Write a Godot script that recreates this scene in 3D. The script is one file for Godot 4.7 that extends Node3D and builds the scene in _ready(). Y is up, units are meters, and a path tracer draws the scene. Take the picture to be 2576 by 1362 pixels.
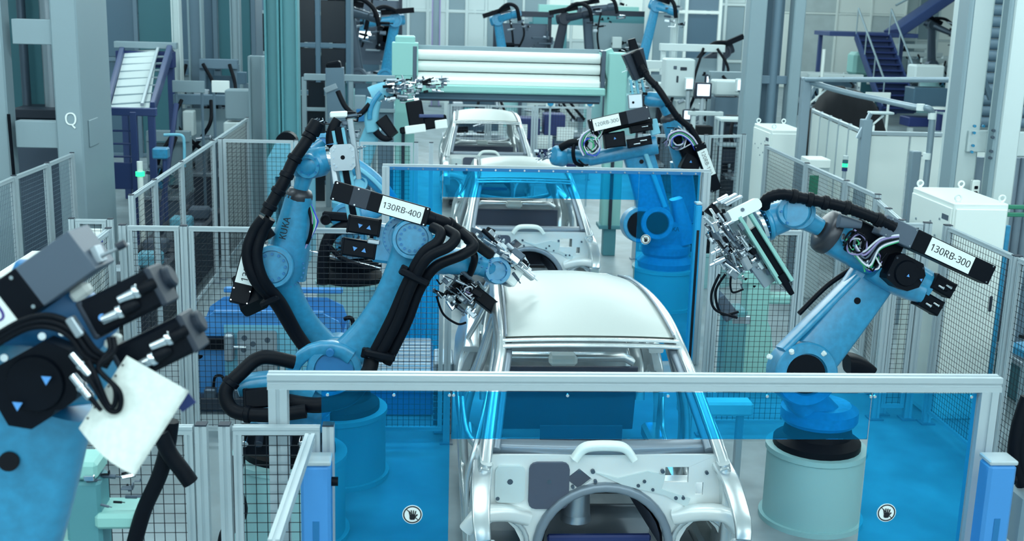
extends Node3D

# ------------------------------------------------------------------ mesh collecting
class Mb:
	var st := SurfaceTool.new()
	var off := Vector3.ZERO
	var g := 1
	func _init(o := Vector3.ZERO):
		off = o
		st.begin(Mesh.PRIMITIVE_TRIANGLES)
	func flat():
		st.set_smooth_group(-1)
	func soft():
		g += 1
		st.set_smooth_group(g)
	func tri(a, b, c):
		st.add_vertex(a - off)
		st.add_vertex(c - off)
		st.add_vertex(b - off)
	func poly(p, out):
		var rev = (p[1] - p[0]).cross(p[2] - p[0]).dot(out) < 0.0
		for i in range(1, p.size() - 1):
			if rev:
				tri(p[0], p[i + 1], p[i])
			else:
				tri(p[0], p[i], p[i + 1])
	func box(c, s, b := Basis.IDENTITY, bev := 0.0):
		flat()
		var h = s * 0.5
		if bev <= 0.0:
			for i in 3:
				var j = (i + 1) % 3
				var k = (i + 2) % 3
				for sg in [-1.0, 1.0]:
					var q = []
					for e in [[-1, -1], [1, -1], [1, 1], [-1, 1]]:
						var v = Vector3.ZERO
						v[i] = sg * h[i]
						v[j] = e[0] * h[j]
						v[k] = e[1] * h[k]
						q.append(c + b * v)
					poly(q, b[i] * sg)
			return
		bev = minf(bev, minf(h.x, minf(h.y, h.z)) * 0.8)
		var cv = func(i, sn):
			var v = Vector3.ZERO
			for a in 3:
				v[a] = sn[a] * (h[a] if a == i else h[a] - bev)
			return c + b * v
		for i in 3:
			var j = (i + 1) % 3
			var k = (i + 2) % 3
			for sg in [-1.0, 1.0]:
				var q = []
				for e in [[-1, -1], [1, -1], [1, 1], [-1, 1]]:
					var sn = Vector3.ZERO
					sn[i] = sg
					sn[j] = e[0]
					sn[k] = e[1]
					q.append(cv.call(i, sn))
				poly(q, b[i] * sg)
				for sj in [-1.0, 1.0]:
					var s1 = Vector3.ZERO
					s1[i] = sg
					s1[j] = sj
					s1[k] = -1.0
					var s2 = s1
					s2[k] = 1.0
					poly([cv.call(i, s1), cv.call(i, s2), cv.call(j, s2), cv.call(j, s1)], b[i] * sg + b[j] * sj)
		for sx in [-1.0, 1.0]:
			for sy in [-1.0, 1.0]:
				for sz in [-1.0, 1.0]:
					var sn = Vector3(sx, sy, sz)
					poly([cv.call(0, sn), cv.call(1, sn), cv.call(2, sn)], b * sn)
	func loft(rings, cap0 := true, cap1 := true, hard := false):
		var m = rings[0].size()
		if hard:
			flat()
		else:
			soft()
		var mid = func(r):
			var s = Vector3.ZERO
			for v in r:
				s += v
			return s / r.size()
		var c0 = mid.call(rings[0])
		var vote = 0.0
		for j in m:
			vote += (rings[0][(j + 1) % m] - rings[0][j]).cross(rings[1][j] - rings[0][j]).dot(rings[0][j] - c0)
		var rev = vote < 0.0
		for i in rings.size() - 1:
			for j in m:
				var a = rings[i][j]
				var b = rings[i][(j + 1) % m]
				var c = rings[i + 1][(j + 1) % m]
				var d = rings[i + 1][j]
				if rev:
					tri(a, d, c)
					tri(a, c, b)
				else:
					tri(a, b, c)
					tri(a, c, d)
		flat()
		for e in [[cap0, 0, 1], [cap1, rings.size() - 1, rings.size() - 2]]:
			if e[0]:
				var r = rings[e[1]]
				var c = mid.call(r)
				var out = c - mid.call(rings[e[2]])
				for j in m:
					poly([c, r[j], r[(j + 1) % m]], out)
	func frame(d):
		var u = d.cross(Vector3.UP if absf(d.y) < 0.93 else Vector3.RIGHT).normalized()
		return [u, d.cross(u).normalized()]
	func ring(c, u, v, ru, rv, n):
		var r = []
		for i in n:
			var a = TAU * i / n
			r.append(c + u * cos(a) * ru + v * sin(a) * rv)
		return r
	func cyl(a, b, r0, r1 := -1.0, n := 16, bev := 0.0):
		if r1 < 0.0:
			r1 = r0
		var d = (b - a).normalized()
		var f = frame(d)
		var rr = []
		if bev > 0.0:
			loft([ring(a, f[0], f[1], r0 - bev, r0 - bev, n), ring(a + d * bev, f[0], f[1], r0, r0, n)], true, false)
			loft([ring(a + d * bev, f[0], f[1], r0, r0, n), ring(b - d * bev, f[0], f[1], r1, r1, n)], false, false)
			loft([ring(b - d * bev, f[0], f[1], r1, r1, n), ring(b, f[0], f[1], r1 - bev, r1 - bev, n)], false, true)
		else:
			loft([ring(a, f[0], f[1], r0, r0, n), ring(b, f[0], f[1], r1, r1, n)])
	func lathe(o, axis, prof, n := 24, all_soft := false):
		var d = axis.normalized()
		var f = frame(d)
		var rings = []
		for p in prof:
			rings.append(ring(o + d * p.y, f[0], f[1], maxf(p.x, 0.0004), maxf(p.x, 0.0004), n))
		if all_soft:
			loft(rings)
		else:
			for i in rings.size() - 1:
				loft([rings[i], rings[i + 1]], i == 0, i == rings.size() - 2)
	func tube(pts, r, n := 10, closed_ends := true):
		var rings = []
		var d = (pts[1] - pts[0]).normalized()
		var u = frame(d)[0]
		for i in pts.size():
			var t = d
			if i == 0:
				t = (pts[1] - pts[0]).normalized()
			elif i == pts.size() - 1:
				t = (pts[i] - pts[i - 1]).normalized()
			else:
				t = (pts[i + 1] - pts[i - 1]).normalized()
			u = (u - t * u.dot(t)).normalized()
			var rad = r[i] if r is Array else r
			rings.append(ring(pts[i], u, t.cross(u).normalized(), rad, rad, n))
		loft(rings, closed_ends, closed_ends)
	func ribbed(pts, r, n, step):   # corrugated hose
		var q = []
		var rr = []
		var acc = 0.0
		for i in pts.size() - 1:
			var l = pts[i].distance_to(pts[i + 1])
			var k = maxi(1, int(l / step))
			for s in k:
				q.append(pts[i].lerp(pts[i + 1], float(s) / k))
				rr.append(r if q.size() % 2 == 0 else r * 0.88)
		q.append(pts[-1])
		rr.append(r)
		tube(q, rr, n)
	func prism(pl, o, u, v, w):    # polygon in u,v at o, pushed along w
		flat()
		var idx = Geometry2D.triangulate_polygon(pl)
		for side in [0, 1]:
			var oo = o + w * side
			for i in range(0, idx.size(), 3):
				var q = []
				for k in 3:
					q.append(oo + u * pl[idx[i + k]].x + v * pl[idx[i + k]].y)
				poly(q, w if side == 1 else -w)
		var area = 0.0
		for i in pl.size():
			var a = pl[i]
			var b = pl[(i + 1) % pl.size()]
			area += a.x * b.y - b.x * a.y
		for i in pl.size():
			var a = pl[i]
			var b = pl[(i + 1) % pl.size()]
			var e = b - a
			var out = (u * e.y - v * e.x) * (1.0 if area > 0 else -1.0)
			var p = o + u * a.x + v * a.y
			var p2 = o + u * b.x + v * b.y
			poly([p, p2, p2 + w, p + w], out)
	func done():
		st.generate_normals()
		return st.commit()

static func spline(p, sub := 6):
	var o = []
	for i in p.size() - 1:
		var a = p[maxi(i - 1, 0)]
		var b = p[i]
		var c = p[i + 1]
		var d = p[mini(i + 2, p.size() - 1)]
		for k in sub:
			var t = float(k) / sub
			o.append(0.5 * (2.0 * b + (c - a) * t + (2.0 * a - 5.0 * b + 4.0 * c - d) * t * t + (3.0 * b - a - 3.0 * c + d) * t * t * t))
	o.append(p[-1])
	return o

static func rrect(w, h, r, seg := 3):
	var p = PackedVector2Array()
	for q in 4:
		var cx = (w / 2 - r) * (1 if q in [0, 3] else -1)
		var cy = (h / 2 - r) * (1 if q < 2 else -1)
		for i in seg + 1:
			var a = PI / 2 * (q + float(i) / seg)
			p.append(Vector2(cx + cos(a) * r, cy + sin(a) * r))
	return p

static func bas(x, z):       # axes from a long direction and a facing direction
	var xx = x.normalized()
	var zz = (z - xx * z.dot(xx)).normalized()
	return Basis(xx, zz.cross(xx), zz)

var taken := {}
var M := {}

func numbered(nm):
	taken[nm] = taken.get(nm, -1) + 1
	return nm if taken[nm] == 0 else "%s_%03d" % [nm, taken[nm]]

func tag(o, label, category, group = ""):
	o.set_meta("label", label)
	o.set_meta("category", category)
	if group:
		o.set_meta("group", group)
	return o

func thing(nm, label, category, at = Vector3.ZERO, group = ""):
	var o = Node3D.new()
	o.name = numbered(nm)
	add_child(o, true)
	o.position = at
	return tag(o, label, category, group)

func mb(t):
	var p = t
	while p.get_parent() != self:
		p = p.get_parent()
	return Mb.new(p.position)

func part(t, nm, m, mat):
	var o = MeshInstance3D.new()
	o.name = nm
	o.mesh = m.done()
	o.material_override = M[mat] if mat is String else mat
	t.add_child(o, true)
	return o

func single(nm, label, category, m, mat, group = ""):
	var o = MeshInstance3D.new()
	o.name = numbered(nm)
	o.mesh = m.done()
	o.material_override = M[mat]
	add_child(o, true)
	return tag(o, label, category, group)

func struct(nm, m, mat):
	var o = MeshInstance3D.new()
	o.name = nm
	o.mesh = m.done()
	o.material_override = M[mat]
	o.set_meta("kind", "structure")
	add_child(o, true)
	return o

func stuff(o):
	o.set_meta("kind", "stuff")
	return o

func again(o, at, label, group = ""):
	var c = o.duplicate()
	c.name = numbered(String(o.name).rstrip("_0123456789"))
	add_child(c, true)
	c.position = at
	c.set_meta("label", label)
	if group:
		c.set_meta("group", group)
	return c

func lettering(t, nm, words, c, right, up, width, mat, thick = 0.002):
	var tm = TextMesh.new()
	var sf = SystemFont.new()
	sf.font_names = PackedStringArray(["Droid Sans"])
	tm.font = sf
	tm.text = words
	tm.font_size = 48
	tm.pixel_size = 0.01
	tm.depth = thick
	tm.curve_step = 1.0
	tm.pixel_size = 0.01 * width / maxf(tm.get_aabb().size.x, 0.01)
	var o = MeshInstance3D.new()
	o.name = nm
	o.mesh = tm
	o.material_override = M[mat]
	t.add_child(o, true)
	var p = t
	while p.get_parent() != self:
		p = p.get_parent()
	var x = right.normalized()
	var z = x.cross(up).normalized()
	o.transform = Transform3D(Basis(x, z.cross(x), z), c - p.position - x * 0.0)
	return o

func mat(nm, col, rough = 0.5, metal = 0.0):
	var m = StandardMaterial3D.new()
	m.resource_name = nm
	m.albedo_color = col
	m.roughness = rough
	m.metallic = metal
	M[nm] = m
	return m

func grain(m, freq, lo, hi, scale, rough_too = false):
	var n = FastNoiseLite.new()
	n.seed = 7
	n.frequency = freq
	n.fractal_octaves = 4
	var t = NoiseTexture2D.new()
	t.width = 512
	t.height = 512
	t.seamless = true
	t.noise = n
	var g = Gradient.new()
	g.set_color(0, Color(lo, lo, lo))
	g.set_color(1, Color(hi, hi, hi))
	t.color_ramp = g
	m.albedo_texture = t
	m.uv1_triplanar = true
	m.uv1_scale = Vector3.ONE * scale
	return m

func glow(nm, col, e):
	var m = mat(nm, col, 0.4)
	m.emission_enabled = true
	m.emission = col
	m.emission_energy_multiplier = e
	return m

func _ready():
	sight_and_light()
	materials()
	hall()
	fences()
	screens()
	cars()
	robots()
	robots_more()
	props()
	background()

# ------------------------------------------------------------------ camera, exposure, lamps
func sight_and_light():
	var cam = Camera3D.new()
	cam.name = "camera"
	cam.fov = 26.0
	cam.near = 0.05
	cam.far = 300.0
	add_child(cam)
	cam.transform = Transform3D(Basis(Vector3(0.99727, 0.02759, 0.06849), Vector3(-0.01131, 0.97371, -0.22753), Vector3(-0.07297, 0.22613, 0.97136)).orthonormalized(), Vector3(0, 4, 0))
	var ca = CameraAttributesPhysical.new()
	ca.frustum_focal_length = 52.0
	ca.frustum_focus_distance = 8.2
	ca.exposure_aperture = 4.0
	cam.attributes = ca
	cam.fov = 26.0
	var we = WorldEnvironment.new()
	var e = Environment.new()
	e.background_mode = Environment.BG_COLOR
	e.background_color = Color(0.55, 0.65, 0.72)
	e.tonemap_mode = Environment.TONE_MAPPER_LINEAR
	e.tonemap_exposure = 1.34
	e.sdfgi_enabled = true
	e.ssao_enabled = true
	e.ssil_enabled = true
	we.environment = e
	add_child(we)
	# rows of ceiling luminaires: glowing panel and an area light of the same size just below
	var lm = glow("lamp_panel", Color(0.94, 1.0, 0.995), 3.0)
	mat("lamp_case", Color(0.8, 0.84, 0.86), 0.5)
	for r in 10:
		for c in 5:
			var p = Vector3(-12.0 + 6.2 * c, 8.2, 18.0 - 9.0 * r)
			var t = thing("ceiling_luminaire", "long white ceiling luminaire, %s from the left in the %s row of the hall roof" % [["first", "second", "third", "fourth", "fifth"][c], ["nearest", "second", "third", "fourth", "fifth", "sixth", "seventh", "eighth", "ninth", "farthest"][r]], "lamp", p)
			var m = mb(t)
			m.box(p + Vector3(0, 0.36, 0), Vector3(3.7, 0.08, 0.3), Basis.IDENTITY, 0.02)
			part(t, "housing", m, "lamp_case")
			for s in [-1.5, 1.5]:
				m = mb(t)
				m.cyl(p + Vector3(s, 0.36, 0), p + Vector3(s, 1.8, 0), 0.012, -1.0, 6)
				part(t, "hanger", m, "lamp_case")
			for s in [-1.0, 1.0]:      # two panels set like a roof, one facing along the line, one back
				var tilt = Basis(Vector3.RIGHT, deg_to_rad(-90.0 + 62.0 * s))
				var c2 = Vector3(0, 0.12, -0.28 * s)
				m = mb(t)
				m.box(p + c2, Vector3(3.6, 0.6, 0.02), tilt)
				part(t, "lamp_panel", m, "lamp_panel")
				var al = AreaLight3D.new()
				al.name = "light"
				al.area_size = Vector2(3.6, 0.6)
				al.area_normalize_energy = true
				al.light_energy = 9.5
				al.light_color = Color(0.94, 1.0, 0.995)
				al.area_range = 90.0
				al.area_attenuation = 2.0
				al.shadow_enabled = true
				t.add_child(al, true)
				al.transform = Transform3D(tilt, c2 - tilt.z * 0.02)

func materials():
	grain(mat("robot_blue", Color(0.17, 0.60, 0.79), 0.36), 0.02, 0.84, 1.0, 1.3)
	M["robot_blue"].clearcoat_enabled = true
	M["robot_blue"].clearcoat = 0.7
	M["robot_blue"].clearcoat_roughness = 0.32
	mat("pale_blue", Color(0.45, 0.74, 0.84), 0.45)
	mat("deep_blue", Color(0.12, 0.45, 0.68), 0.45)
	mat("black", Color(0.028, 0.055, 0.095), 0.45).metallic_specular = 0.24
	mat("rubber", Color(0.035, 0.058, 0.095), 0.5).metallic_specular = 0.26
	mat("anthracite", Color(0.12, 0.17, 0.235), 0.55)
	mat("grey_case", Color(0.30, 0.36, 0.43), 0.5)
	mat("label_white", Color(0.93, 0.97, 0.97), 0.6)
	mat("ink", Color(0.05, 0.08, 0.12), 0.7)
	mat("ink_violet", Color(0.25, 0.2, 0.55), 0.7)
	mat("triangle_blue", Color(0.35, 0.62, 0.9), 0.5)
	mat("chrome", Color(0.86, 0.89, 0.92), 0.18, 1.0)
	mat("steel", Color(0.66, 0.71, 0.75), 0.35, 0.75)
	mat("dark_steel", Color(0.33, 0.39, 0.45), 0.4, 0.6)
	mat("alu", Color(0.72, 0.78, 0.81), 0.42, 0.25)
	mat("alu_dark", Color(0.5, 0.57, 0.63), 0.5, 0.2)  # darker aluminium for foot plates and shutter slats
	mat("mesh_wire", Color(0.06, 0.10, 0.15), 0.5, 0.2)
	mat("mesh_wire_grey", Color(0.36, 0.45, 0.52), 0.5, 0.2)
	grain(mat("body_steel", Color(0.86, 0.89, 0.90), 0.27, 0.72), 0.01, 0.9, 1.0, 0.8)
	mat("panel_steel", Color(0.93, 0.95, 0.95), 0.38, 0.3)
	mat("roof_steel", Color(0.72, 0.755, 0.75), 0.42, 0.2)
	mat("body_grey", Color(0.52, 0.57, 0.62), 0.4, 0.4)
	mat("damper_and_shade", Color(0.30, 0.33, 0.40), 0.6)  # grey of the damping pads; on the seat bulkhead it paints shade
	mat("teal", Color(0.58, 0.80, 0.78), 0.5)
	mat("teal_mid", Color(0.34, 0.58, 0.62), 0.5)
	mat("teal_dark", Color(0.2, 0.42, 0.47), 0.5)
	mat("pedestal", Color(0.56, 0.74, 0.76), 0.5)
	mat("white_paint", Color(0.91, 0.95, 0.94), 0.45)
	mat("white_soft", Color(0.80, 0.86, 0.87), 0.55)
	mat("frame_grey", Color(0.53, 0.62, 0.66), 0.55)
	mat("frame_grey_dark", Color(0.38, 0.48, 0.55), 0.55)
	mat("violet_blue", Color(0.19, 0.27, 0.46), 0.45)
	mat("navy", Color(0.13, 0.2, 0.42), 0.5)
	mat("cyan_post", Color(0.10, 0.62, 0.86), 0.4)
	mat("post_blue", Color(0.27, 0.57, 0.84), 0.4)
	mat("green", Color(0.2, 0.52, 0.42), 0.5)
	mat("cloth_black", Color(0.035, 0.06, 0.09), 0.9)
	mat("zinc", Color(0.58, 0.66, 0.71), 0.4, 0.4)
	mat("wire_white", Color(0.85, 0.88, 0.92), 0.5)
	mat("wire_violet", Color(0.60, 0.56, 0.76), 0.5)
	mat("wire_green", Color(0.25, 0.72, 0.5), 0.5)
	mat("wire_blue", Color(0.2, 0.3, 0.8), 0.5)
	mat("dark_window", Color(0.05, 0.09, 0.14), 0.25)
	mat("dusty_window", Color(0.28, 0.40, 0.48), 0.4)
	mat("copper_ring", Color(0.25, 0.26, 0.29), 0.35, 0.4)
	glow("screen_glow", Color(0.85, 0.93, 1.0), 1.0)
	glow("lamp_green", Color(0.15, 0.9, 0.55), 1.4)
	glow("lamp_violet", Color(0.45, 0.35, 1.0), 1.2)
	var g = mat("blue_film", Color(0.10, 0.60, 0.86, 0.0), 0.02)
	g.transparency = BaseMaterial3D.TRANSPARENCY_ALPHA
	g.refraction_enabled = true
	g.refraction_scale = 0.004
	g.albedo_color = Color(0.22, 0.78, 1.0, 0.06)
	g.metallic_specular = 0.3
	grain(mat("floor", Color(0.62, 0.69, 0.72), 0.45), 0.008, 0.82, 1.0, 0.35)
	grain(mat("hall_wall", Color(0.76, 0.82, 0.83), 0.8), 0.01, 0.93, 1.0, 0.2)
	grain(mat("paper", Color(0.92, 0.96, 0.95), 0.8), 0.012, 0.90, 1.0, 5.0)
	mat("plate", Color(0.62, 0.69, 0.74), 0.4, 0.35)

# ------------------------------------------------------------------ the hall
func hall():
	var x0 = -24.0
	var x1 = 30.0
	var z0 = 24.0
	var z1 = -74.0
	var m = Mb.new()
	m.box(Vector3((x0 + x1) / 2, -0.15, (z0 + z1) / 2), Vector3(x1 - x0, 0.3, z0 - z1))
	struct("floor", m, "floor")
	m = Mb.new()
	m.box(Vector3((x0 + x1) / 2, 10.15, (z0 + z1) / 2), Vector3(x1 - x0 + 0.6, 0.3, z0 - z1 + 0.6))
	struct("ceiling", m, "hall_wall")
	for w in [["wall_left", Vector3(x0 - 0.15, 5, (z0 + z1) / 2), Vector3(0.3, 10, z0 - z1)], ["wall_right", Vector3(x1 + 0.15, 5, (z0 + z1) / 2), Vector3(0.3, 10, z0 - z1)], ["wall_back", Vector3((x0 + x1) / 2, 5, z1 - 0.15), Vector3(x1 - x0, 10, 0.3)], ["wall_front", Vector3((x0 + x1) / 2, 5, z0 + 0.15), Vector3(x1 - x0, 10, 0.3)]]:
		m = Mb.new()
		m.box(w[1], w[2])
		struct(w[0], m, "hall_wall")

# ------------------------------------------------------------------ aluminium fences with wire mesh
func slot_poly(s, n = 0.13, d = 0.14):
	var h = s / 2
	var p = PackedVector2Array()
	for q in 4:
		var c = [Vector2(1, 0), Vector2(0, 1), Vector2(-1, 0), Vector2(0, -1)][q]
		var e = Vector2(-c.y, c.x)
		p.append(c * h - e * h)
		p.append(c * h - e * s * n)
		p.append(c * (h - s * d) - e * s * n)
		p.append(c * (h - s * d) + e * s * n)
		p.append(c * h + e * s * n)
	return p

func bar(m, a, b, s, up = Vector3.UP):
	var d = b - a
	var u = d.cross(up if absf(d.normalized().dot(up)) < 0.95 else Vector3.RIGHT).normalized()
	m.prism(slot_poly(s), a, u, d.cross(u).normalized(), d)

func post(p, h, s, label, turn = Vector3.RIGHT):
	var t = thing("fence_post", label, "fence post", p)
	var m = mb(t)
	m.prism(slot_poly(s), p, turn.normalized(), turn.normalized().cross(Vector3.UP), Vector3(0, h, 0))
	part(t, "profile", m, "alu")
	m = mb(t)
	m.box(p + Vector3(0, 0.008, 0), Vector3(s * 2.0, 0.016, s * 2.0))
	part(t, "foot_plate", m, "alu_dark")
	m = mb(t)
	m.box(p + Vector3(0, h + 0.004, 0), Vector3(s * 0.98, 0.008, s * 0.98))
	part(t, "end_cap", m, "anthracite")
	return t

func panel(a, b, y0, y1, cell, label, wire = "mesh_wire", mids = [], s = 0.04, wr = 0.0025):
	var t = thing("mesh_panel", label, "fence panel", a)
	var d = (b - a).normalized()
	var L = a.distance_to(b)
	for r in [["top_rail", y1 - s / 2], ["bottom_rail", y0 + s / 2]] + mids.map(func(k): return ["middle_rail", k]):
		var m = mb(t)
		bar(m, a + Vector3(0, r[1], 0), b + Vector3(0, r[1], 0), s)
		part(t, r[0], m, "alu")
	for e in [a + d * s / 2, b - d * s / 2]:
		var m = mb(t)
		m.prism(slot_poly(s), e + Vector3(0, y0 + s, 0), d, d.cross(Vector3.UP), Vector3(0, y1 - y0 - 2 * s, 0))
		part(t, "stile", m, "alu")
	var m = mb(t)
	var n = int(L / cell)
	for i in range(1, n):
		var p = a + d * (L * i / n)
		m.cyl(p + Vector3(0, y0 + s * 0.8, 0), p + Vector3(0, y1 - s * 0.8, 0), wr, -1.0, 3)
	var k = int((y1 - y0) / cell)
	for i in range(1, k):
		var y = y0 + (y1 - y0) * i / k
		m.cyl(a + Vector3(0, y, 0) + d * s * 0.8, b + Vector3(0, y, 0) - d * s * 0.8, wr, -1.0, 3)
	stuff(part(t, "wire_mesh", m, wire))
	return t

func run(name_, stops, h, cell, plabel, slabel, wire = "mesh_wire", s = 0.05, skip = []):
	var ord = ["first", "second", "third", "fourth", "fifth", "sixth", "seventh", "eighth", "ninth", "tenth"]
	for i in stops.size():
		var nxt = stops[mini(i + 1, stops.size() - 1)]
		var prv = stops[maxi(i - 1, 0)]
		post(stops[i], h, s, slabel.replace("%s", ord[i]), nxt - prv)
		if i < stops.size() - 1 and not i in skip:
			var d = (stops[i + 1] - stops[i]).normalized()
			panel(stops[i] + d * (s * 0.5 + 0.012), stops[i + 1] - d * (s * 0.5 + 0.012), 0.12, h - 0.005, cell, plabel.replace("%s", ord[i]), wire)

func V(x, z):
	return Vector3(x, 0, z)

func fences():
	# left cell, long fence that runs away from the camera
	run("left", [V(-2.92, -11.7), V(-2.92, -12.7), V(-2.92, -14.1), V(-2.92, -16.2), V(-2.92, -19.3)], 2.0, 0.055,
		"mesh guard panel of the long left fence, %s from its near end", "aluminium post of the long left fence, %s from its near end")
	# short returns beside the small white cabinets
	run("stub", [V(-3.36, -11.2), V(-3.0, -11.2)], 1.85, 0.055, "%s short mesh guard panel behind the small white cabinet on the left", "short-panel aluminium post by the small white cabinets, %s from the left")
	run("left_mid", [V(-2.70, -10.0), V(-2.68, -9.0), V(-2.68, -7.7), V(-2.68, -6.5), V(-2.68, -5.5)], 2.0, 0.05,
		"mesh guard panel behind the close robot at left, %s from the fence's far end", "aluminium post of the left fence beside the nearest robot, %s from its far end")
	# cross fences of the left cell
	run("cross", [V(-2.62, -10.16), V(-2.1, -10.16), V(0.2, -10.16)], 2.0, 0.05,
		"cross fence mesh panel behind the two curved robot arms, %s from the left", "aluminium post of the cross fence behind the curved robot arms, %s from the left", "mesh_wire", 0.06)
	run("near_cross", [V(-2.3, -5.36), V(-1.06, -5.36), V(-0.95, -5.36), V(-0.46, -5.36)], 1.98, 0.05,
		"mesh panel left of the near blue screen, %s from the left", "aluminium post left of the near blue screen, %s from the left", "mesh_wire", 0.055, [1])
	run("far_cross", [V(-2.86, -16.42), V(-1.82, -16.42)], 2.0, 0.06, "mesh guard panel before the pale blue gabled machine housing", "post before the pale blue machine housing, %s from the left")
	run("far_cross2", [V(-0.98, -16.42), V(-0.16, -16.42), V(0.05, -16.42)], 2.0, 0.06, "mesh guard panel right of the silver gripper plate, %s from the left", "post of the fence right of the silver gripper plate, %s from the left", "mesh_wire", 0.06, [1])
	# the dark fence on the far left in front of the big grey frame
	run("outer", [V(-4.42, -9.6), V(-4.42, -11.2), V(-4.42, -12.8), V(-4.38, -13.8), V(-4.36, -14.7)], 2.0, 0.05,
		"dense grey mesh panel of the outer left fence, %s from the near end", "grey post of the outer left fence, %s from the near end", "mesh_wire_grey")
	# right side
	run("right", [V(4.97, -8.0), V(4.97, -9.34), V(4.97, -10.7)], 2.0, 0.05,
		"mesh guard panel right of the black label beam, %s from the near end", "aluminium post of the right fence near the white cabinet, %s from the near end", "mesh_wire", 0.07)
	run("right_far", [V(4.97, -12.5), V(4.97, -13.5), V(4.97, -15.0), V(4.97, -16.9)], 2.0, 0.05,
		"right fence mesh panel behind the corrugated hose, %s from the near end", "post of the right fence behind the corrugated hose, %s from the near end", "mesh_wire", 0.06)
	run("right_cross", [V(2.62, -10.36), V(3.47, -10.36)], 2.0, 0.05, "mesh guard panel behind the right robot's silver gripper", "aluminium post behind the right robot's silver gripper, %s from the left")
	run("right_back", [V(3.3, -18.1), V(4.35, -18.1), V(5.0, -18.3)], 2.0, 0.06, "mesh guard panel left of the tall white cabinet, %s from the left", "post of the fence left of the tall white cabinet, %s from the left", "mesh_wire", 0.06)
	run("right_jog", [V(4.49, -10.82), V(4.82, -10.82)], 2.0, 0.05, "short cross mesh panel before the white cabinet at the right", "post of the short cross panel before the white cabinet, %s from the left", "mesh_wire", 0.07)
	run("right_inner", [V(4.62, -10.95), V(4.74, -11.6), V(4.85, -12.2)], 2.0, 0.05, "mesh panel running away beside the white cabinet, %s from the near end", "post of the mesh running away beside the white cabinet, %s from the near end", "mesh_wire", 0.06)
	run("end", [V(0.46, -26.4), V(1.35, -26.4), V(2.4, -26.4), V(3.65, -26.4)], 1.66, 0.06, "mesh guard panel behind the farthest car shell, %s from the left", "post of the fence behind the farthest car shell, %s from the left")

# ------------------------------------------------------------------ blue film screens across the line
func hand_sign(t, c, r, nz):
	var m = mb(t)
	m.cyl(c, c + nz * 0.003, r, -1.0, 28)
	var s = part(t, "hand_sign", m, "label_white")
	m = mb(t)
	var rings = []
	for e in [[0.92, 0.003], [0.92, 0.0045], [0.8, 0.0045], [0.8, 0.003]]:
		rings.append(m.ring(c + nz * e[1], Vector3.RIGHT, Vector3.UP, r * e[0], r * e[0], 28))
	m.loft(rings, false, false, true)
	part(s, "sign_ring", m, "ink")
	m = mb(t)
	var f = c + nz * 0.0045
	m.prism(rrect(r * 0.56, r * 0.6, r * 0.16), f - Vector3(0, r * 0.24, 0), Vector3.RIGHT, Vector3.UP, nz * 0.002)
	for k in 4:
		var x = (k - 1.5) * r * 0.15
		m.cyl(f + Vector3(x, -r * 0.1, 0), f + Vector3(x * 1.5, r * (0.5 - 0.07 * absf(k - 1.4)), 0), r * 0.062, -1.0, 6)
	m.cyl(f + Vector3(r * 0.2, -r * 0.3, 0), f + Vector3(r * 0.5, r * 0.02, 0), r * 0.07, -1.0, 6)
	m.cyl(f + Vector3(-r * 0.55, r * 0.55, 0), f + Vector3(r * 0.55, -r * 0.55, 0), r * 0.045, -1.0, 5)
	part(s, "hand_mark", m, "ink")

func film(t, nm, x0, x1, y0, y1, z):
	var m = mb(t)
	m.box(Vector3((x0 + x1) / 2, (y0 + y1) / 2, z), Vector3(x1 - x0, y1 - y0, 0.006))
	return part(t, nm, m, "blue_film")

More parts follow.
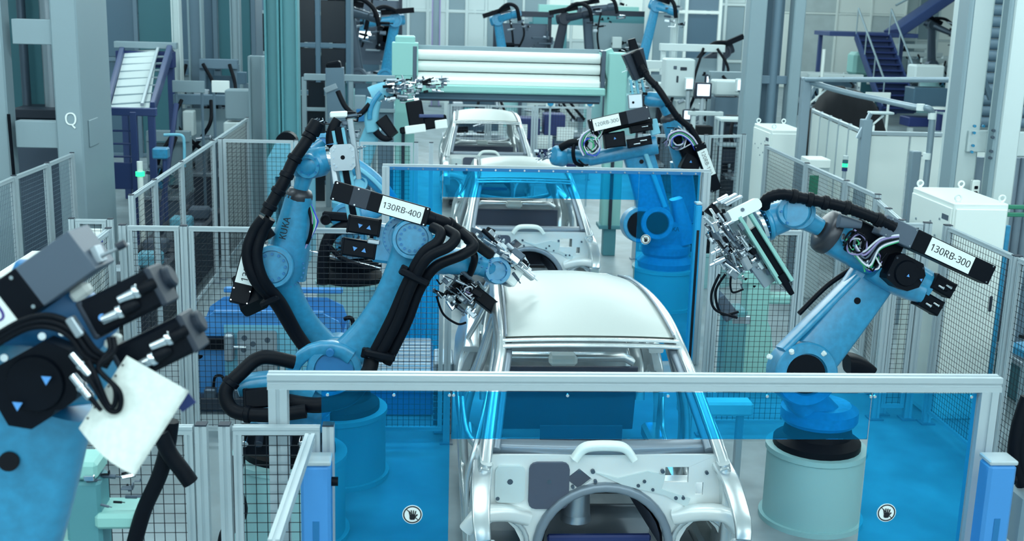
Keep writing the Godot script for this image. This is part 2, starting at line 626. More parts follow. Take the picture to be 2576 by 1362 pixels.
func screens():
	var z = -5.45
	var t = thing("safety_screen", "near safety screen with pale top rail and blue film around an opening", "safety screen", V(1.06, z))
	for x in [-0.705, 2.83]:
		var m = mb(t)
		m.prism(slot_poly(0.09, 0.1, 0.1), V(x, z), Vector3.RIGHT, Vector3.FORWARD, Vector3(0, 2.14, 0))
		part(t, "post", m, "alu")
		m = mb(t)
		m.box(Vector3(x, 0.01, z), Vector3(0.2, 0.02, 0.2), Basis.IDENTITY, 0.004)
		part(t, "foot_plate", m, "alu_dark")
	var m = mb(t)
	bar(m, Vector3(-0.755, 2.175, z), Vector3(2.89, 2.175, z), 0.075)
	part(t, "top_rail", m, "alu")
	film(t, "film_panel", -0.5, 0.125, 0.1, 2.12, z)
	film(t, "film_strip", 0.131, 2.235, 1.875, 2.12, z)
	film(t, "film_panel", 2.241, 2.78, 0.1, 2.12, z)
	for x in [[-0.055, 1.475], [2.375, 1.475]]:
		hand_sign(t, Vector3(x[0], x[1], z + 0.004), 0.05, Vector3.BACK)
	for x in [-0.47, -0.15, 0.12, 0.14, 0.7, 1.2, 1.7, 2.23, 2.25, 2.75]:
		m = mb(t)
		m.cyl(Vector3(x, 2.105, z + 0.003), Vector3(x, 2.105, z + 0.012), 0.008, -1.0, 8)
		part(t, "stud", m, "chrome")
	z = -12.6
	t = thing("safety_screen", "far safety screen of blue film on studs with open middle in front of a car", "safety screen", V(1.3, z))
	for x in [-0.445, 3.06]:
		m = mb(t)
		m.prism(slot_poly(0.08, 0.1, 0.1), V(x, z), Vector3.RIGHT, Vector3.FORWARD, Vector3(0, 2.2, 0))
		part(t, "post", m, "alu")
	m = mb(t)
	bar(m, Vector3(-0.48, 2.215, z), Vector3(3.1, 2.215, z), 0.03)
	part(t, "top_rail", m, "alu")
	film(t, "film_panel", -0.42, 0.165, 0.03, 2.2, z)
	film(t, "film_strip", 0.17, 2.31, 1.88, 2.2, z)
	film(t, "film_panel", 2.315, 2.99, 0.03, 2.2, z)
	m = mb(t)
	m.box(Vector3(1.285, 2.185, z + 0.012), Vector3(3.41, 0.035, 0.012))
	part(t, "hem_band", m, "deep_blue")
	for i in 22:
		var x = -0.36 + 3.29 * i / 21.0
		m = mb(t)
		m.cyl(Vector3(x, 2.185, z + 0.018), Vector3(x, 2.185, z + 0.03), 0.011, -1.0, 8)
		part(t, "stud", m, "chrome")
	hand_sign(t, Vector3(2.42, 1.44, z + 0.004), 0.055, Vector3.BACK)
	loose_rail()
	# light curtain housings beside the openings
	for p in [[V(-0.505, -5.22), 1.85, "left blue light curtain post in front of the near screen"], [V(2.815, -5.22), 1.85, "right blue light curtain post in front of the near screen"], [V(2.965, -12.5), 1.86, "bright blue light curtain post at the far screen's right edge"]]:
		var q = thing("light_curtain_post", p[2], "light curtain", p[0])
		m = mb(q)
		var w = 0.14 if p[0].z > -6.0 else 0.07
		m.box(p[0] + Vector3(0, p[1] / 2, 0), Vector3(w, p[1], 0.12), Basis.IDENTITY, 0.015)
		part(q, "housing", m, "post_blue" if p[0].z > -6.0 else "cyan_post")
		m = mb(q)
		m.box(p[0] + Vector3(0, p[1] + 0.012, 0), Vector3(w * 1.02, 0.024, 0.125), Basis.IDENTITY, 0.006)
		part(q, "end_cap", m, "alu")
		m = mb(q)
		m.box(p[0] + Vector3(0, p[1] * 0.45, 0.061), Vector3(0.03, p[1] * 0.8, 0.004))
		part(q, "lens_strip", m, "dark_window" if p[0].z < -6.0 else "deep_blue")
		m = mb(q)
		m.cyl(p[0] + Vector3(w * 0.5, p[1] - 0.1, 0.0), p[0] + Vector3(w * 0.5 + 0.03, p[1] - 0.1, 0.0), 0.022, -1.0, 10)
		part(q, "knob", m, "black")

func loose_rail():
	var a = Vector3(-0.536, 1.96, -5.244)
	var b = Vector3(-0.564, 1.96, -4.135)
	var t = thing("guard_rail", "slanting aluminium rail between the near screen's left post and blue post", "guard rail", Vector3(a.x, 0, a.z))
	var m = mb(t)
	bar(m, a, b, 0.045)
	part(t, "rail", m, "alu")
	for p in [b]:
		m = mb(t)
		m.prism(slot_poly(0.045), Vector3(p.x, 0, p.z), Vector3.RIGHT, Vector3.FORWARD, Vector3(0, p.y - 0.02, 0))
		part(t, "post", m, "alu")

# ------------------------------------------------------------------ bare car bodies
func arc(c, r, a0, a1, n):
	var o = []
	for i in n + 1:
		var a = lerpf(a0, a1, float(i) / n)
		o.append(c + Vector3(cos(a) * r, sin(a) * r, 0))
	return o

func sweep(m, pts, w, h, side, tw = 1.0):    # rounded rectangle along a path; side is the width direction
	var rings = []
	for i in pts.size():
		var d = (pts[mini(i + 1, pts.size() - 1)] - pts[maxi(i - 1, 0)]).normalized()
		var u = (side - d * side.dot(d)).normalized()
		var v = d.cross(u)
		var r = []
		var k = lerpf(1.0, tw, float(i) / (pts.size() - 1))
		for q in rrect(w * k, h * k, minf(w, h) * 0.3 * k, 2):
			r.append(pts[i] + u * q.x + v * q.y)
		rings.append(r)
	m.loft(rings)

func roof_y(x, z, w):
	var t = (z + 0.78) / -2.1
	return 1.585 + 0.15 * sin(clampf(t * 0.75 + 0.12, 0, 1) * PI) - 0.035 + (0.012 + 0.045 * clampf(t * 3.0, 0.0, 1.0)) * (1.0 - pow(absf(x) / w, 2.4)) - 0.05 * t * t

func holed(pl, hole):      # the outline with a hole, joined to it by a hair-thin slit
	var bi = 0
	var bj = 0
	var best = 1e9
	for i in pl.size():
		for j in hole.size():
			var d = pl[i].distance_to(hole[j])
			if d < best:
				best = d
				bi = i
				bj = j
	var o = PackedVector2Array()
	for st in [1, -1]:
		for sg in [1.0, -1.0]:
			o = PackedVector2Array()
			for i in bi + 1:
				o.append(pl[i])
			var d2 = (hole[bj] - pl[bi]).normalized()
			var e = Vector2(-d2.y, d2.x) * 0.001 * sg
			for k in hole.size():
				o.append(hole[posmod(bj + st * k, hole.size())])
			o.append(hole[bj] + e)
			o.append(pl[bi] + e)
			for i in range(bi + 1, pl.size()):
				o.append(pl[i])
			var idx = Geometry2D.triangulate_polygon(o)
			var sum = 0.0
			for i in range(0, idx.size(), 3):
				sum += absf((o[idx[i + 1]] - o[idx[i]]).cross(o[idx[i + 2]] - o[idx[i]])) * 0.5
			if absf(sum - (absf(area2(pl)) - absf(area2(hole)))) < 0.004:
				return o
	print("no hole cut")
	return pl

func area2(p):
	var a = 0.0
	for i in p.size():
		a += p[i].cross(p[(i + 1) % p.size()]) * 0.5
	return a

func car_body():
	var t = thing("car_body", "bare silver car body nearest the camera, its roof right behind the near screen", "car body", Vector3.ZERO, "")
	var m = mb(t)
	var rings = []
	for i in 25:
		var z = -0.79 - 2.1 * i / 24.0
		var w = lerpf(0.615, 0.54, i / 24.0)
		var r = []
		for j in 25:
			var x = w * (j - 12) / 12.0
			r.append(Vector3(x, roof_y(x, z, w), z))
		for j in 25:
			var x = w * (12 - j) / 12.0
			r.append(Vector3(x, roof_y(x, z, w) - 0.02, z))
		rings.append(r)
	m.loft(rings, false, false)
	m.flat()
	part(t, "roof_panel", m, "roof_steel")
	# header over the windscreen: two steps
	m = mb(t)
	var h1 = []
	var h2 = []
	for j in 13:
		var x = 0.64 * (j - 6) / 6.0
		h1.append(Vector3(x, roof_y(x, -0.79, 0.66) - 0.018, -0.755))
		h2.append(Vector3(x, roof_y(x, -0.79, 0.66) - 0.045, -0.705))
	sweep(m, h1, 0.020, 0.045, Vector3.UP)
	sweep(m, h2, 0.022, 0.075, Vector3.UP)
	part(t, "windscreen_header", m, "body_steel")
	for s in [-1.0, 1.0]:
		m = mb(t)
		var rail = spline([Vector3(s * 0.80, 0.96, 0.16), Vector3(s * 0.775, 1.08, 0.0), Vector3(s * 0.715, 1.33, -0.38), Vector3(s * 0.655, 1.535, -0.72), Vector3(s * 0.645, 1.62, -1.2), Vector3(s * 0.63, 1.63, -1.8), Vector3(s * 0.60, 1.58, -2.5), Vector3(s * 0.60, 1.5, -2.95), Vector3(s * 0.66, 1.25, -3.3), Vector3(s * 0.72, 0.98, -3.6)], 5)
		sweep(m, rail, 0.075, 0.10, Vector3(s, 0.35, 0))
		part(t, "side_rail", m, "body_steel")
		m = mb(t)
		var inner = spline([Vector3(s * 0.715, 1.06, 0.02), Vector3(s * 0.655, 1.31, -0.37), Vector3(s * 0.60, 1.51, -0.70), Vector3(s * 0.59, 1.55, -1.0)], 5)
		sweep(m, inner, 0.05, 0.06, Vector3(s, 0.3, 0))
		part(t, "inner_pillar", m, "body_grey")
		m = mb(t)
		var drip = []
		for i in 21:
			var z = -0.79 - 2.1 * i / 20.0
			drip.append(Vector3(s * (lerpf(0.612, 0.538, i / 20.0)), roof_y(0.6, z, 0.615) + 0.012, z))
		m.tube(drip, 0.010, 6)
		part(t, "drip_moulding", m, "body_grey")
		# hinge pillar, middle pillar, sill
		m = mb(t)
		sweep(m, spline([Vector3(s * 0.785, 1.05, 0.06), Vector3(s * 0.83, 0.85, 0.02), Vector3(s * 0.85, 0.5, 0.0), Vector3(s * 0.84, 0.24, -0.02)], 4), 0.08, 0.26, Vector3(s, 0, 0))
		part(t, "hinge_pillar", m, "body_steel")
		m = mb(t)
		sweep(m, spline([Vector3(s * 0.65, 1.6, -1.42), Vector3(s * 0.74, 1.3, -1.42), Vector3(s * 0.85, 0.92, -1.42), Vector3(s * 0.88, 0.6, -1.42), Vector3(s * 0.85, 0.26, -1.42)], 4), 0.06, 0.2, Vector3(s, 0.25, 0))
		part(t, "middle_pillar", m, "body_steel")
		m = mb(t)
		m.box(Vector3(s * 0.83, 0.24, -1.25), Vector3(0.16, 0.14, 2.6), Basis.IDENTITY, 0.03)
		part(t, "sill", m, "body_steel")
		# rear quarter: a bulging shell from the rear pillar over the wheel arch
		m = mb(t)
		var qr = []
		for i in 9:
			var z = lerpf(-2.35, -3.7, i / 8.0)
			var low = 0.22 + 0.42 * maxf(0.0, 1.0 - pow((z + 3.0) / 0.42, 2.0))
			var wide = 0.90 + 0.03 * sin(PI * i / 8.0)
			var r = []
			for k in 7:
				var y = lerpf(1.06, low, k / 6.0)
				r.append(Vector3(s * (wide - 0.14 * pow(clampf((y - 0.75) / 0.35, 0, 1), 1.6) - 0.05 * pow(clampf((0.6 - y) / 0.5, 0, 1), 2.0)), y, z))
			for k in 7:
				var p = r[6 - k]
				r.append(p - Vector3(s * 0.03, 0, 0))
			qr.append(r)
		m.loft(qr)
		part(t, "rear_quarter", m, "body_steel")
		m = mb(t)
		sweep(m, spline([Vector3(s * 0.80, 1.05, -2.3), Vector3(s * 0.775, 1.06, -2.7), Vector3(s * 0.75, 1.04, -3.2), Vector3(s * 0.73, 1.0, -3.65)], 4), 0.13, 0.05, Vector3(s, 0, 0))
		part(t, "shoulder_panel", m, "body_steel")
		# front door opening edge and the flared front corner
		m = mb(t)
		sweep(m, spline([Vector3(s * 0.80, 1.03, -0.05), Vector3(s * 0.885, 0.98, -0.5), Vector3(s * 0.90, 0.96, -1.3)], 4), 0.05, 0.06, Vector3(s, 0, 0), 0.6)
		part(t, "door_belt", m, "body_steel")
		for ring in [[Vector3(0.69, 1.47, -0.85), Vector3(0.66, 1.58, -1.28), Vector3(0.76, 1.2, -1.36), Vector3(0.89, 0.88, -1.36), Vector3(0.89, 0.36, -1.33), Vector3(0.88, 0.29, -0.7), Vector3(0.88, 0.36, -0.14), Vector3(0.90, 0.8, -0.08), Vector3(0.84, 1.04, -0.14), Vector3(0.76, 1.26, -0.44), Vector3(0.69, 1.47, -0.85)], [Vector3(0.66, 1.58, -1.6), Vector3(0.64, 1.58, -2.1), Vector3(0.72, 1.3, -2.45), Vector3(0.86, 0.98, -2.55), Vector3(0.90, 0.72, -2.45), Vector3(0.88, 0.36, -2.2), Vector3(0.88, 0.29, -1.75), Vector3(0.89, 0.5, -1.52), Vector3(0.88, 0.92, -1.5), Vector3(0.72, 1.35, -1.5), Vector3(0.66, 1.58, -1.6)]]:
			m = mb(t)
			var loop = []
			for q in ring:
				loop.append(Vector3(q.x * s, q.y, q.z))
			sweep(m, spline(loop, 5), 0.035, 0.075, Vector3(s, 0.2, 0))
			part(t, "door_opening_flange", m, "body_steel")
		# fender edge that runs forward over the front wheel
		m = mb(t)
		sweep(m, spline([Vector3(s * 0.80, 0.97, 0.02), Vector3(s * 0.82, 0.92, 0.26), Vector3(s * 0.83, 0.80, 0.52), Vector3(s * 0.82, 0.70, 0.62)], 5), 0.14, 0.05, Vector3(s, 0, 0), 0.7)
		part(t, "fender_rail", m, "body_steel")
		m = mb(t)
		m.box(Vector3(s * 0.80, 0.62, 0.60), Vector3(0.12, 0.16, 0.05), Basis(Vector3.UP, s * 0.3), 0.012)
		part(t, "fender_bracket", m, "body_steel")
		# rear side window frame seen through the windscreen
		m = mb(t)
		sweep(m, spline([Vector3(s * 0.56, 1.42, -2.9), Vector3(s * 0.63, 1.1, -2.7), Vector3(s * 0.66, 0.9, -2.4), Vector3(s * 0.66, 0.6, -2.3)], 4), 0.12, 0.05, Vector3(s, 0, 0.3))
		part(t, "rear_pillar_inner", m, "body_steel")
	# cowl and its raised centre piece
	m = mb(t)
	var cw = []
	for j in 13:
		var x = 0.76 * (j - 6) / 6.0
		cw.append(Vector3(x, 1.06 - 0.02 * pow(absf(x), 2), -0.02 - 0.13 * x * x))
	sweep(m, cw, 0.14, 0.07, Vector3.BACK)
	part(t, "cowl", m, "body_grey")
	m = mb(t)
	sweep(m, spline([Vector3(-0.20, 1.02, 0.08), Vector3(-0.15, 1.085, 0.07), Vector3(-0.08, 1.11, 0.07), Vector3(0.08, 1.11, 0.07), Vector3(0.15, 1.085, 0.07), Vector3(0.20, 1.02, 0.08)], 4), 0.10, 0.05, Vector3.BACK)
	part(t, "cowl_bracket", m, "white_paint")
	# firewall with the tunnel arch and the two wheel arches
	m = mb(t)
	var fw = PackedVector2Array([Vector2(-0.76, 1.04), Vector2(-0.84, 0.80), Vector2(-0.90, 0.52), Vector2(-0.89, 0.16)])
	for i in 11:
		var a = PI * (1.0 - i / 10.0)
		fw.append(Vector2(-0.68 + 0.17 * cos(a), 0.24 + 0.34 * sin(a)))
	fw.append(Vector2(-0.50, 0.12))
	fw.append(Vector2(-0.41, 0.12))
	for i in 15:
		var a = PI * (1.0 - i / 14.0)
		fw.append(Vector2(0.02 + 0.42 * cos(a), 0.37 + 0.42 * sin(a)))
	fw.append(Vector2(0.45, 0.12))
	fw.append(Vector2(0.51, 0.12))
	for i in 11:
		var a = PI * (1.0 - i / 10.0)
		fw.append(Vector2(0.69 + 0.17 * cos(a), 0.24 + 0.34 * sin(a)))
	fw.append_array(PackedVector2Array([Vector2(0.89, 0.16), Vector2(0.90, 0.52), Vector2(0.84, 0.80), Vector2(0.76, 1.04)]))
	fw = holed(fw, PackedVector2Array([Vector2(-0.25, 0.87), Vector2(-0.16, 0.945), Vector2(-0.07, 0.87), Vector2(-0.16, 0.795)]))
	fw = holed(fw, PackedVector2Array([Vector2(0.42, 0.845), Vector2(0.42, 0.955), Vector2(0.58, 0.955), Vector2(0.58, 0.845)]))
	fw = holed(fw, PackedVector2Array([Vector2(0.635, 0.755), Vector2(0.635, 0.845), Vector2(0.685, 0.845), Vector2(0.685, 0.755)]))
	m.prism(fw, Vector3(0, 0, 0.03), Vector3.RIGHT, Vector3.UP, Vector3(0, 0, 0.025))
	part(t, "firewall", m, "panel_steel")
	m = mb(t)
	var ar = [Vector3(-0.43, 0.14, 0.07)] + arc(Vector3(0.02, 0.37, 0.07), 0.45, PI, 0, 18) + [Vector3(0.47, 0.14, 0.07)]
	sweep(m, ar, 0.07, 0.06, Vector3.BACK)
	part(t, "tunnel_flange", m, "body_grey")
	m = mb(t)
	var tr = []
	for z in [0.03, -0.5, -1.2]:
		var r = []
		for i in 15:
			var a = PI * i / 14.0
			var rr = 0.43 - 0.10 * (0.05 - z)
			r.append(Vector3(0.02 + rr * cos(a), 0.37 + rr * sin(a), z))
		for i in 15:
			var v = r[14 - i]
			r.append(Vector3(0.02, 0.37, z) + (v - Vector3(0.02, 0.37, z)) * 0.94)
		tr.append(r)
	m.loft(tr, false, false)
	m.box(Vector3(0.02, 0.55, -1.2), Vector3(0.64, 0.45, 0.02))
	part(t, "tunnel", m, "damper_and_shade")
	m = mb(t)
	m.lathe(Vector3(-0.12, 0.42, -0.3), Vector3.UP, [Vector2(0.11, 0), Vector2(0.10, 0.05), Vector2(0.09, 0.22), Vector2(0.05, 0.27)], 18)
	part(t, "tunnel_bracket", m, "steel")
	m = mb(t)
	m.box(Vector3(0.02, 0.37, -0.1), Vector3(0.72, 0.05, 0.05), Basis.IDENTITY, 0.012)
	part(t, "tunnel_bar", m, "navy")
	for s in [-1.0, 1.0]:
		m = mb(t)
		sweep(m, spline([Vector3(s * 0.50, 0.60, 0.06), Vector3(s * 0.66, 0.66, 0.12), Vector3(s * 0.82, 0.66, 0.16), Vector3(s * 0.90, 0.56, 0.14)], 4), 0.10, 0.12, Vector3.UP)
		part(t, "apron_bulge", m, "panel_steel")
		m = mb(t)
		m.box(Vector3(s * 0.675, 0.35, -0.55), Vector3(0.42, 0.55, 0.02))
		m.box(Vector3(s * 0.675, 0.63, -0.26), Vector3(0.42, 0.02, 0.58))
		m.box(Vector3(s * 0.47, 0.37, -0.26), Vector3(0.02, 0.52, 0.58))
		m.box(Vector3(s * 0.88, 0.37, -0.26), Vector3(0.02, 0.52, 0.58))
		part(t, "wheel_well", m, "body_steel")
		m = mb(t)
		sweep(m, arc(Vector3(s * 0.68, 0.42, 0.07), 0.185, PI, 0, 12), 0.04, 0.035, Vector3.BACK)
		part(t, "arch_flange", m, "body_steel")
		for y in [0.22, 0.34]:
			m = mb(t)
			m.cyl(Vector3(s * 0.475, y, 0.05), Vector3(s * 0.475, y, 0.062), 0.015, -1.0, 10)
			part(t, "hole_shade", m, "damper_and_shade")  # dark disc painted for the shade inside an open hole
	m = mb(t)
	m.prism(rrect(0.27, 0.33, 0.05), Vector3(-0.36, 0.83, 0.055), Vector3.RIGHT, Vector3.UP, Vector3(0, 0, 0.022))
	part(t, "damper_pad", m, "damper_and_shade")
	m = mb(t)
	m.prism(rrect(0.2, 0.26, 0.04), Vector3(-0.62, 0.84, 0.055), Vector3.RIGHT, Vector3.UP, Vector3(0, 0, 0.02))
	part(t, "reinforcement", m, "white_soft")
	m = mb(t)
	m.prism(PackedVector2Array([Vector2(-0.05, 0.92), Vector2(0.1, 0.88), Vector2(0.3, 0.93), Vector2(0.42, 0.9), Vector2(0.40, 0.8), Vector2(0.60, 0.73), Vector2(0.58, 0.67), Vector2(0.42, 0.76), Vector2(0.14, 0.83)]), Vector3(0, 0, 0.055), Vector3.RIGHT, Vector3.UP, Vector3(0, 0, 0.014))
	part(t, "stiffener", m, "white_soft")
	for p in [[-0.16, 0.93, 0.013], [-0.07, 0.93, 0.015], [-0.2, 0.82, 0.012], [0.28, 0.86, 0.012], [0.34, 0.80, 0.011], [0.24, 0.83, 0.012], [0.4, 0.93, 0.014], [0.7, 0.92, 0.012], [0.55, 0.74, 0.012], [0.5, 0.74, 0.013], [-0.62, 0.86, 0.02], [-0.7, 0.74, 0.014], [-0.36, 0.86, 0.016], [-0.05, 0.86, 0.012]]:
		m = mb(t)
		m.cyl(Vector3(p[0], p[1], 0.055), Vector3(p[0], p[1], 0.078), p[2], -1.0, 8)
		part(t, "bolt", m, "dark_steel")
	# rear seat bulkhead and parcel beam, floor, rear frame
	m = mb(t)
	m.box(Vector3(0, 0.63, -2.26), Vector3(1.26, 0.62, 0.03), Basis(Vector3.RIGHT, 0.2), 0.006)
	part(t, "seat_bulkhead", m, "damper_and_shade")  # darker grey puts the shade inside the cabin into the colour
	m = mb(t)
	sweep(m, [Vector3(-0.58, 0.98, -2.2), Vector3(-0.5, 1.02, -2.2), Vector3(-0.18, 1.02, -2.2), Vector3(0.18, 1.02, -2.2), Vector3(0.5, 1.02, -2.2), Vector3(0.58, 0.98, -2.2)], 0.13, 0.06, Vector3.BACK)
	part(t, "parcel_beam", m, "body_steel")
	m = mb(t)
	m.box(Vector3(-0.03, 1.02, -2.14), Vector3(0.24, 0.09, 0.16), Basis.IDENTITY, 0.025)
	part(t, "beam_bracket", m, "white_paint")
	m = mb(t)
	for k in 9:
		m.cyl(Vector3(-0.52 + 0.13 * k, 0.82, -2.27), Vector3(-0.52 + 0.13 * k, 0.82, -2.215), 0.014, -1.0, 6)
	part(t, "rivet_row", m, "steel")
	m = mb(t)
	m.box(Vector3(0, 0.2, -1.2), Vector3(1.5, 0.03, 2.4), Basis.IDENTITY, 0.006)
	part(t, "floor_pan", m, "body_grey")
	m = mb(t)
	m.box(Vector3(0, 0.3, -0.95), Vector3(1.45, 0.12, 0.1), Basis.IDENTITY, 0.02)
	m.box(Vector3(0, 0.3, -1.6), Vector3(1.45, 0.12, 0.1), Basis.IDENTITY, 0.02)
	part(t, "cross_member", m, "body_steel")
	m = mb(t)
	sweep(m, spline([Vector3(-0.62, 0.9, -3.68), Vector3(-0.6, 1.1, -3.5), Vector3(-0.52, 1.5, -3.05), Vector3(0, 1.53, -2.98), Vector3(0.52, 1.5, -3.05), Vector3(0.6, 1.1, -3.5), Vector3(0.62, 0.9, -3.68), Vector3(0, 0.82, -3.74), Vector3(-0.62, 0.9, -3.68)], 5), 0.06, 0.06, Vector3.BACK + Vector3(0, 0.4, 0))
	part(t, "tailgate_frame", m, "body_steel")
	m = mb(t)
	m.box(Vector3(0, 0.5, -3.72), Vector3(1.6, 0.6, 0.05), Basis.IDENTITY, 0.015)
	part(t, "tail_panel", m, "body_steel")
	return t

func cars():
	var c = car_body()
	c.position = Vector3(1.19, 0.02, -7.3)
	var c2 = again(c, Vector3(1.31, 0.02, -14.9), "bare silver car body behind the far blue screen, its front open to the camera")
	var c3 = again(c, Vector3(1.17, 0.02, -22.9 + 1.6), "bare silver car body farthest down the line, under the roller door")
	c3.position = Vector3(1.17, 0.02, -22.4)
	# low carriers and the track they stand on
	for k in [[c, "near"], [c2, "middle"], [c3, "far"]]:
		var p = k[0].position
		var t = thing("body_carrier", "low grey steel carrier under the %s car body" % {"near": "nearest", "middle": "second", "far": "farthest"}[k[1]], "carrier", Vector3(p.x, 0, p.z))
		var m = mb(t)
		for x in [-0.55, 0.55]:
			m.box(Vector3(p.x + x, 0.045, p.z - 1.4), Vector3(0.16, 0.09, 3.6), Basis.IDENTITY, 0.02)
		part(t, "skid", m, "dark_steel")
		m = mb(t)
		for z in [-0.5, -2.2]:
			m.box(Vector3(p.x, 0.04, p.z + z), Vector3(1.5, 0.08, 0.16), Basis.IDENTITY, 0.02)
		part(t, "cross_bar", m, "dark_steel")

# ------------------------------------------------------------------ robot building blocks
func pedestal(t, p, r, h):
	var m = mb(t)
	m.lathe(p, Vector3.UP, [Vector2(r * 1.08, 0), Vector2(r * 1.08, 0.04), Vector2(r, 0.04), Vector2(r, h - 0.05), Vector2(r * 1.04, h - 0.04), Vector2(r * 1.04, h)], 36)
	return part(t, "pedestal", m, "pedestal")

func turret(t, p, h, S, n, mat_ = "robot_blue"):      # base casting on the pedestal and the column that carries the shoulder
	var m = mb(t)
	var b = p + Vector3(0, h, 0)
	m.lathe(b, Vector3.UP, [Vector2(0.34, 0), Vector2(0.34, 0.05), Vector2(0.27, 0.10), Vector2(0.25, 0.2), Vector2(0.29, 0.22)], 28)
	part(t, "base_casting", m, "rubber")
	m = mb(t)
	m.lathe(b + Vector3(0, 0.2, 0), Vector3.UP, [Vector2(0.28, 0), Vector2(0.30, 0.03), Vector2(0.30, 0.11), Vector2(0.24, 0.15)], 28)
	var col = part(t, "turntable", m, mat_)
	m = mb(t)
	var rings = []
	var c0 = b + Vector3(0, 0.28, 0)
	for k in 6:
		var f = k / 5.0
		var c = c0.lerp(S, f) + Vector3(0, -0.03 * sin(f * PI), 0)
		var u = (S - c0)
		u.y = 0
		u = u.normalized() if u.length() > 0.02 else Vector3.RIGHT
		var r = []
		for q in rrect(lerpf(0.46, 0.34, f), lerpf(0.40, 0.30, f), 0.10, 3):
			r.append(c + u * q.x + n * q.y)
		rings.append(r)
	m.loft(rings)
	part(t, "column", m, mat_)
	return col

func hub(t, nm, c, ax, r, l, mat_, inner = "", inner_r = 0.7):
	var m = mb(t)
	var a = ax.normalized()
	m.lathe(c - a * l / 2, a, [Vector2(r * 0.93, 0), Vector2(r, 0.012), Vector2(r, l - 0.012), Vector2(r * 0.95, l), Vector2(r * inner_r, l), Vector2(r * (inner_r - 0.03), l - 0.03), Vector2(0, l - 0.03)], 32)
	var h = part(t, nm, m, mat_)
	if inner:
		m = mb(t)
		m.cyl(c + a * (l / 2 - 0.03), c + a * (l / 2 - 0.018), r * (inner_r - 0.05), -1.0, 28)
		part(h, "bearing_cover", m, inner)
	return h

func bolts(h, c, ax, rr, k, r = 0.007, mat_ = "dark_steel", hgt = 0.012):
	var m = mb(h)
	var a = ax.normalized()
	var f = m.frame(a)
	for i in k:
		var p = c + (f[0] * cos(TAU * i / k) + f[1] * sin(TAU * i / k)) * rr
		m.cyl(p, p + a * hgt, r, -1.0, 6)
	return part(h, "bolt_ring", m, mat_)

func limb(t, nm, S, E, n, w0, w1, d0, d1, bend, mat_ = "robot_blue", r = 0.3, waist = 0.0):
	var m = mb(t)
	var rings = []
	var mid = (S + E) * 0.5 + bend * 2.0
	for i in 15:
		var f = i / 14.0
		var c = S * (1 - f) * (1 - f) + mid * 2 * f * (1 - f) + E * f * f
		var d = ((mid - S) * (1 - f) + (E - mid) * f).normalized()
		var nn = (n - d * n.dot(d)).normalized()
		var u = nn.cross(d)
		var w = lerpf(w0, w1, f) * (1.0 - waist * sin(PI * f))
		var dd = lerpf(d0, d1, f)
		var rg = []
		for q in rrect(w, dd, minf(w, dd) * r, 3):
			rg.append(c + u * q.x + nn * q.y)
		rings.append(rg)
	m.loft(rings)
	return part(t, nm, m, mat_)

func hose(t, nm, pts, r, mat_ = "rubber", ribs = false, clamps = [], cmat = "black"):
	var m = mb(t)
	var sp = spline(pts, 7)
	if ribs:
		m.ribbed(sp, r, 10, 0.012)
	else:
		m.tube(sp, r, 10)
	var h = part(t, nm, m, mat_)
	for f in clamps:
		var i = clampi(int(f * (sp.size() - 1)), 0, sp.size() - 2)
		var d = (sp[i + 1] - sp[i]).normalized()
		m = mb(t)
		m.lathe(sp[i] - d * 0.022, d, [Vector2(r * 1.05, 0), Vector2(r * 1.22, 0.006), Vector2(r * 1.22, 0.038), Vector2(r * 1.05, 0.044)], 14)
		part(h, "hose_clamp", m, cmat)
	return h

func duct(t, a, b, n, h, dpt, segs, words = "", wf = 0.8, ink = "ink"):
	# long beam of box sections between a and b; segs = [from, to, material, is_label]
	var d = (b - a)
	var L = d.length()
	var B = bas(d, n)
	var m = mb(t)
	m.box((a + b) / 2, Vector3(L, h, dpt), B, 0.006)
	var bx = part(t, "label_beam", m, "black")
	for s in segs:
		m = mb(t)
		var c = a + d * (s[0] + s[1]) / 2.0
		if s.size() > 3:
			m.box(c + B.z * (dpt / 2 + 0.0015), Vector3(L * (s[1] - s[0]), h * 0.90, 0.003), B)
			part(bx, "name_plate", m, s[2])
			if words:
				lettering(bx, "lettering", words, c + B.z * (dpt / 2 + 0.004), B.x, B.y, L * (s[1] - s[0]) * wf, ink)
		else:
			m.box(c, Vector3(L * (s[1] - s[0]), h * 1.03, dpt * 1.03), B, 0.006)
			part(bx, "beam_sleeve", m, s[2])
	m = mb(t)
	for f in [0.03, 0.25, 0.97]:
		for g in [-0.42, 0.42]:
			var c = a + d * f + B.y * h * g + B.z * dpt * 0.5
			m.cyl(c, c + B.z * 0.006, 0.006, -1.0, 8)
	part(bx, "screw", m, "chrome")
	return bx

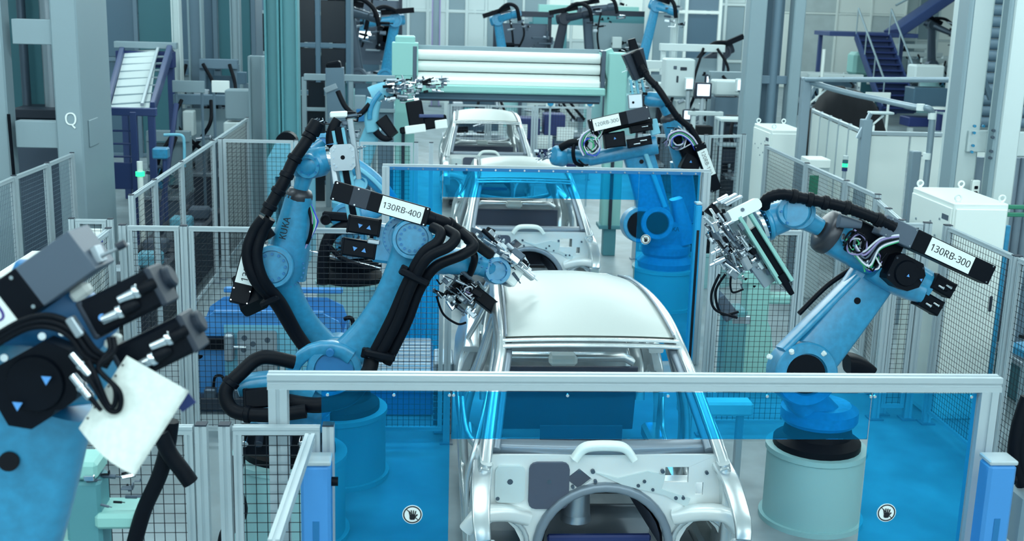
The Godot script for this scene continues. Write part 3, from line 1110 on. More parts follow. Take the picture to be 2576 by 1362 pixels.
func motor(t, c, x, n, L, H, D, tris = [], plugs = 0):
	var B = bas(x, n)
	var m = mb(t)
	m.box(c, Vector3(L, H, D), B, minf(H, D) * 0.10)
	var o = part(t, "motor", m, "black")
	m = mb(t)
	m.box(c + B.x * L * 0.47, Vector3(L * 0.08, H * 1.05, D * 1.05), B, 0.006)
	part(o, "end_shield", m, "anthracite" if plugs == 3 else "black")
	m = mb(t)
	m.box(c - B.x * L * 0.47, Vector3(L * 0.08, H * 1.05, D * 1.05), B, 0.006)
	part(o, "end_shield", m, "anthracite" if plugs == 3 else "black")
	for k in tris:
		m = mb(t)
		var p = c + B.x * L * k[0] + B.y * H * k[1] + B.z * D * 0.5
		var s = H * (k[3] if k.size() > 3 else 0.15)
		var e = B.x.rotated(B.z, k[2])
		var e2 = B.z.cross(e)
		m.prism(PackedVector2Array([Vector2(-0.9, -0.6), Vector2(0.9, -0.6), Vector2(0, 1.0)]), p, e * s, e2 * s, B.z * 0.002)
		part(o, "triangle_mark", m, "triangle_blue")
	var big = 1.75 if plugs == 3 else 1.0
	for k in mini(plugs, 2):
		m = mb(t)
		var p = c + B.x * L * (0.18 - 0.3 * k) + B.y * H * (0.10 - 0.26 * k) + B.z * (D * 0.5 + H * 0.07)
		m.cyl(p - B.x * L * 0.17, p + B.x * L * 0.05, H * 0.07 * big, H * 0.085 * big, 12, 0.002)
		m.cyl(p + B.x * L * 0.05, p + B.x * L * 0.12, H * 0.11 * big, -1.0, 12, 0.002)
		part(o, "plug", m, "chrome")
		m = mb(t)
		m.tube(spline([p + B.x * L * 0.12, p + B.x * L * 0.22, p + B.x * L * 0.3 - B.z * H * 0.1], 4), H * 0.085 * big, 10)
		part(o, "plug_boot", m, "rubber")
	return o

func coil(t, c, x, n, r, k, seed_, mats = ["wire_white", "wire_violet", "black", "wire_green", "wire_white", "wire_blue", "grey_case"]):
	var rng = RandomNumberGenerator.new()
	rng.seed = seed_
	var B = bas(x, n)
	for i in k:
		var pts = []
		var r1 = r * rng.randf_range(0.55, 1.05)
		var cc = c + B.x * rng.randf_range(-0.2, 0.2) * r + B.y * rng.randf_range(-0.2, 0.2) * r + B.z * rng.randf_range(-0.3, 0.6) * r
		var a0 = rng.randf() * TAU
		for j in 9:
			var a = a0 + j * TAU * rng.randf_range(0.75, 0.95) / 8.0
			pts.append(cc + B.x * cos(a) * r1 * 0.9 + B.y * sin(a) * r1 * rng.randf_range(0.9, 1.1) + B.z * rng.randf_range(-0.25, 0.25) * r)
		pts.append(cc + (B.x * cos(a0 + 6.8) + B.y * sin(a0 + 6.8)) * r1 * 1.5)
		var m = mb(t)
		m.tube(spline(pts, 4), 0.007, 6)
		part(t, "cable", m, mats[i % mats.size()])

func clutter(t, g, c, B, size, n, seed_, share = 0.72):
	# the blocks, cylinders, brackets and fittings of a gripper, each a piece of its own
	var rng = RandomNumberGenerator.new()
	rng.seed = seed_
	for i in n:
		var p = c + B.x * rng.randf_range(-0.5, 0.5) * size.x + B.y * rng.randf_range(-0.5, 0.5) * size.y + B.z * rng.randf_range(-0.5, 0.5) * size.z
		var k = rng.randi() % 4
		var mt = "chrome" if rng.randf() < share * 0.35 else ("steel" if rng.randf() < share * 0.6 else ("dark_steel" if rng.randf() < 0.55 else "black"))
		var u = size.length() * rng.randf_range(0.05, 0.13)
		var R = B * Basis(Vector3(rng.randf() - 0.5, rng.randf() - 0.5, rng.randf() - 0.5).normalized(), rng.randf_range(-0.5, 0.5))
		var m = mb(t)
		if k == 0:
			m.box(p, Vector3(u * 1.5, u * 0.8, u * 0.7), R, u * 0.08)
			part(g, "clamp_block", m, mt)
		elif k == 1:
			m.cyl(p - R.x * u, p + R.x * u, u * 0.3, -1.0, 12, u * 0.05)
			m.cyl(p + R.x * u, p + R.x * u * 1.7, u * 0.12, -1.0, 8)
			part(g, "cylinder", m, mt)
		elif k == 2:
			m.box(p, Vector3(u * 1.7, u * 0.18, u * 0.9), R, u * 0.04)
			m.box(p + R.x * u * 0.8 + R.y * u * 0.35, Vector3(u * 0.18, u * 0.8, u * 0.9), R, u * 0.04)
			part(g, "bracket", m, mt)
		else:
			m.lathe(p, R.y, [Vector2(u * 0.4, 0), Vector2(u * 0.4, u * 0.3), Vector2(u * 0.25, u * 0.3), Vector2(u * 0.25, u * 0.7), Vector2(u * 0.1, u * 0.75)], 12)
			part(g, "fitting", m, mt)

func head_ball(t, nm, c, ax, r, l, mat_ = "robot_blue"):
	var m = mb(t)
	m.lathe(c - ax.normalized() * l / 2, ax, [Vector2(r * 0.75, 0), Vector2(r * 0.97, l * 0.12), Vector2(r, l * 0.3), Vector2(r, l * 0.7), Vector2(r * 0.97, l * 0.88), Vector2(r * 0.75, l)], 28, true)
	return part(t, nm, m, mat_)

func mid(pts):
	var s = Vector3.ZERO
	for p in pts:
		s += p
	return s / pts.size()

# ------------------------------------------------------------------ the robots in the nearest cell
func robots():
	robot_a()
	robot_b()
	robot_e()
	robot_h()

func robot_a():
	var zf = Vector3(0.03, 0.15, 0.98).normalized()
	var base = Vector3(-1.0, 0, -8.3)
	var t = thing("robot_arm", "blue robot leaning right with three thick black hoses, arm tag ending 400", "robot", base, "")
	var S = Vector3(-0.659, 1.346, -8.25)
	var E = Vector3(-0.105, 2.308, -8.25)
	pedestal(t, base, 0.41, 0.66)
	turret(t, base, 0.66, Vector3(-0.66, 1.24, -8.3), Vector3.BACK)
	hub(t, "shoulder_hub", S + Vector3(0, -0.03, -0.05), zf, 0.20, 0.34, "robot_blue", "deep_blue", 0.74)
	var m = mb(t)
	var arcp = []
	for i in 9:
		var a = lerpf(0.25, 1.05, i / 8.0) * PI
		arcp.append(S + Vector3(cos(a) * 0.25 - 0.05, sin(a) * 0.22 - 0.06, 0.06))
	sweep(m, arcp, 0.10, 0.12, Vector3.BACK, 0.7)
	part(t, "shoulder_guard", m, "robot_blue")
	m = mb(t)
	m.cyl(S + Vector3(-0.02, 0.15, 0.13), S + Vector3(-0.02, 0.15, 0.17), 0.03, -1.0, 14, 0.004)
	part(t, "pivot_bolt", m, "deep_blue")
	var la = limb(t, "lower_arm", S, E, zf, 0.27, 0.25, 0.17, 0.15, Vector3(0.075, -0.05, 0), "robot_blue", 0.36, 0.10)
	var lh = hub(t, "elbow_hub", E + zf * 0.02, zf, 0.145, 0.23, "robot_blue", "robot_blue", 0.8)
	bolts(lh, E + zf * 0.117, zf, 0.085, 14, 0.010, "deep_blue", 0.014)
	var gh = hub(t, "gear_hub", E - zf * 0.13 + Vector3(-0.05, 0.0, 0), zf, 0.165, 0.12, "robot_blue")
	bolts(gh, E - zf * 0.075 + Vector3(-0.05, 0.0, 0), zf, 0.148, 30, 0.007, "deep_blue", 0.014)
	# elbow block and motors at its back
	m = mb(t)
	m.box(Vector3(-0.304, 2.234, -8.42), Vector3(0.17, 0.28, 0.22), bas(Vector3(0.98, -0.13, 0), zf), 0.02)
	part(t, "elbow_block", m, "robot_blue")
	motor(t, Vector3(-0.45, 2.374, -8.36), Vector3(0.98, -0.14, 0), zf, 0.235, 0.125, 0.13, [[-0.12, 0.0, 0.9], [0.16, -0.06, -0.1]], 0)
	motor(t, Vector3(-0.487, 2.206, -8.36), Vector3(0.98, -0.14, 0), zf, 0.245, 0.125, 0.13, [[-0.12, 0.0, 0.9], [0.16, -0.06, -0.1]], 0)
	m = mb(t)
	m.box(Vector3(-0.38, 2.264, -8.33), Vector3(0.09, 0.035, 0.08), bas(Vector3(0.98, -0.14, 0), zf), 0.006)
	m.box(Vector3(-0.414, 2.322, -8.33), Vector3(0.02, 0.05, 0.02), bas(Vector3(0.98, -0.14, 0), zf), 0.004)
	part(t, "junction_plate", m, "steel")
	# forearm towards the car, wrist, hand
	var W = Vector3(0.375, 2.019, -8.75)
	limb(t, "forearm", Vector3(-0.066, 2.124, -8.45), W, zf, 0.24, 0.19, 0.24, 0.19, Vector3.ZERO, "robot_blue", 0.48)
	hose(t, "wrist_band", [Vector3(0.319, 2.183, -8.62), Vector3(0.36, 2.101, -8.55), Vector3(0.324, 1.951, -8.64), Vector3(0.275, 1.911, -8.7)], 0.028, "rubber")
	limb(t, "wrist", Vector3(0.357, 2.019, -8.75), Vector3(0.588, 1.898, -8.9), zf, 0.15, 0.17, 0.15, 0.16, Vector3.ZERO, "robot_blue", 0.45)
	var wh = hub(t, "wrist_cover", Vector3(0.538, 1.947, -8.8), Vector3(0.2, 0.25, 0.95), 0.105, 0.12, "robot_blue")
	bolts(wh, Vector3(0.534, 1.963, -8.73), Vector3(0.2, 0.25, 0.95), 0.08, 6, 0.008, "deep_blue")
	bolts(wh, Vector3(0.446, 2.043, -8.66), Vector3(0.1, 0.5, 0.85), 0.045, 7, 0.008, "deep_blue")
	m = mb(t)
	m.cyl(Vector3(0.615, 1.881, -8.92), Vector3(0.669, 1.851, -8.97), 0.075, -1.0, 20, 0.005)
	part(t, "tool_flange", m, "steel")
	# label beam on top
	duct(t, Vector3(-0.66, 2.657, -8.2), Vector3(0.009, 2.472, -8.2), zf, 0.135, 0.14, [[0.19, 0.38, "anthracite"], [0.50, 0.94, "label_white", 1]], "130RB-400", 0.89)
	m = mb(t)
	m.cyl(Vector3(-0.005, 2.472, -8.2), Vector3(0.063, 2.458, -8.2), 0.055, 0.045, 16, 0.006)
	part(t, "hose_socket", m, "black")
	hose(t, "supply_hose", [Vector3(0.032, 2.469, -8.2), Vector3(0.145, 2.427, -8.22), Vector3(0.264, 2.327, -8.35), Vector3(0.388, 2.203, -8.5), Vector3(0.475, 2.122, -8.6)], 0.042, "rubber", false, [0.3, 0.62], "black")
	# three big hoses along the lower arm that loop over the elbow
	var k = 0
	for L in [[Vector3(-0.37, 1.516, -8), Vector3(-0.239, 1.786, -8), Vector3(-0.138, 2.032, -8), Vector3(-0.029, 2.249, -7.99), Vector3(0.074, 2.335, -7.99), Vector3(0.096, 2.398, -8.03), Vector3(0.041, 2.42, -8.1)], [Vector3(-0.335, 1.488, -7.97), Vector3(-0.197, 1.768, -7.96), Vector3(-0.101, 2.028, -7.96), Vector3(0.007, 2.23, -7.95), Vector3(0.157, 2.316, -7.95), Vector3(0.201, 2.377, -8), Vector3(0.136, 2.404, -8.1)], [Vector3(-0.275, 1.443, -8.02), Vector3(-0.136, 1.738, -8.02), Vector3(-0.046, 1.985, -8.02), Vector3(0.063, 2.157, -8), Vector3(0.256, 2.25, -8), Vector3(0.331, 2.303, -8.05), Vector3(0.243, 2.376, -8.15)]]:
		hose(t, "arm_hose", L, 0.038, "rubber")
		k += 1
	for c in [[Vector3(-0.083, 2.089, -7.98), Vector3(-0.158, 2.136, -7.98), Vector3(-0.016, 2.067, -7.98)], [Vector3(-0.321, 1.523, -7.97), Vector3(-0.424, 1.537, -7.97), Vector3(-0.237, 1.497, -7.97)]]:
		m = mb(t)
		m.box(c[0], Vector3(0.22, 0.05, 0.15), bas(c[2] - c[1], zf), 0.012)
		m.box(c[1], Vector3(0.05, 0.07, 0.06), bas(c[2] - c[1], zf), 0.008)
		part(t, "hose_clamp_bar", m, "black")
	# rear of the column with its motor and the loop of hose round the base
	limb(t, "counter_block", Vector3(-0.829, 1.187, -8.15), Vector3(-1.328, 1.266, -8), Vector3.BACK, 0.20, 0.13, 0.2, 0.16, Vector3(0, 0.05, 0), "robot_blue", 0.4)
	motor(t, Vector3(-1.113, 1.228, -7.9), Vector3(1, 0.08, 0), Vector3(0, 0.3, 1), 0.28, 0.14, 0.16, [], 0)
	hose(t, "base_hose", [Vector3(-0.922, 1.454, -8), Vector3(-1.136, 1.504, -7.95), Vector3(-1.268, 1.417, -7.9), Vector3(-1.377, 1.288, -7.85), Vector3(-1.313, 1.161, -7.8), Vector3(-1.062, 1.151, -7.75), Vector3(-0.817, 1.181, -7.75)], 0.05, "rubber", false, [0.45, 0.75])
	hose(t, "base_hose", [Vector3(-0.97, 1.199, -7.9), Vector3(-0.74, 1.206, -7.8), Vector3(-0.523, 1.248, -7.85), Vector3(-0.404, 1.391, -7.95), Vector3(-0.378, 1.478, -8)], 0.055, "rubber", false, [])
	m = mb(t)
	m.box(Vector3(-1.058, 0.903, -7.9), Vector3(0.5, 0.22, 0.1), bas(Vector3(1, -0.05, 0), Vector3.BACK), 0.02)
	part(t, "connector_box", m, "black")
	for q in 5:
		m = mb(t)
		m.cyl(Vector3(-1.052, 0.922, -7.85) + Vector3(-0.2 + 0.1 * q, 0.03, 0.0), Vector3(-1.052, 0.922, -7.85) + Vector3(-0.2 + 0.1 * q, 0.0, 0.07), 0.03, -1.0, 12, 0.004)
		part(t, "connector", m, "chrome" if q % 2 == 0 else "anthracite")
	hose(t, "floor_hose", [Vector3(-1.294, 0.823, -7.8), Vector3(-1.318, 0.636, -7.75), Vector3(-1.274, 0.45, -7.7), Vector3(-1.357, 0.333, -7.6), Vector3(-1.39, 0.108, -7.6)], 0.05, "rubber")
	# gripper
	var g = Node3D.new()
	g.name = "gripper"
	t.add_child(g)
	var B = bas(Vector3(0.8, 1.901, -8.9) - Vector3(0.405, 2.213, -8.9), Vector3(0.1, 0.5, 0.85))
	m = mb(t)
	m.box(Vector3(0.616, 2.036, -9), Vector3(0.55, 0.05, 0.06), B, 0.01)
	m.box(Vector3(0.645, 1.999, -8.95), Vector3(0.5, 0.03, 0.05), B, 0.008)
	part(g, "carrier_rail", m, "steel")
	for q in [[Vector3(0.467, 2.182, -8.9), 0.13], [Vector3(0.583, 2.114, -8.9), 0.16], [Vector3(0.704, 2.011, -8.9), 0.14], [Vector3(0.76, 1.943, -8.88), 0.10]]:
		m = mb(t)
		m.cyl(q[0] - B.x * q[1], q[0] + B.x * q[1], 0.022, -1.0, 12, 0.004)
		m.cyl(q[0] + B.x * q[1], q[0] + B.x * q[1] * 1.4, 0.008, -1.0, 8)
		part(g, "cylinder", m, "chrome")
	m = mb(t)
	m.box(Vector3(0.669, 1.899, -8.9), Vector3(0.14, 0.16, 0.04), B, 0.01)
	part(g, "mounting_plate", m, "label_white")
	clutter(t, g, Vector3(0.581, 2.091, -8.86), B, Vector3(0.50, 0.16, 0.16), 44, 3, 0.9)
	var B2 = bas(Vector3(0.75, -0.6, 0), Vector3(0, 0.4, 0.9))
	m = mb(t)
	m.box(Vector3(0.41, 1.746, -8.8), Vector3(0.34, 0.10, 0.10), B2, 0.01)
	m.box(Vector3(0.24, 1.781, -8.78), Vector3(0.14, 0.14, 0.12), B2, 0.01)
	part(g, "servo_unit", m, "black")
	clutter(t, g, Vector3(0.26, 1.817, -8.64), B2, Vector3(0.34, 0.26, 0.16), 60, 5, 0.75)
	coil(t, Vector3(0.326, 1.833, -8.64), Vector3(1, 0, 0), Vector3(0, 0.3, 1), 0.06, 8, 11, ["wire_white", "black", "black", "wire_violet", "grey_case"])
	hose(t, "thin_cable", [Vector3(0.08, 1.768, -8.7), Vector3(0.134, 1.627, -8.7), Vector3(0.242, 1.549, -8.7), Vector3(0.31, 1.553, -8.72)], 0.009, "black")

func robot_b():
	var n = Vector3(0.04, 0.12, 0.99).normalized()
	var base = Vector3(-0.72, 0, -9.45)
	var t = thing("robot_arm", "blue upright robot holding a silver plate, behind the curved arm tagged 400", "robot", base)
	var S = Vector3(-0.708, 1.115, -9.2)
	var E = Vector3(-1.186, 1.924, -9)
	pedestal(t, base, 0.39, 0.6)
	turret(t, base, 0.6, S + Vector3(0, -0.06, -0.1), Vector3.BACK)
	limb(t, "lower_arm", S, E, n, 0.26, 0.31, 0.16, 0.15, Vector3(-0.05, -0.06, 0), "robot_blue", 0.36, 0.15)
	hub(t, "shoulder_hub", S, n, 0.19, 0.25, "robot_blue")
	var h = hub(t, "elbow_hub", E + n * 0.03, n, 0.165, 0.2, "robot_blue", "robot_blue", 0.78)
	bolts(h, E + n * 0.12, n, 0.10, 12, 0.011, "deep_blue", 0.012)
	bolts(h, E + Vector3(0.08, -0.02, 0.0), n, 0.155, 26, 0.008, "deep_blue", 0.02)
	var F0 = Vector3(-1.126, 1.832, -9.1)
	var F1 = Vector3(-0.99, 2.462, -9.1)
	limb(t, "forearm", F0, F1, n, 0.37, 0.205, 0.26, 0.2, Vector3(0.01, 0, 0), "robot_blue", 0.42)
	lettering(t, "lettering", "KUKA", Vector3(-1.088, 2.23, -8.945), F1 - F0 + Vector3(0.02, 0, 0), Vector3(-1, 0.2, 0.0), 0.175, "ink", 0.004)
	for c in [[Vector3(-1.246, 2.084, -8.93), Vector3(-1, 0.3, 0.2)], [Vector3(-1.12, 2.054, -8.93), Vector3(1, -0.1, 0.3)]]:
		var m = mb(t)
		m.cyl(c[0] - c[1].normalized() * 0.02, c[0] + c[1].normalized() * 0.025, 0.022, -1.0, 12, 0.006)
		part(t, "stop_buffer", m, "label_white")
	limb(t, "stop_bracket", Vector3(-1.253, 2.073, -8.98), Vector3(-1.13, 2.048, -8.96), n, 0.05, 0.05, 0.05, 0.05, Vector3.ZERO, "robot_blue")
	var ax = (F1 - F0).normalized()
	var m = mb(t)
	m.lathe(F1 - ax * 0.035, ax, [Vector2(0.100, 0), Vector2(0.108, 0.012), Vector2(0.104, 0.05), Vector2(0.085, 0.085), Vector2(0.045, 0.095)], 26, true)
	part(t, "wrist_collar", m, "copper_ring")
	limb(t, "wrist_neck", F1 + ax * 0.05, Vector3(-0.936, 2.656, -9.1), n, 0.11, 0.14, 0.13, 0.16, Vector3.ZERO, "robot_blue", 0.4)
	head_ball(t, "wrist_head", Vector3(-0.899, 2.712, -9.1), Vector3(1, 0.25, 0.2), 0.115, 0.26)
	limb(t, "wrist_body", Vector3(-0.92, 2.724, -9.1), Vector3(-0.75, 2.761, -9.08), n, 0.21, 0.19, 0.2, 0.2, Vector3.ZERO, "robot_blue", 0.45)
	limb(t, "wrist_upper", Vector3(-0.893, 2.789, -9.15), Vector3(-0.815, 2.855, -9.2), n, 0.14, 0.1, 0.14, 0.1, Vector3.ZERO, "robot_blue", 0.4)
	h = hub(t, "wrist_cover", Vector3(-0.909, 2.711, -9.02), Vector3(-0.1, -0.1, 1), 0.095, 0.1, "robot_blue")
	bolts(h, Vector3(-0.904, 2.718, -8.97), Vector3(-0.1, -0.1, 1), 0.075, 8, 0.008, "deep_blue")
	m = mb(t)
	m.cyl(Vector3(-0.763, 2.754, -9.08), Vector3(-0.726, 2.764, -9.08), 0.105, -1.0, 24, 0.006)
	part(t, "tool_flange", m, "chrome")
	# gripper with silver plate
	var g = Node3D.new()
	g.name = "gripper"
	t.add_child(g)
	var P = Vector3(-0.643, 2.782, -8.98)
	var B = bas(Vector3(1, 0.07, 0), Vector3(0.0, 0.1, 1))
	m = mb(t)
	m.prism(rrect(0.187, 0.2, 0.03, 1), P, B.x, B.y, B.z * 0.03)
	part(g, "silver_plate", m, "steel")
	m = mb(t)
	m.cyl(P + B.z * 0.026, P + B.z * 0.0315, 0.017, -1.0, 16)
	part(g, "bore_shade", m, "black")  # black disc paints the dark of the centre hole
	for q in [[-0.07, 0.055], [-0.055, 0.075], [0.06, 0.075], [0.075, 0.05], [-0.07, 0.0], [0.08, 0.0], [-0.07, -0.05], [0.075, -0.05], [0.06, -0.065], [-0.055, -0.07]]:
		m = mb(t)
		m.cyl(P + B.x * q[0] + B.y * q[1] + B.z * 0.03, P + B.x * q[0] + B.y * q[1] + B.z * 0.042, 0.008, -1.0, 8)
		part(g, "bolt", m, "chrome")
	for q in [[Vector3(-0.721, 2.974, -9.04), Vector3(-0.597, 2.265, -9.04)], [Vector3(-0.649, 3, -9.04), Vector3(-0.52, 2.266, -9.04)]]:
		limb(g, "rail", q[0], q[1], n, 0.024, 0.024, 0.05, 0.05, Vector3.ZERO, "pale_blue", 0.2)
	limb(g, "belt", Vector3(-0.684, 3.006, -9.03), Vector3(-0.557, 2.268, -9.03), n, 0.05, 0.05, 0.03, 0.03, Vector3.ZERO, "black", 0.2)
	limb(g, "side_plate", Vector3(-0.722, 2.702, -9.02), Vector3(-0.7, 2.576, -9), n, 0.04, 0.05, 0.06, 0.06, Vector3.ZERO, "steel", 0.2)
	limb(g, "side_plate", Vector3(-0.595, 3.067, -9.05), Vector3(-0.525, 2.611, -9.03), n, 0.05, 0.04, 0.04, 0.04, Vector3.ZERO, "steel", 0.2)
	limb(g, "cover", Vector3(-0.727, 2.875, -9.1), Vector3(-0.691, 3.057, -9.12), n, 0.11, 0.07, 0.10, 0.08, Vector3(-0.02, 0, 0), "black", 0.3)
	m = mb(t)
	m.box(Vector3(-0.684, 3.091, -9.15), Vector3(0.13, 0.05, 0.12), B, 0.01)
	part(g, "top_bracket", m, "label_white")
	clutter(t, g, Vector3(-0.648, 2.963, -9.15), B, Vector3(0.22, 0.34, 0.10), 26, 21, 0.5)
	clutter(t, g, Vector3(-0.846, 2.996, -9.15), B, Vector3(0.2, 0.12, 0.1), 12, 22, 0.4)
	# supply hose with black fitting
	m = mb(t)
	m.cyl(Vector3(-0.831, 3.052, -9), Vector3(-0.881, 2.954, -8.98), 0.055, 0.06, 18, 0.008)
	part(t, "hose_socket", m, "black")
	hose(t, "supply_hose", [Vector3(-0.856, 3, -9), Vector3(-0.933, 2.875, -8.95), Vector3(-1.012, 2.756, -8.92), Vector3(-1.078, 2.61, -8.88), Vector3(-1.152, 2.475, -8.86), Vector3(-1.217, 2.356, -8.84)], 0.046, "rubber", false, [0.12, 0.38, 0.55, 0.72, 0.9], "black")
	for w in 2:
		hose(t, "arm_hose", [Vector3(-1.232, 2.327, -8.86) + Vector3(0.05 * w, 0, 0.02), Vector3(-1.309, 2.216, -8.84) + Vector3(0.065 * w, 0, 0), Vector3(-1.357, 2.05, -8.82) + Vector3(0.07 * w, 0, 0), Vector3(-1.302, 1.849, -8.82) + Vector3(0.06 * w, 0, 0), Vector3(-1.164, 1.641, -8.84) + Vector3(0.045 * w, 0.01, -0.05), Vector3(-1.038, 1.401, -8.9) + Vector3(0.03 * w, 0, -0.05), Vector3(-0.922, 1.225, -8.95) + Vector3(0.03 * w, 0, 0)], 0.045, "rubber")
	m = mb(t)
	m.box(Vector3(-1.194, 1.682, -8.84), Vector3(0.15, 0.05, 0.12), bas(Vector3(0.9, 0.4, 0), n), 0.012)
	part(t, "hose_clamp_bar", m, "black")
	limb(t, "saddle_cover", Vector3(-1.297, 2.279, -8.98), Vector3(-1.215, 2.143, -8.98), n, 0.10, 0.12, 0.1, 0.1, Vector3.ZERO, "black", 0.3)
	# label beam behind the elbow, seen end on
	duct(t, Vector3(-1.462, 1.612, -9), Vector3(-1.37, 2.004, -9.15), Vector3(0.1, 0.1, 1), 0.15, 0.14, [[0.36, 0.97, "label_white", 1]], "130RB-", 0.85)
	limb(t, "motor_cover", Vector3(-1.451, 1.772, -9.2), Vector3(-1.34, 1.581, -9), n, 0.16, 0.2, 0.16, 0.16, Vector3.ZERO, "black", 0.2)
	# cables on the right of the forearm
	hose(t, "cable_loom", [Vector3(-0.916, 2.384, -9.05), Vector3(-0.888, 2.269, -9), Vector3(-0.907, 2.143, -9), Vector3(-0.95, 2.062, -9.05)], 0.014, "black")
	for w in 4:
		hose(t, "cable", [Vector3(-0.923, 2.438, -9.1), Vector3(-0.881, 2.316, -9) + Vector3(0.010 * w, 0, 0.01 * (w % 2)), Vector3(-0.895, 2.19, -9) + Vector3(0.016 * w, 0.02 * w, 0), Vector3(-0.941, 2.059, -9.02)], 0.006, ["wire_violet", "wire_green", "wire_white", "wire_blue"][w])

func robot_e():
	var n = Vector3(0.03, 0.15, 0.98).normalized()
	var base = Vector3(3.10, 0, -8.55)
	var t = thing("robot_arm", "blue robot on the right reaching left, arm tag 130RB-300, thick hose over its head", "robot", base)
	var S = Vector3(2.863, 1.276, -8.4)
	var E = Vector3(3.465, 2.071, -8.55)
	pedestal(t, base, 0.38, 0.62)
	turret(t, base, 0.62, S + Vector3(0.0, -0.1, -0.1), Vector3.BACK)
	limb(t, "lower_arm", S, E, n, 0.40, 0.36, 0.16, 0.15, Vector3(0.015, -0.015, 0), "robot_blue", 0.30, 0.06)
	hub(t, "shoulder_hub", S + n * 0.04, n, 0.245, 0.24, "robot_blue", "black", 0.66)
	for c in [[Vector3(2.6, 1.417, -8.3), Vector3(-1, 0.5, 0.4)], [Vector3(2.982, 1.448, -8.28), Vector3(0.6, 0.7, 0.4)], [Vector3(2.746, 1.459, -8.27), Vector3(-0.3, 0.9, 0.4)]]:
		var m = mb(t)
		m.cyl(c[0], c[0] + c[1].normalized() * 0.035, 0.02, -1.0, 12, 0.005)
		part(t, "stop_buffer", m, "label_white")
	var m = mb(t)
	var bore = Vector3(3.271, 1.83, -8.44)
	m.cyl(bore - n * 0.02, bore + n * 0.016, 0.026, -1.0, 18)
	part(t, "bore_shade", m, "black")  # open hole in the arm, its darkness painted as a black disc
	limb(t, "arm_edge", Vector3(2.69, 1.462, -8.36), Vector3(3.26, 2.008, -8.5), n, 0.05, 0.05, 0.18, 0.17, Vector3.ZERO, "robot_blue", 0.4)
	hose(t, "side_cable", [Vector3(2.885, 1.679, -8.6), Vector3(3.104, 1.891, -8.65), Vector3(3.314, 2.043, -8.66)], 0.02, "black")
	# forearm
	var F0 = Vector3(3.815, 1.93, -8.5)
	var F1 = Vector3(3.005, 2.354, -8.5)
	limb(t, "forearm", F0, F1, n, 0.26, 0.30, 0.28, 0.27, Vector3.ZERO, "robot_blue", 0.4)
	limb(t, "forearm_gusset", Vector3(3.75, 1.901, -8.45), Vector3(3.372, 2.092, -8.45), n, 0.16, 0.2, 0.25, 0.25, Vector3(0, -0.02, 0), "robot_blue", 0.4)
	var ax = (F1 - F0).normalized()
	m = mb(t)
	m.lathe(F1 - ax * 0.02, ax, [Vector2(0.168, -0.03), Vector2(0.174, 0.0), Vector2(0.165, 0.04), Vector2(0.13, 0.062), Vector2(0.08, 0.066)], 28, true)
	part(t, "wrist_collar", m, "copper_ring")
	limb(t, "wrist_neck", F1 + ax * 0.06, Vector3(2.794, 2.463, -8.5), n, 0.13, 0.17, 0.15, 0.18, Vector3.ZERO, "robot_blue", 0.45)
	var h = hub(t, "wrist_head", Vector3(2.735, 2.505, -8.48), Vector3(0.1, 0.15, 1), 0.13, 0.24, "robot_blue")
	m = mb(t)
	m.cyl(Vector3(2.7, 2.525, -8.37), Vector3(2.69, 2.53, -8.34), 0.125, 0.115, 28, 0.006)
	part(t, "wrist_cover", m, "robot_blue")
	bolts(h, Vector3(2.692, 2.529, -8.345), Vector3(0.1, 0.15, 1), 0.098, 6, 0.011, "deep_blue")
	limb(t, "wrist_body", Vector3(2.71, 2.477, -8.5), Vector3(2.533, 2.414, -8.5), n, 0.22, 0.26, 0.22, 0.22, Vector3.ZERO, "robot_blue", 0.45)
	h = hub(t, "flange_ring", Vector3(2.542, 2.414, -8.5), Vector3(-0.93, -0.3, 0.1), 0.14, 0.04, "robot_blue")
	bolts(h, Vector3(2.518, 2.408, -8.5), Vector3(-0.93, -0.3, 0.1), 0.125, 16, 0.007, "deep_blue")
	m = mb(t)
	m.cyl(Vector3(2.519, 2.405, -8.5), Vector3(2.483, 2.389, -8.5), 0.135, -1.0, 26, 0.006)
	part(t, "tool_flange", m, "chrome")
	# motors
	m = mb(t)
	var Q = bas(Vector3(0.9, -0.43, 0), n)
	var mc = Vector3(3.542, 2.099, -8.22)
	m.prism(PackedVector2Array([Vector2(-0.135, -0.07), Vector2(-0.12, -0.10), Vector2(-0.02, -0.125), Vector2(0.07, -0.115), Vector2(0.14, -0.05), Vector2(0.145, 0.05), Vector2(0.09, 0.12), Vector2(-0.09, 0.12), Vector2(-0.135, 0.08)]), mc - Q.z * 0.2, Q.x, Q.y, Q.z * 0.2)
	m.lathe(mc, Q.z, [Vector2(0.098, 0), Vector2(0.09, 0.018), Vector2(0.0, 0.018)], 24)
	var cov = part(t, "motor_cover", m, "black")
	for q in [[Vector3(3.543, 2.088, -8.19), 0.2], [Vector3(3.654, 2.054, -8.21), -0.5]]:
		m = mb(t)
		var e = Q.x.rotated(Q.z, q[1]) * 0.013
		m.prism(PackedVector2Array([Vector2(-0.9, -0.6), Vector2(0.9, -0.6), Vector2(0, 1.0)]), q[0] + Q.z * 0.004, e, Q.z.cross(e), Q.z * 0.003)
		part(cov, "triangle_mark", m, "triangle_blue")
	for q in [Vector2(-0.12, 0.07), Vector2(-0.12, -0.07), Vector2(0.1, 0.09)]:
		m = mb(t)
		m.cyl(mc + Q.x * q.x + Q.y * q.y, mc + Q.x * q.x + Q.y * q.y + Q.z * 0.008, 0.009, -1.0, 8)
		part(cov, "screw", m, "anthracite")
	limb(t, "base_motor", Vector3(3.34, 1.247, -8.7), Vector3(3.525, 1.182, -8.7), Vector3.BACK, 0.16, 0.12, 0.2, 0.2, Vector3(0, 0.02, 0), "black", 0.3)
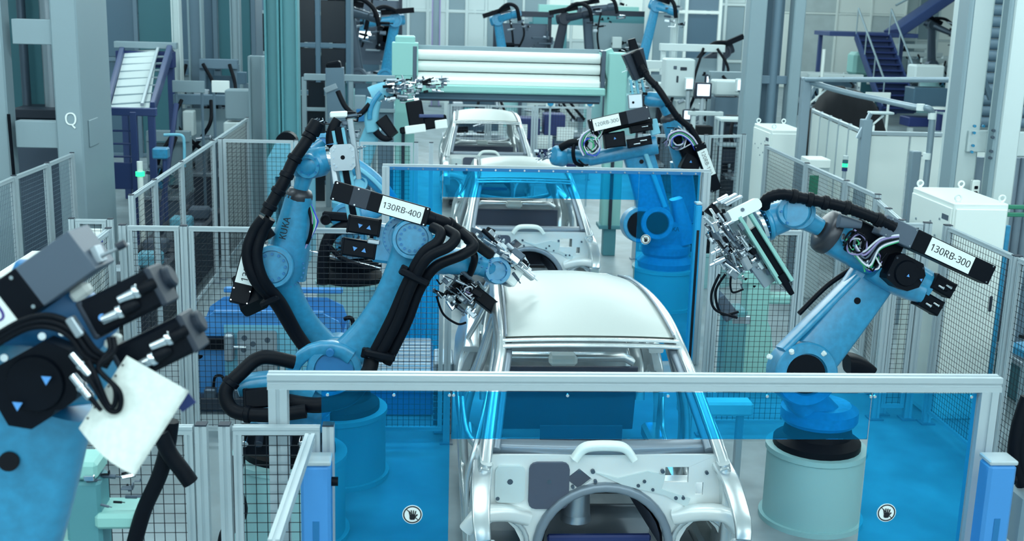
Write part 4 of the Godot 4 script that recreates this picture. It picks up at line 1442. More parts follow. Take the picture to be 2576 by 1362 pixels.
	motor(t, Vector3(3.902, 1.963, -8.42), Vector3(0.88, -0.47, 0), n, 0.18, 0.12, 0.13, [], 2)
	motor(t, Vector3(3.82, 1.824, -8.42), Vector3(0.88, -0.47, 0), n, 0.18, 0.12, 0.13, [], 2)
	# label beam
	duct(t, Vector3(3.35, 2.446, -8.3), Vector3(4.205, 2.076, -8.3), n, 0.15, 0.14, [[-0.02, 0.27, "grey_case"], [0.27, 0.39, "black"], [0.395, 0.80, "label_white", 1]], "130RB-300", 0.90)
	# hose over the head
	hose(t, "supply_hose", [Vector3(2.485, 2.546, -8.4), Vector3(2.489, 2.62, -8.35), Vector3(2.581, 2.659, -8.32), Vector3(2.717, 2.638, -8.32), Vector3(2.861, 2.614, -8.3), Vector3(3.036, 2.582, -8.28), Vector3(3.244, 2.515, -8.26), Vector3(3.427, 2.439, -8.25)], 0.045, "black", true, [0.4, 0.52, 0.62, 0.75, 0.9], "rubber")
	limb(t, "hose_shield", Vector3(3.03, 2.467, -8.32), Vector3(3.198, 2.44, -8.32), n, 0.1, 0.06, 0.08, 0.06, Vector3.ZERO, "grey_case", 0.4)
	# open cable tray
	m = mb(t)
	m.box(Vector3(3.336, 2.271, -8.36), Vector3(0.42, 0.26, 0.03), bas(Vector3(0.9, -0.43, 0), n), 0.01)
	part(t, "cable_tray", m, "black")
	coil(t, Vector3(3.159, 2.306, -8.3), Vector3(0.9, -0.43, 0), n, 0.085, 5, 31, ["wire_white", "black", "wire_violet", "black", "wire_green"])
	coil(t, Vector3(3.298, 2.178, -8.3), Vector3(0.9, -0.43, 0), n, 0.08, 6, 32, ["black", "wire_white", "wire_blue", "black", "wire_violet", "wire_green"])
	for w in 7:
		hose(t, "cable", [Vector3(3.16, 2.297, -8.3) + Vector3(0, -0.012 * w, 0.01), Vector3(3.214, 2.244, -8.27) + Vector3(0.01 * w, -0.02 * w, 0.01 * (w % 3)), Vector3(3.327, 2.356, -8.24) + Vector3(0, -0.014 * w, 0.01 * (w % 2)), Vector3(3.457, 2.386, -8.22) + Vector3(0, -0.008 * w, 0)], 0.008, ["wire_white", "wire_violet", "grey_case", "black", "grey_case", "wire_white", "wire_green"][w])
	for w in 4:
		m = mb(t)
		m.cyl(Vector3(3.076, 2.366, -8.32) + Vector3(0.045 * w, -0.02 * w, 0), Vector3(3.059, 2.329, -8.28) + Vector3(0.045 * w, -0.02 * w, 0), 0.012, -1.0, 8)
		part(t, "connector", m, "chrome")
	# gripper
	var g = Node3D.new()
	g.name = "gripper"
	t.add_child(g)
	var B = bas(Vector3(2.71, 1.928, -8.3) - Vector3(2.276, 2.522, -8.3), Vector3(0.1, 0.15, 1))
	m = mb(t)
	m.prism(rrect(0.26, 0.085, 0.03, 2), Vector3(2.309, 2.536, -8.34), bas(Vector3(0.88, 0.46, 0), n).x, bas(Vector3(0.88, 0.46, 0), n).y, n * 0.06)
	part(g, "white_paddle", m, "label_white")
	m = mb(t)
	m.cyl(Vector3(2.295, 2.545, -8.29), Vector3(2.291, 2.548, -8.274), 0.014, -1.0, 14)
	part(g, "bore_shade", m, "dark_steel")  # dark disc in place of the paddle hole, shade as colour
	limb(g, "rail", Vector3(2.272, 2.493, -8.3), Vector3(2.62, 1.997, -8.3), n, 0.028, 0.028, 0.06, 0.06, Vector3.ZERO, "teal", 0.2)
	limb(g, "rail", Vector3(2.353, 2.514, -8.3), Vector3(2.703, 2.019, -8.3), n, 0.028, 0.028, 0.06, 0.06, Vector3.ZERO, "teal", 0.2)
	limb(g, "belt", Vector3(2.393, 2.413, -8.31), Vector3(2.671, 1.995, -8.31), n, 0.07, 0.06, 0.03, 0.03, Vector3.ZERO, "black", 0.2)
	limb(g, "belt_tip", Vector3(2.612, 2.066, -8.29), Vector3(2.714, 1.915, -8.29), n, 0.06, 0.035, 0.05, 0.04, Vector3.ZERO, "black", 0.2)
	limb(g, "back_plate", Vector3(2.243, 2.429, -8.4), Vector3(2.57, 1.963, -8.4), n, 0.16, 0.1, 0.04, 0.04, Vector3.ZERO, "steel", 0.15)
	clutter(t, g, Vector3(2.228, 2.284, -8.3), B, Vector3(0.44, 0.24, 0.16), 95, 41, 0.95)
	clutter(t, g, Vector3(2.148, 2.328, -8.3), B, Vector3(0.36, 0.16, 0.14), 40, 44, 0.85)
	clutter(t, g, Vector3(2.422, 2.169, -8.36), B, Vector3(0.4, 0.14, 0.10), 22, 42, 0.6)
	clutter(t, g, Vector3(2.334, 2.016, -8.36), B, Vector3(0.22, 0.12, 0.10), 14, 43, 0.6)
	for q in [Vector3(2.164, 2.362, -8.28), Vector3(2.156, 2.258, -8.28), Vector3(2.207, 2.447, -8.3), Vector3(2.154, 2.168, -8.28), Vector3(2.177, 2.606, -8.4)]:
		m = mb(t)
		var dx = bas(Vector3(0.86, 0.5, 0), n).x
		m.cyl(q - dx * 0.05, q + dx * 0.04, 0.022, -1.0, 14, 0.005)
		m.cyl(q - dx * 0.085, q - dx * 0.05, 0.010, -1.0, 8)
		part(g, "cylinder", m, "chrome")
	m = mb(t)
	m.box(Vector3(2.212, 2.607, -8.4), Vector3(0.14, 0.02, 0.08), bas(Vector3(0.86, 0.5, 0), n), 0.004)
	m.box(Vector3(2.252, 2.593, -8.4), Vector3(0.14, 0.02, 0.08), bas(Vector3(0.86, 0.5, 0), n), 0.004)
	part(g, "valve_rail", m, "steel")
	m = mb(t)
	m.cyl(Vector3(2.08, 2.537, -8.45), Vector3(2.168, 2.46, -8.42), 0.05, 0.03, 14, 0.005)
	part(g, "cable_gland", m, "black")
	hose(t, "thin_cable", [Vector3(2.186, 2.035, -8.4), Vector3(2.136, 1.881, -8.4), Vector3(2.175, 1.758, -8.4), Vector3(2.346, 1.698, -8.4)], 0.010, "black")
	hose(t, "thin_cable", [Vector3(2.231, 2.036, -8.4), Vector3(2.171, 1.892, -8.42), Vector3(2.228, 1.722, -8.42), Vector3(2.358, 1.739, -8.42)], 0.010, "black")
	hose(t, "thin_cable", [Vector3(2.279, 2.06, -8.3), Vector3(2.24, 2.034, -8.28), Vector3(2.265, 1.923, -8.3), Vector3(2.348, 1.945, -8.3)], 0.008, "black")

func robot_h():
	var z = -3.3
	var n = Vector3(0.12, 0.2, 0.97).normalized()
	var base = Vector3(-1.75, 0, -3.5)
	var t = thing("robot_arm", "close blue robot at the left edge with grey housing, black motors and chrome plugs", "robot", base)
	pedestal(t, base, 0.38, 0.9)
	turret(t, base, 0.9, Vector3(-1.62, 1.6, -3.5), Vector3.BACK)
	var x = (Vector3(-1.001, 3.328, -3.3) - Vector3(-1.151, 3.219, -3.3)).normalized()
	var B = bas(x, n)
	# grey housing and black beam with the white tag
	var m = mb(t)
	var c = (Vector3(-1.151, 3.219, -3.3) + Vector3(-0.934, 3.224, -3.3)) / 2.0
	m.box(c - B.z * 0.085 - B.x * 0.0, Vector3(0.187, 0.132, 0.17), B, 0.003)
	var gb = part(t, "beam_sleeve", m, "grey_case")
	gb.set_meta("label", "grey sheet sleeve")
	m = mb(t)
	m.box(c - B.z * 0.085 - B.x * 0.26, Vector3(0.34, 0.134, 0.172), B, 0.004)
	var bb = part(t, "label_beam", m, "black")
	m = mb(t)
	var pl = c - B.x * 0.317 + B.z * 0.003
	m.box(pl, Vector3(0.28, 0.118, 0.004), B)
	part(bb, "name_plate", m, "label_white")
	lettering(bb, "lettering", "0", c - B.x * 0.212 + B.z * 0.006, B.x, B.y, 0.04, "ink_violet")
	m = mb(t)
	for q in [[-0.115, 0.05], [-0.115, -0.05]]:
		var p = c + B.x * q[0] + B.y * q[1]
		m.cyl(p, p + B.z * 0.007, 0.006, -1.0, 10)
	part(bb, "screw", m, "chrome")
	m = mb(t)
	m.box(Vector3(-0.907, 3.258, -3.36), Vector3(0.11, 0.008, 0.05), bas(Vector3(0.9, 0.42, 0), n), 0.002)
	m.box(Vector3(-0.938, 3.252, -3.36), Vector3(0.02, 0.05, 0.05), bas(Vector3(0.9, 0.42, 0), n), 0.002)
	part(t, "end_bracket", m, "steel")
	m = mb(t)
	m.cyl(Vector3(-0.879, 3.278, -3.34), Vector3(-0.856, 3.29, -3.34), 0.012, -1.0, 10)
	part(t, "bracket_bolt", m, "anthracite")
	# blue body of the elbow
	limb(t, "elbow_housing", Vector3(-1.227, 3.071, -3.5), Vector3(-0.965, 2.949, -3.5), n, 0.26, 0.17, 0.2, 0.14, Vector3(0.0, 0.02, 0), "deep_blue", 0.3)
	limb(t, "forearm_body", Vector3(-1.352, 2.88, -3.55), Vector3(-0.969, 2.86, -3.5), n, 0.36, 0.2, 0.22, 0.16, Vector3.ZERO, "robot_blue", 0.3)
	limb(t, "lower_arm", Vector3(-1.412, 2.131, -3.5), Vector3(-1.189, 2.757, -3.5), n, 0.42, 0.34, 0.17, 0.17, Vector3(0.01, 0, 0), "robot_blue", 0.3)
	m = mb(t)
	m.cyl(Vector3(-1.261, 2.584, -3.44) - n * 0.05, Vector3(-1.246, 2.6, -3.4), 0.03, -1.0, 20)
	part(t, "bore_shade", m, "black")  # black disc painted for the shaded hole in the lower arm
	# big dark motor cover with two blue triangles
	m = mb(t)
	var mc = Vector3(-1.117, 2.882, -3.3)
	var Q = bas(Vector3(0.83, 0.55, 0), n)
	m.prism(PackedVector2Array([Vector2(-0.14, -0.06), Vector2(-0.09, -0.105), Vector2(-0.02, -0.105), Vector2(0.0, -0.095), Vector2(0.02, -0.105), Vector2(0.07, -0.10), Vector2(0.13, -0.05), Vector2(0.135, 0.03), Vector2(0.09, 0.09), Vector2(-0.06, 0.10), Vector2(-0.13, 0.05)]), mc - Q.z * 0.08, Q.x, Q.y, Q.z * 0.08)
	m.lathe(mc, Q.z, [Vector2(0.085, 0), Vector2(0.08, 0.012), Vector2(0, 0.012)], 28)
	var mo = part(t, "motor_cover", m, "black")
	for q in [[Vector3(-1.076, 2.904, -3.27), 2.5], [Vector3(-1.161, 2.826, -3.27), 2.5]]:
		m = mb(t)
		var e = Q.x.rotated(Q.z, q[1]) * 0.016
		m.prism(PackedVector2Array([Vector2(-0.9, -0.6), Vector2(0.9, -0.6), Vector2(0, 1.0)]), q[0] + Q.z * 0.004, e, Q.z.cross(e), Q.z * 0.002)
		part(mo, "triangle_mark", m, "triangle_blue")
	m = mb(t)
	for q in [Vector3(-1.076, 3.036, -3.26), Vector3(-1.02, 3.048, -3.26), Vector3(-1.184, 2.972, -3.26)]:
		m.cyl(q, q + n * 0.012, 0.011, -1.0, 10)
	part(mo, "screw", m, "chrome")
	# two motors
	motor(t, Vector3(-0.856, 3.12, -3.34), Vector3(0.885, 0.46, 0), n, 0.23, 0.115, 0.13, [], 3)
	motor(t, Vector3(-0.772, 2.983, -3.34), Vector3(0.885, 0.46, 0), n, 0.23, 0.115, 0.13, [], 3)
	for q in [Vector3(-0.748, 3.182, -3.38), Vector3(-0.668, 3.047, -3.38)]:
		m = mb(t)
		m.cyl(q - Vector3(0.885, 0.46, 0) * 0.03, q + Vector3(0.885, 0.46, 0) * 0.016, 0.034, -1.0, 18, 0.006)
		part(t, "motor_knob", m, "anthracite")
	m = mb(t)
	m.cyl(Vector3(-0.911, 3.088, -3.27), Vector3(-0.91, 3.09, -3.264), 0.011, -1.0, 14)
	part(t, "round_seal", m, "triangle_blue")
	m = mb(t)
	m.box(Vector3(-1.004, 3.129, -3.4), Vector3(0.06, 0.04, 0.05), B, 0.01)
	part(t, "mount_lug", m, "label_white")
	m = mb(t)
	m.box(Vector3(-0.92, 2.981, -3.4), Vector3(0.05, 0.03, 0.05), B, 0.01)
	part(t, "mount_lug", m, "label_white")
	# cable harness
	for w in 3:
		hose(t, "cable", [Vector3(-1.212, 3.033, -3.25) + Vector3(0, -0.014 * w, 0), Vector3(-1.111, 3.094, -3.22) + Vector3(0, -0.014 * w, 0), Vector3(-1.029, 3.112, -3.2) + Vector3(-0.005 * w, -0.016 * w, 0), Vector3(-0.961, 3.078, -3.2) + Vector3(-0.012 * w, -0.012 * w, 0), Vector3(-0.916, 3.015, -3.2) + Vector3(-0.014 * w, -0.01 * w, 0), Vector3(-0.877, 2.98, -3.22) + Vector3(-0.006 * w, -0.01 * w, 0)], 0.0085, "rubber")
	for w in 2:
		hose(t, "cable", [Vector3(-0.876, 3.039, -3.24) + Vector3(-0.012 * w, 0, 0), Vector3(-0.869, 3.01, -3.22) + Vector3(-0.012 * w, 0, 0), Vector3(-0.882, 2.993, -3.2) + Vector3(-0.012 * w, 0, 0), Vector3(-0.907, 2.961, -3.19) + Vector3(0.0, 0, 0), Vector3(-0.849, 2.904, -3.17) + Vector3(-0.012 * w, 0.012 * w, 0), Vector3(-0.851, 2.851, -3.17) + Vector3(-0.012 * w, 0.014 * w, 0), Vector3(-0.881, 2.851, -3.17) + Vector3(0, 0.012 * w, 0), Vector3(-0.921, 2.927, -3.17) + Vector3(0.014 * w, 0.012 * w, 0), Vector3(-0.953, 2.966, -3.19) + Vector3(0.02 * w, 0.02 * w, 0)], 0.0075, "rubber")
	m = mb(t)
	m.box(Vector3(-0.966, 3.081, -3.2), Vector3(0.025, 0.06, 0.03), bas(Vector3(0.8, 0.5, 0), n), 0.004)
	part(t, "cable_tie", m, "steel")
	for q in [[Vector3(-0.981, 3.003, -3.2), Vector3(-0.927, 2.947, -3.18)], [Vector3(-0.983, 2.94, -3.2), Vector3(-0.927, 2.884, -3.17)], [Vector3(-0.958, 2.983, -3.21), Vector3(-0.938, 2.963, -3.2)]]:
		m = mb(t)
		m.cyl(q[0], q[1], 0.012, 0.013, 14, 0.002)
		m.cyl(q[0].lerp(q[1], 0.45), q[0].lerp(q[1], 0.6), 0.016, -1.0, 14, 0.002)
		part(t, "plug", m, "chrome")
		m = mb(t)
		m.cyl(q[1], q[1] + (q[1] - q[0]) * 0.55, 0.008, 0.006, 10)
		part(t, "plug_boot", m, "black")

# ------------------------------------------------------------------ robots of the cells behind
func robots_more():
	robot_c()
	robot_d()
	robot_f()
	robot_g()

func robot_c():
	var n = Vector3(0.0, 0.12, 0.99).normalized()
	var base = Vector3(3.2, 0, -15.2)
	var t = thing("robot_arm", "blue robot behind the far blue film reaching left, arm tag 120RB-300", "robot", base)
	var S = Vector3(2.996, 1.18, -15)
	var E = Vector3(2.691, 2.159, -15)
	pedestal(t, base, 0.42, 0.55)
	var m = mb(t)
	m.lathe(base + Vector3(0, 0.55, 0), Vector3.UP, [Vector2(0.36, 0), Vector2(0.38, 0.08), Vector2(0.30, 0.16), Vector2(0.33, 0.2), Vector2(0.33, 0.3), Vector2(0.27, 0.34)], 28)
	part(t, "turntable", m, "robot_blue")
	limb(t, "column", base + Vector3(0, 0.8, 0), S + Vector3(0.12, 0.0, -0.1), n, 0.56, 0.42, 0.5, 0.34, Vector3.ZERO, "robot_blue", 0.3)
	limb(t, "column_ear", Vector3(3.443, 0.898, -15.1), Vector3(3.274, 1.485, -15.1), n, 0.3, 0.16, 0.3, 0.2, Vector3.ZERO, "robot_blue", 0.3)
	hub(t, "shoulder_hub", S, n, 0.215, 0.36, "robot_blue", "black", 0.72)
	hub(t, "balance_hub", Vector3(2.786, 1.15, -15), n, 0.235, 0.3, "robot_blue", "black", 0.80)
	lettering(t, "lettering", "KUKA", Vector3(3.187, 1.125, -14.83), Vector3.RIGHT, Vector3.UP, 0.19, "ink", 0.004)
	limb(t, "lower_arm", S, E, n, 0.44, 0.40, 0.2, 0.18, Vector3(0.02, 0, 0), "robot_blue", 0.25, 0.05)
	limb(t, "arm_edge", Vector3(3.09, 1.411, -14.9), Vector3(2.791, 2.107, -14.9), n, 0.06, 0.06, 0.1, 0.1, Vector3.ZERO, "pale_blue", 0.3)
	m = mb(t)
	m.cyl(Vector3(2.759, 1.991, -14.92), Vector3(2.753, 1.995, -14.89), 0.028, -1.0, 16)
	part(t, "bore_shade", m, "black")  # hole in the arm given its shade by a black disc
	limb(t, "forearm", Vector3(2.939, 2.222, -14.95), Vector3(2.069, 2, -14.95), n, 0.27, 0.17, 0.24, 0.18, Vector3(0, 0, 0), "robot_blue", 0.4)
	limb(t, "wrist", Vector3(2.095, 2.011, -14.95), Vector3(1.784, 2.046, -14.95), n, 0.17, 0.2, 0.17, 0.2, Vector3.ZERO, "robot_blue", 0.45)
	head_ball(t, "wrist_head", Vector3(1.696, 2.039, -14.95), Vector3(-0.9, 0.2, 0.4), 0.13, 0.2)
	var g = Node3D.new()
	g.name = "gripper"
	t.add_child(g)
	clutter(t, g, Vector3(1.515, 2.07, -15), bas(Vector3(1, 0.4, 0), n), Vector3(0.28, 0.16, 0.1), 26, 51, 0.9)
	# tag beam, motors, coiled cables
	duct(t, Vector3(2.027, 2.456, -14.7), Vector3(2.776, 2.646, -14.7), n, 0.165, 0.15, [[0.06, 0.50, "label_white", 1], [0.62, 1.0, "anthracite"]], "120RB-300", 0.89)
	limb(t, "cable_bridge", Vector3(2.086, 2.335, -14.8), Vector3(2.842, 2.527, -14.8), n, 0.08, 0.08, 0.1, 0.1, Vector3(0, 0.03, 0), "black", 0.3)
	motor(t, Vector3(2.356, 2.289, -14.72), Vector3(1, 0.15, 0), n, 0.26, 0.19, 0.16, [[0.0, 0.1, 0.2, 0.09]], 0)
	motor(t, Vector3(2.671, 2.275, -14.68), Vector3(1, 0.2, 0), n, 0.30, 0.11, 0.12, [], 2)
	motor(t, Vector3(2.694, 2.444, -14.75), Vector3(1, 0.2, 0), n, 0.28, 0.10, 0.12, [], 1)
	m = mb(t)
	m.box(Vector3(2.881, 2.447, -14.85), Vector3(0.12, 0.2, 0.08), bas(Vector3(1, 0.3, 0), n), 0.01)
	part(t, "side_plate", m, "pale_blue")
	coil(t, Vector3(2.049, 2.223, -14.72), Vector3(1, 0.1, 0), n, 0.135, 12, 61)
	coil(t, Vector3(2.124, 2.37, -14.72), Vector3(1, 0.1, 0), n, 0.07, 5, 62)
	for w in 6:
		hose(t, "cable", [Vector3(2.072, 2.441, -14.66) + Vector3(0.01 * w, 0, 0), Vector3(1.94, 2.349, -14.66) + Vector3(0.012 * w, 0, 0), Vector3(1.905, 2.223, -14.66) + Vector3(0.012 * w, 0, 0), Vector3(1.966, 2.088, -14.66) + Vector3(0.01 * w, 0.006 * w, 0)], 0.009, ["wire_white", "wire_violet", "grey_case", "wire_green", "black", "wire_white"][w])
	hose(t, "supply_hose", [Vector3(1.691, 2.159, -14.85), Vector3(1.81, 2.229, -14.8), Vector3(1.945, 2.244, -14.78), Vector3(2.023, 2.229, -14.75)], 0.05, "rubber")
	hose(t, "wrist_band", [Vector3(1.875, 2.27, -14.8), Vector3(1.842, 2.136, -14.74), Vector3(1.876, 1.992, -14.76), Vector3(1.982, 1.93, -14.85)], 0.025, "black")
	hose(t, "thin_cable", [Vector3(1.921, 2.017, -14.8), Vector3(1.997, 1.955, -14.78), Vector3(2.048, 1.956, -14.78)], 0.012, "black")

func robot_d():
	var n = Vector3(0.0, 0.12, 0.99).normalized()
	var base = Vector3(4.05, 0, -16.6)
	var t = thing("robot_arm", "blue robot raising a black gripper beside the roller door post, arm tag 120RB-100", "robot", base)
	pedestal(t, base, 0.40, 0.5)
	turret(t, base, 0.5, Vector3(3.767, 0.885, -16.6), Vector3.BACK)
	limb(t, "lower_arm", Vector3(3.767, 0.885, -16.6), Vector3(3.636, 1.786, -16.6), n, 0.36, 0.30, 0.2, 0.2, Vector3.ZERO, "robot_blue", 0.3)
	limb(t, "forearm", Vector3(3.673, 1.7, -16.4), Vector3(3.396, 2.412, -16.4), n, 0.30, 0.235, 0.28, 0.24, Vector3.ZERO, "robot_blue", 0.45)
	var F1 = Vector3(3.396, 2.412, -16.4)
	var ax = (F1 - Vector3(3.673, 1.7, -16.4)).normalized()
	var m = mb(t)
	m.lathe(F1 - ax * 0.03, ax, [Vector2(0.122, 0), Vector2(0.13, 0.02), Vector2(0.12, 0.07), Vector2(0.06, 0.1)], 24, true)
	part(t, "wrist_collar", m, "copper_ring")
	limb(t, "wrist_neck", F1, Vector3(3.294, 2.611, -16.4), n, 0.13, 0.14, 0.13, 0.14, Vector3.ZERO, "robot_blue", 0.45)
	head_ball(t, "wrist_head", Vector3(3.183, 2.669, -16.4), Vector3(1, -0.05, 0.3), 0.105, 0.29)
	m = mb(t)
	m.box(Vector3(2.88, 2.649, -16.3), Vector3(0.2, 0.2, 0.05), bas(Vector3(1, 0.1, 0), n), 0.01)
	part(t, "tool_plate", m, "steel")
	m = mb(t)
	m.cyl(Vector3(2.847, 2.635, -16.27), Vector3(2.846, 2.635, -16.265), 0.018, -1.0, 12)
	part(t, "bore_shade", m, "black")  # tool plate hole, its shade put into a black disc
	var g = Node3D.new()
	g.name = "gripper"
	t.add_child(g)
	limb(g, "drive_housing", Vector3(2.817, 3.325, -16.4), Vector3(2.958, 2.973, -16.4), n, 0.30, 0.22, 0.2, 0.2, Vector3.ZERO, "anthracite", 0.12)
	limb(g, "drive_motor", Vector3(2.835, 3.332, -16.25), Vector3(2.986, 3.011, -16.25), n, 0.12, 0.14, 0.1, 0.1, Vector3.ZERO, "black", 0.2)
	limb(g, "drive_cap", Vector3(2.797, 3.498, -16.4), Vector3(2.838, 3.353, -16.4), n, 0.1, 0.14, 0.1, 0.1, Vector3.ZERO, "black", 0.2)
	for q in [[Vector3(2.806, 2.946, -16.35), Vector3(2.851, 2.716, -16.35)], [Vector3(2.883, 2.958, -16.35), Vector3(2.934, 2.729, -16.35)], [Vector3(2.962, 2.949, -16.35), Vector3(3.019, 2.731, -16.35)]]:
		limb(g, "rail", q[0], q[1], n, 0.03, 0.03, 0.05, 0.05, Vector3.ZERO, "pale_blue", 0.2)
	clutter(t, g, Vector3(2.931, 2.846, -16.4), bas(Vector3(1, 0, 0), n), Vector3(0.26, 0.28, 0.12), 24, 71, 0.7)
	clutter(t, g, Vector3(2.786, 3.218, -16.35), bas(Vector3(1, 0, 0), n), Vector3(0.2, 0.34, 0.1), 12, 72, 0.4)
	hose(t, "supply_hose", [Vector3(2.914, 3.148, -16.2), Vector3(3.013, 2.991, -16.15), Vector3(3.149, 2.852, -16.1), Vector3(3.301, 2.642, -16.05), Vector3(3.439, 2.465, -16.05), Vector3(3.633, 2.304, -16.05), Vector3(3.801, 2.048, -16.05)], 0.045, "rubber", false, [0.1, 0.3, 0.5, 0.68, 0.82], "black")
	# coil, motor and tag beam
	duct(t, Vector3(3.74, 2.109, -16), Vector3(4.024, 1.468, -16), n, 0.155, 0.14, [[0.0, 0.10, "black"], [0.12, 0.67, "label_white", 1]], "120RB-100", 0.89)
	limb(t, "cable_shell", Vector3(3.457, 2.229, -16.2), Vector3(3.723, 1.758, -16.2), n, 0.2, 0.22, 0.1, 0.12, Vector3(0.03, 0.02, 0), "black", 0.3)
	motor(t, Vector3(3.664, 1.816, -16.1), Vector3(0.9, -0.4, 0), n, 0.24, 0.22, 0.16, [[-0.1, 0.1, 0.3, 0.09]], 0)
	coil(t, Vector3(3.456, 2.168, -16.1), Vector3(1, 0, 0), n, 0.15, 10, 81)
	for w in 7:
		hose(t, "cable", [Vector3(3.321, 2.105, -16.05) + Vector3(0.01 * w, -0.01 * w, 0), Vector3(3.326, 2.232, -16) + Vector3(0.008 * w, -0.01 * w, 0), Vector3(3.478, 2.29, -16) + Vector3(0, -0.011 * w, 0), Vector3(3.639, 2.217, -16) + Vector3(-0.004 * w, -0.012 * w, 0), Vector3(3.748, 2.076, -16) + Vector3(-0.008 * w, -0.01 * w, 0)], 0.008, ["wire_white", "wire_violet", "black", "wire_green", "grey_case", "wire_white", "wire_blue"][w])

func robot_f():
	var n = Vector3(0.0, 0.12, 0.99).normalized()
	var base = Vector3(-0.85, 0, -13.4)
	var t = thing("robot_arm", "blue robot half hidden behind the silver plate gripper, on a pale drum", "robot", base)
	pedestal(t, base, 0.42, 0.75)
	var m = mb(t)
	m.lathe(base + Vector3(0, 0.75, 0), Vector3.UP, [Vector2(0.36, 0), Vector2(0.36, 0.06), Vector2(0.28, 0.14), Vector2(0.3, 0.2), Vector2(0.3, 0.28)], 26)
	part(t, "base_casting", m, "black")
	var g = Node3D.new()
	g.name = "cable_entry"
	t.add_child(g)
	clutter(t, g, Vector3(-0.822, 1.212, -13.1), bas(Vector3(1, -0.1, 0), n), Vector3(0.5, 0.24, 0.14), 30, 91, 0.3)
	hose(t, "base_hose", [Vector3(-0.504, 1.122, -13), Vector3(-0.616, 1.441, -13), Vector3(-0.859, 1.469, -13), Vector3(-1.054, 1.377, -12.95), Vector3(-1.144, 1.148, -12.95), Vector3(-1.161, 0.804, -12.95)], 0.07, "rubber")
	hose(t, "base_hose", [Vector3(-1.117, 1.295, -12.9), Vector3(-0.942, 1.116, -12.9), Vector3(-0.677, 1.019, -12.9), Vector3(-0.493, 1.01, -12.95)], 0.03, "black")
	m = mb(t)
	m.cyl(Vector3(-1.377, 1.2, -12.95), Vector3(-0.491, 1.003, -12.9), 0.012, -1.0, 8)
	part(t, "stay_rod", m, "chrome")
	limb(t, "column", base + Vector3(0, 1.0, 0), Vector3(-0.892, 1.48, -13.5), n, 0.4, 0.3, 0.4, 0.3, Vector3.ZERO, "robot_blue", 0.3)
	hub(t, "shoulder_hub", Vector3(-0.922, 1.498, -13.4), n, 0.17, 0.3, "robot_blue")
	limb(t, "lower_arm", Vector3(-0.422, 1.606, -13.9), Vector3(-0.893, 2.027, -13.9), n, 0.16, 0.2, 0.18, 0.18, Vector3(0.03, 0.03, 0), "robot_blue", 0.3)
	limb(t, "link_arm", Vector3(-0.806, 1.448, -13.6), Vector3(-0.422, 1.606, -13.9), n, 0.24, 0.2, 0.18, 0.18, Vector3.ZERO, "robot_blue", 0.3)
	limb(t, "pale_edge", Vector3(-0.513, 1.74, -13.8), Vector3(-0.849, 2.028, -13.8), n, 0.05, 0.05, 0.1, 0.1, Vector3(0.01, 0.02, 0), "pale_blue", 0.3)
	hub(t, "elbow_hub", Vector3(-1.217, 2.224, -13.9), n, 0.17, 0.26, "robot_blue", "deep_blue", 0.72)
	limb(t, "forearm", Vector3(-0.896, 2.02, -13.95), Vector3(-1.253, 2.344, -13.95), n, 0.2, 0.18, 0.2, 0.18, Vector3.ZERO, "robot_blue", 0.4)
	hub(t, "wrist_cover", Vector3(-0.799, 1.815, -13.9), n, 0.1, 0.2, "pale_blue")
	m = mb(t)
	m.box(Vector3(-1.013, 1.571, -13), Vector3(0.3, 0.1, 0.12), bas(Vector3(1, -0.06, 0), n), 0.02)
	part(t, "forearm_cover", m, "black")
	hub(t, "cover_cap", Vector3(-1.119, 1.543, -12.95), n, 0.06, 0.12, "black")

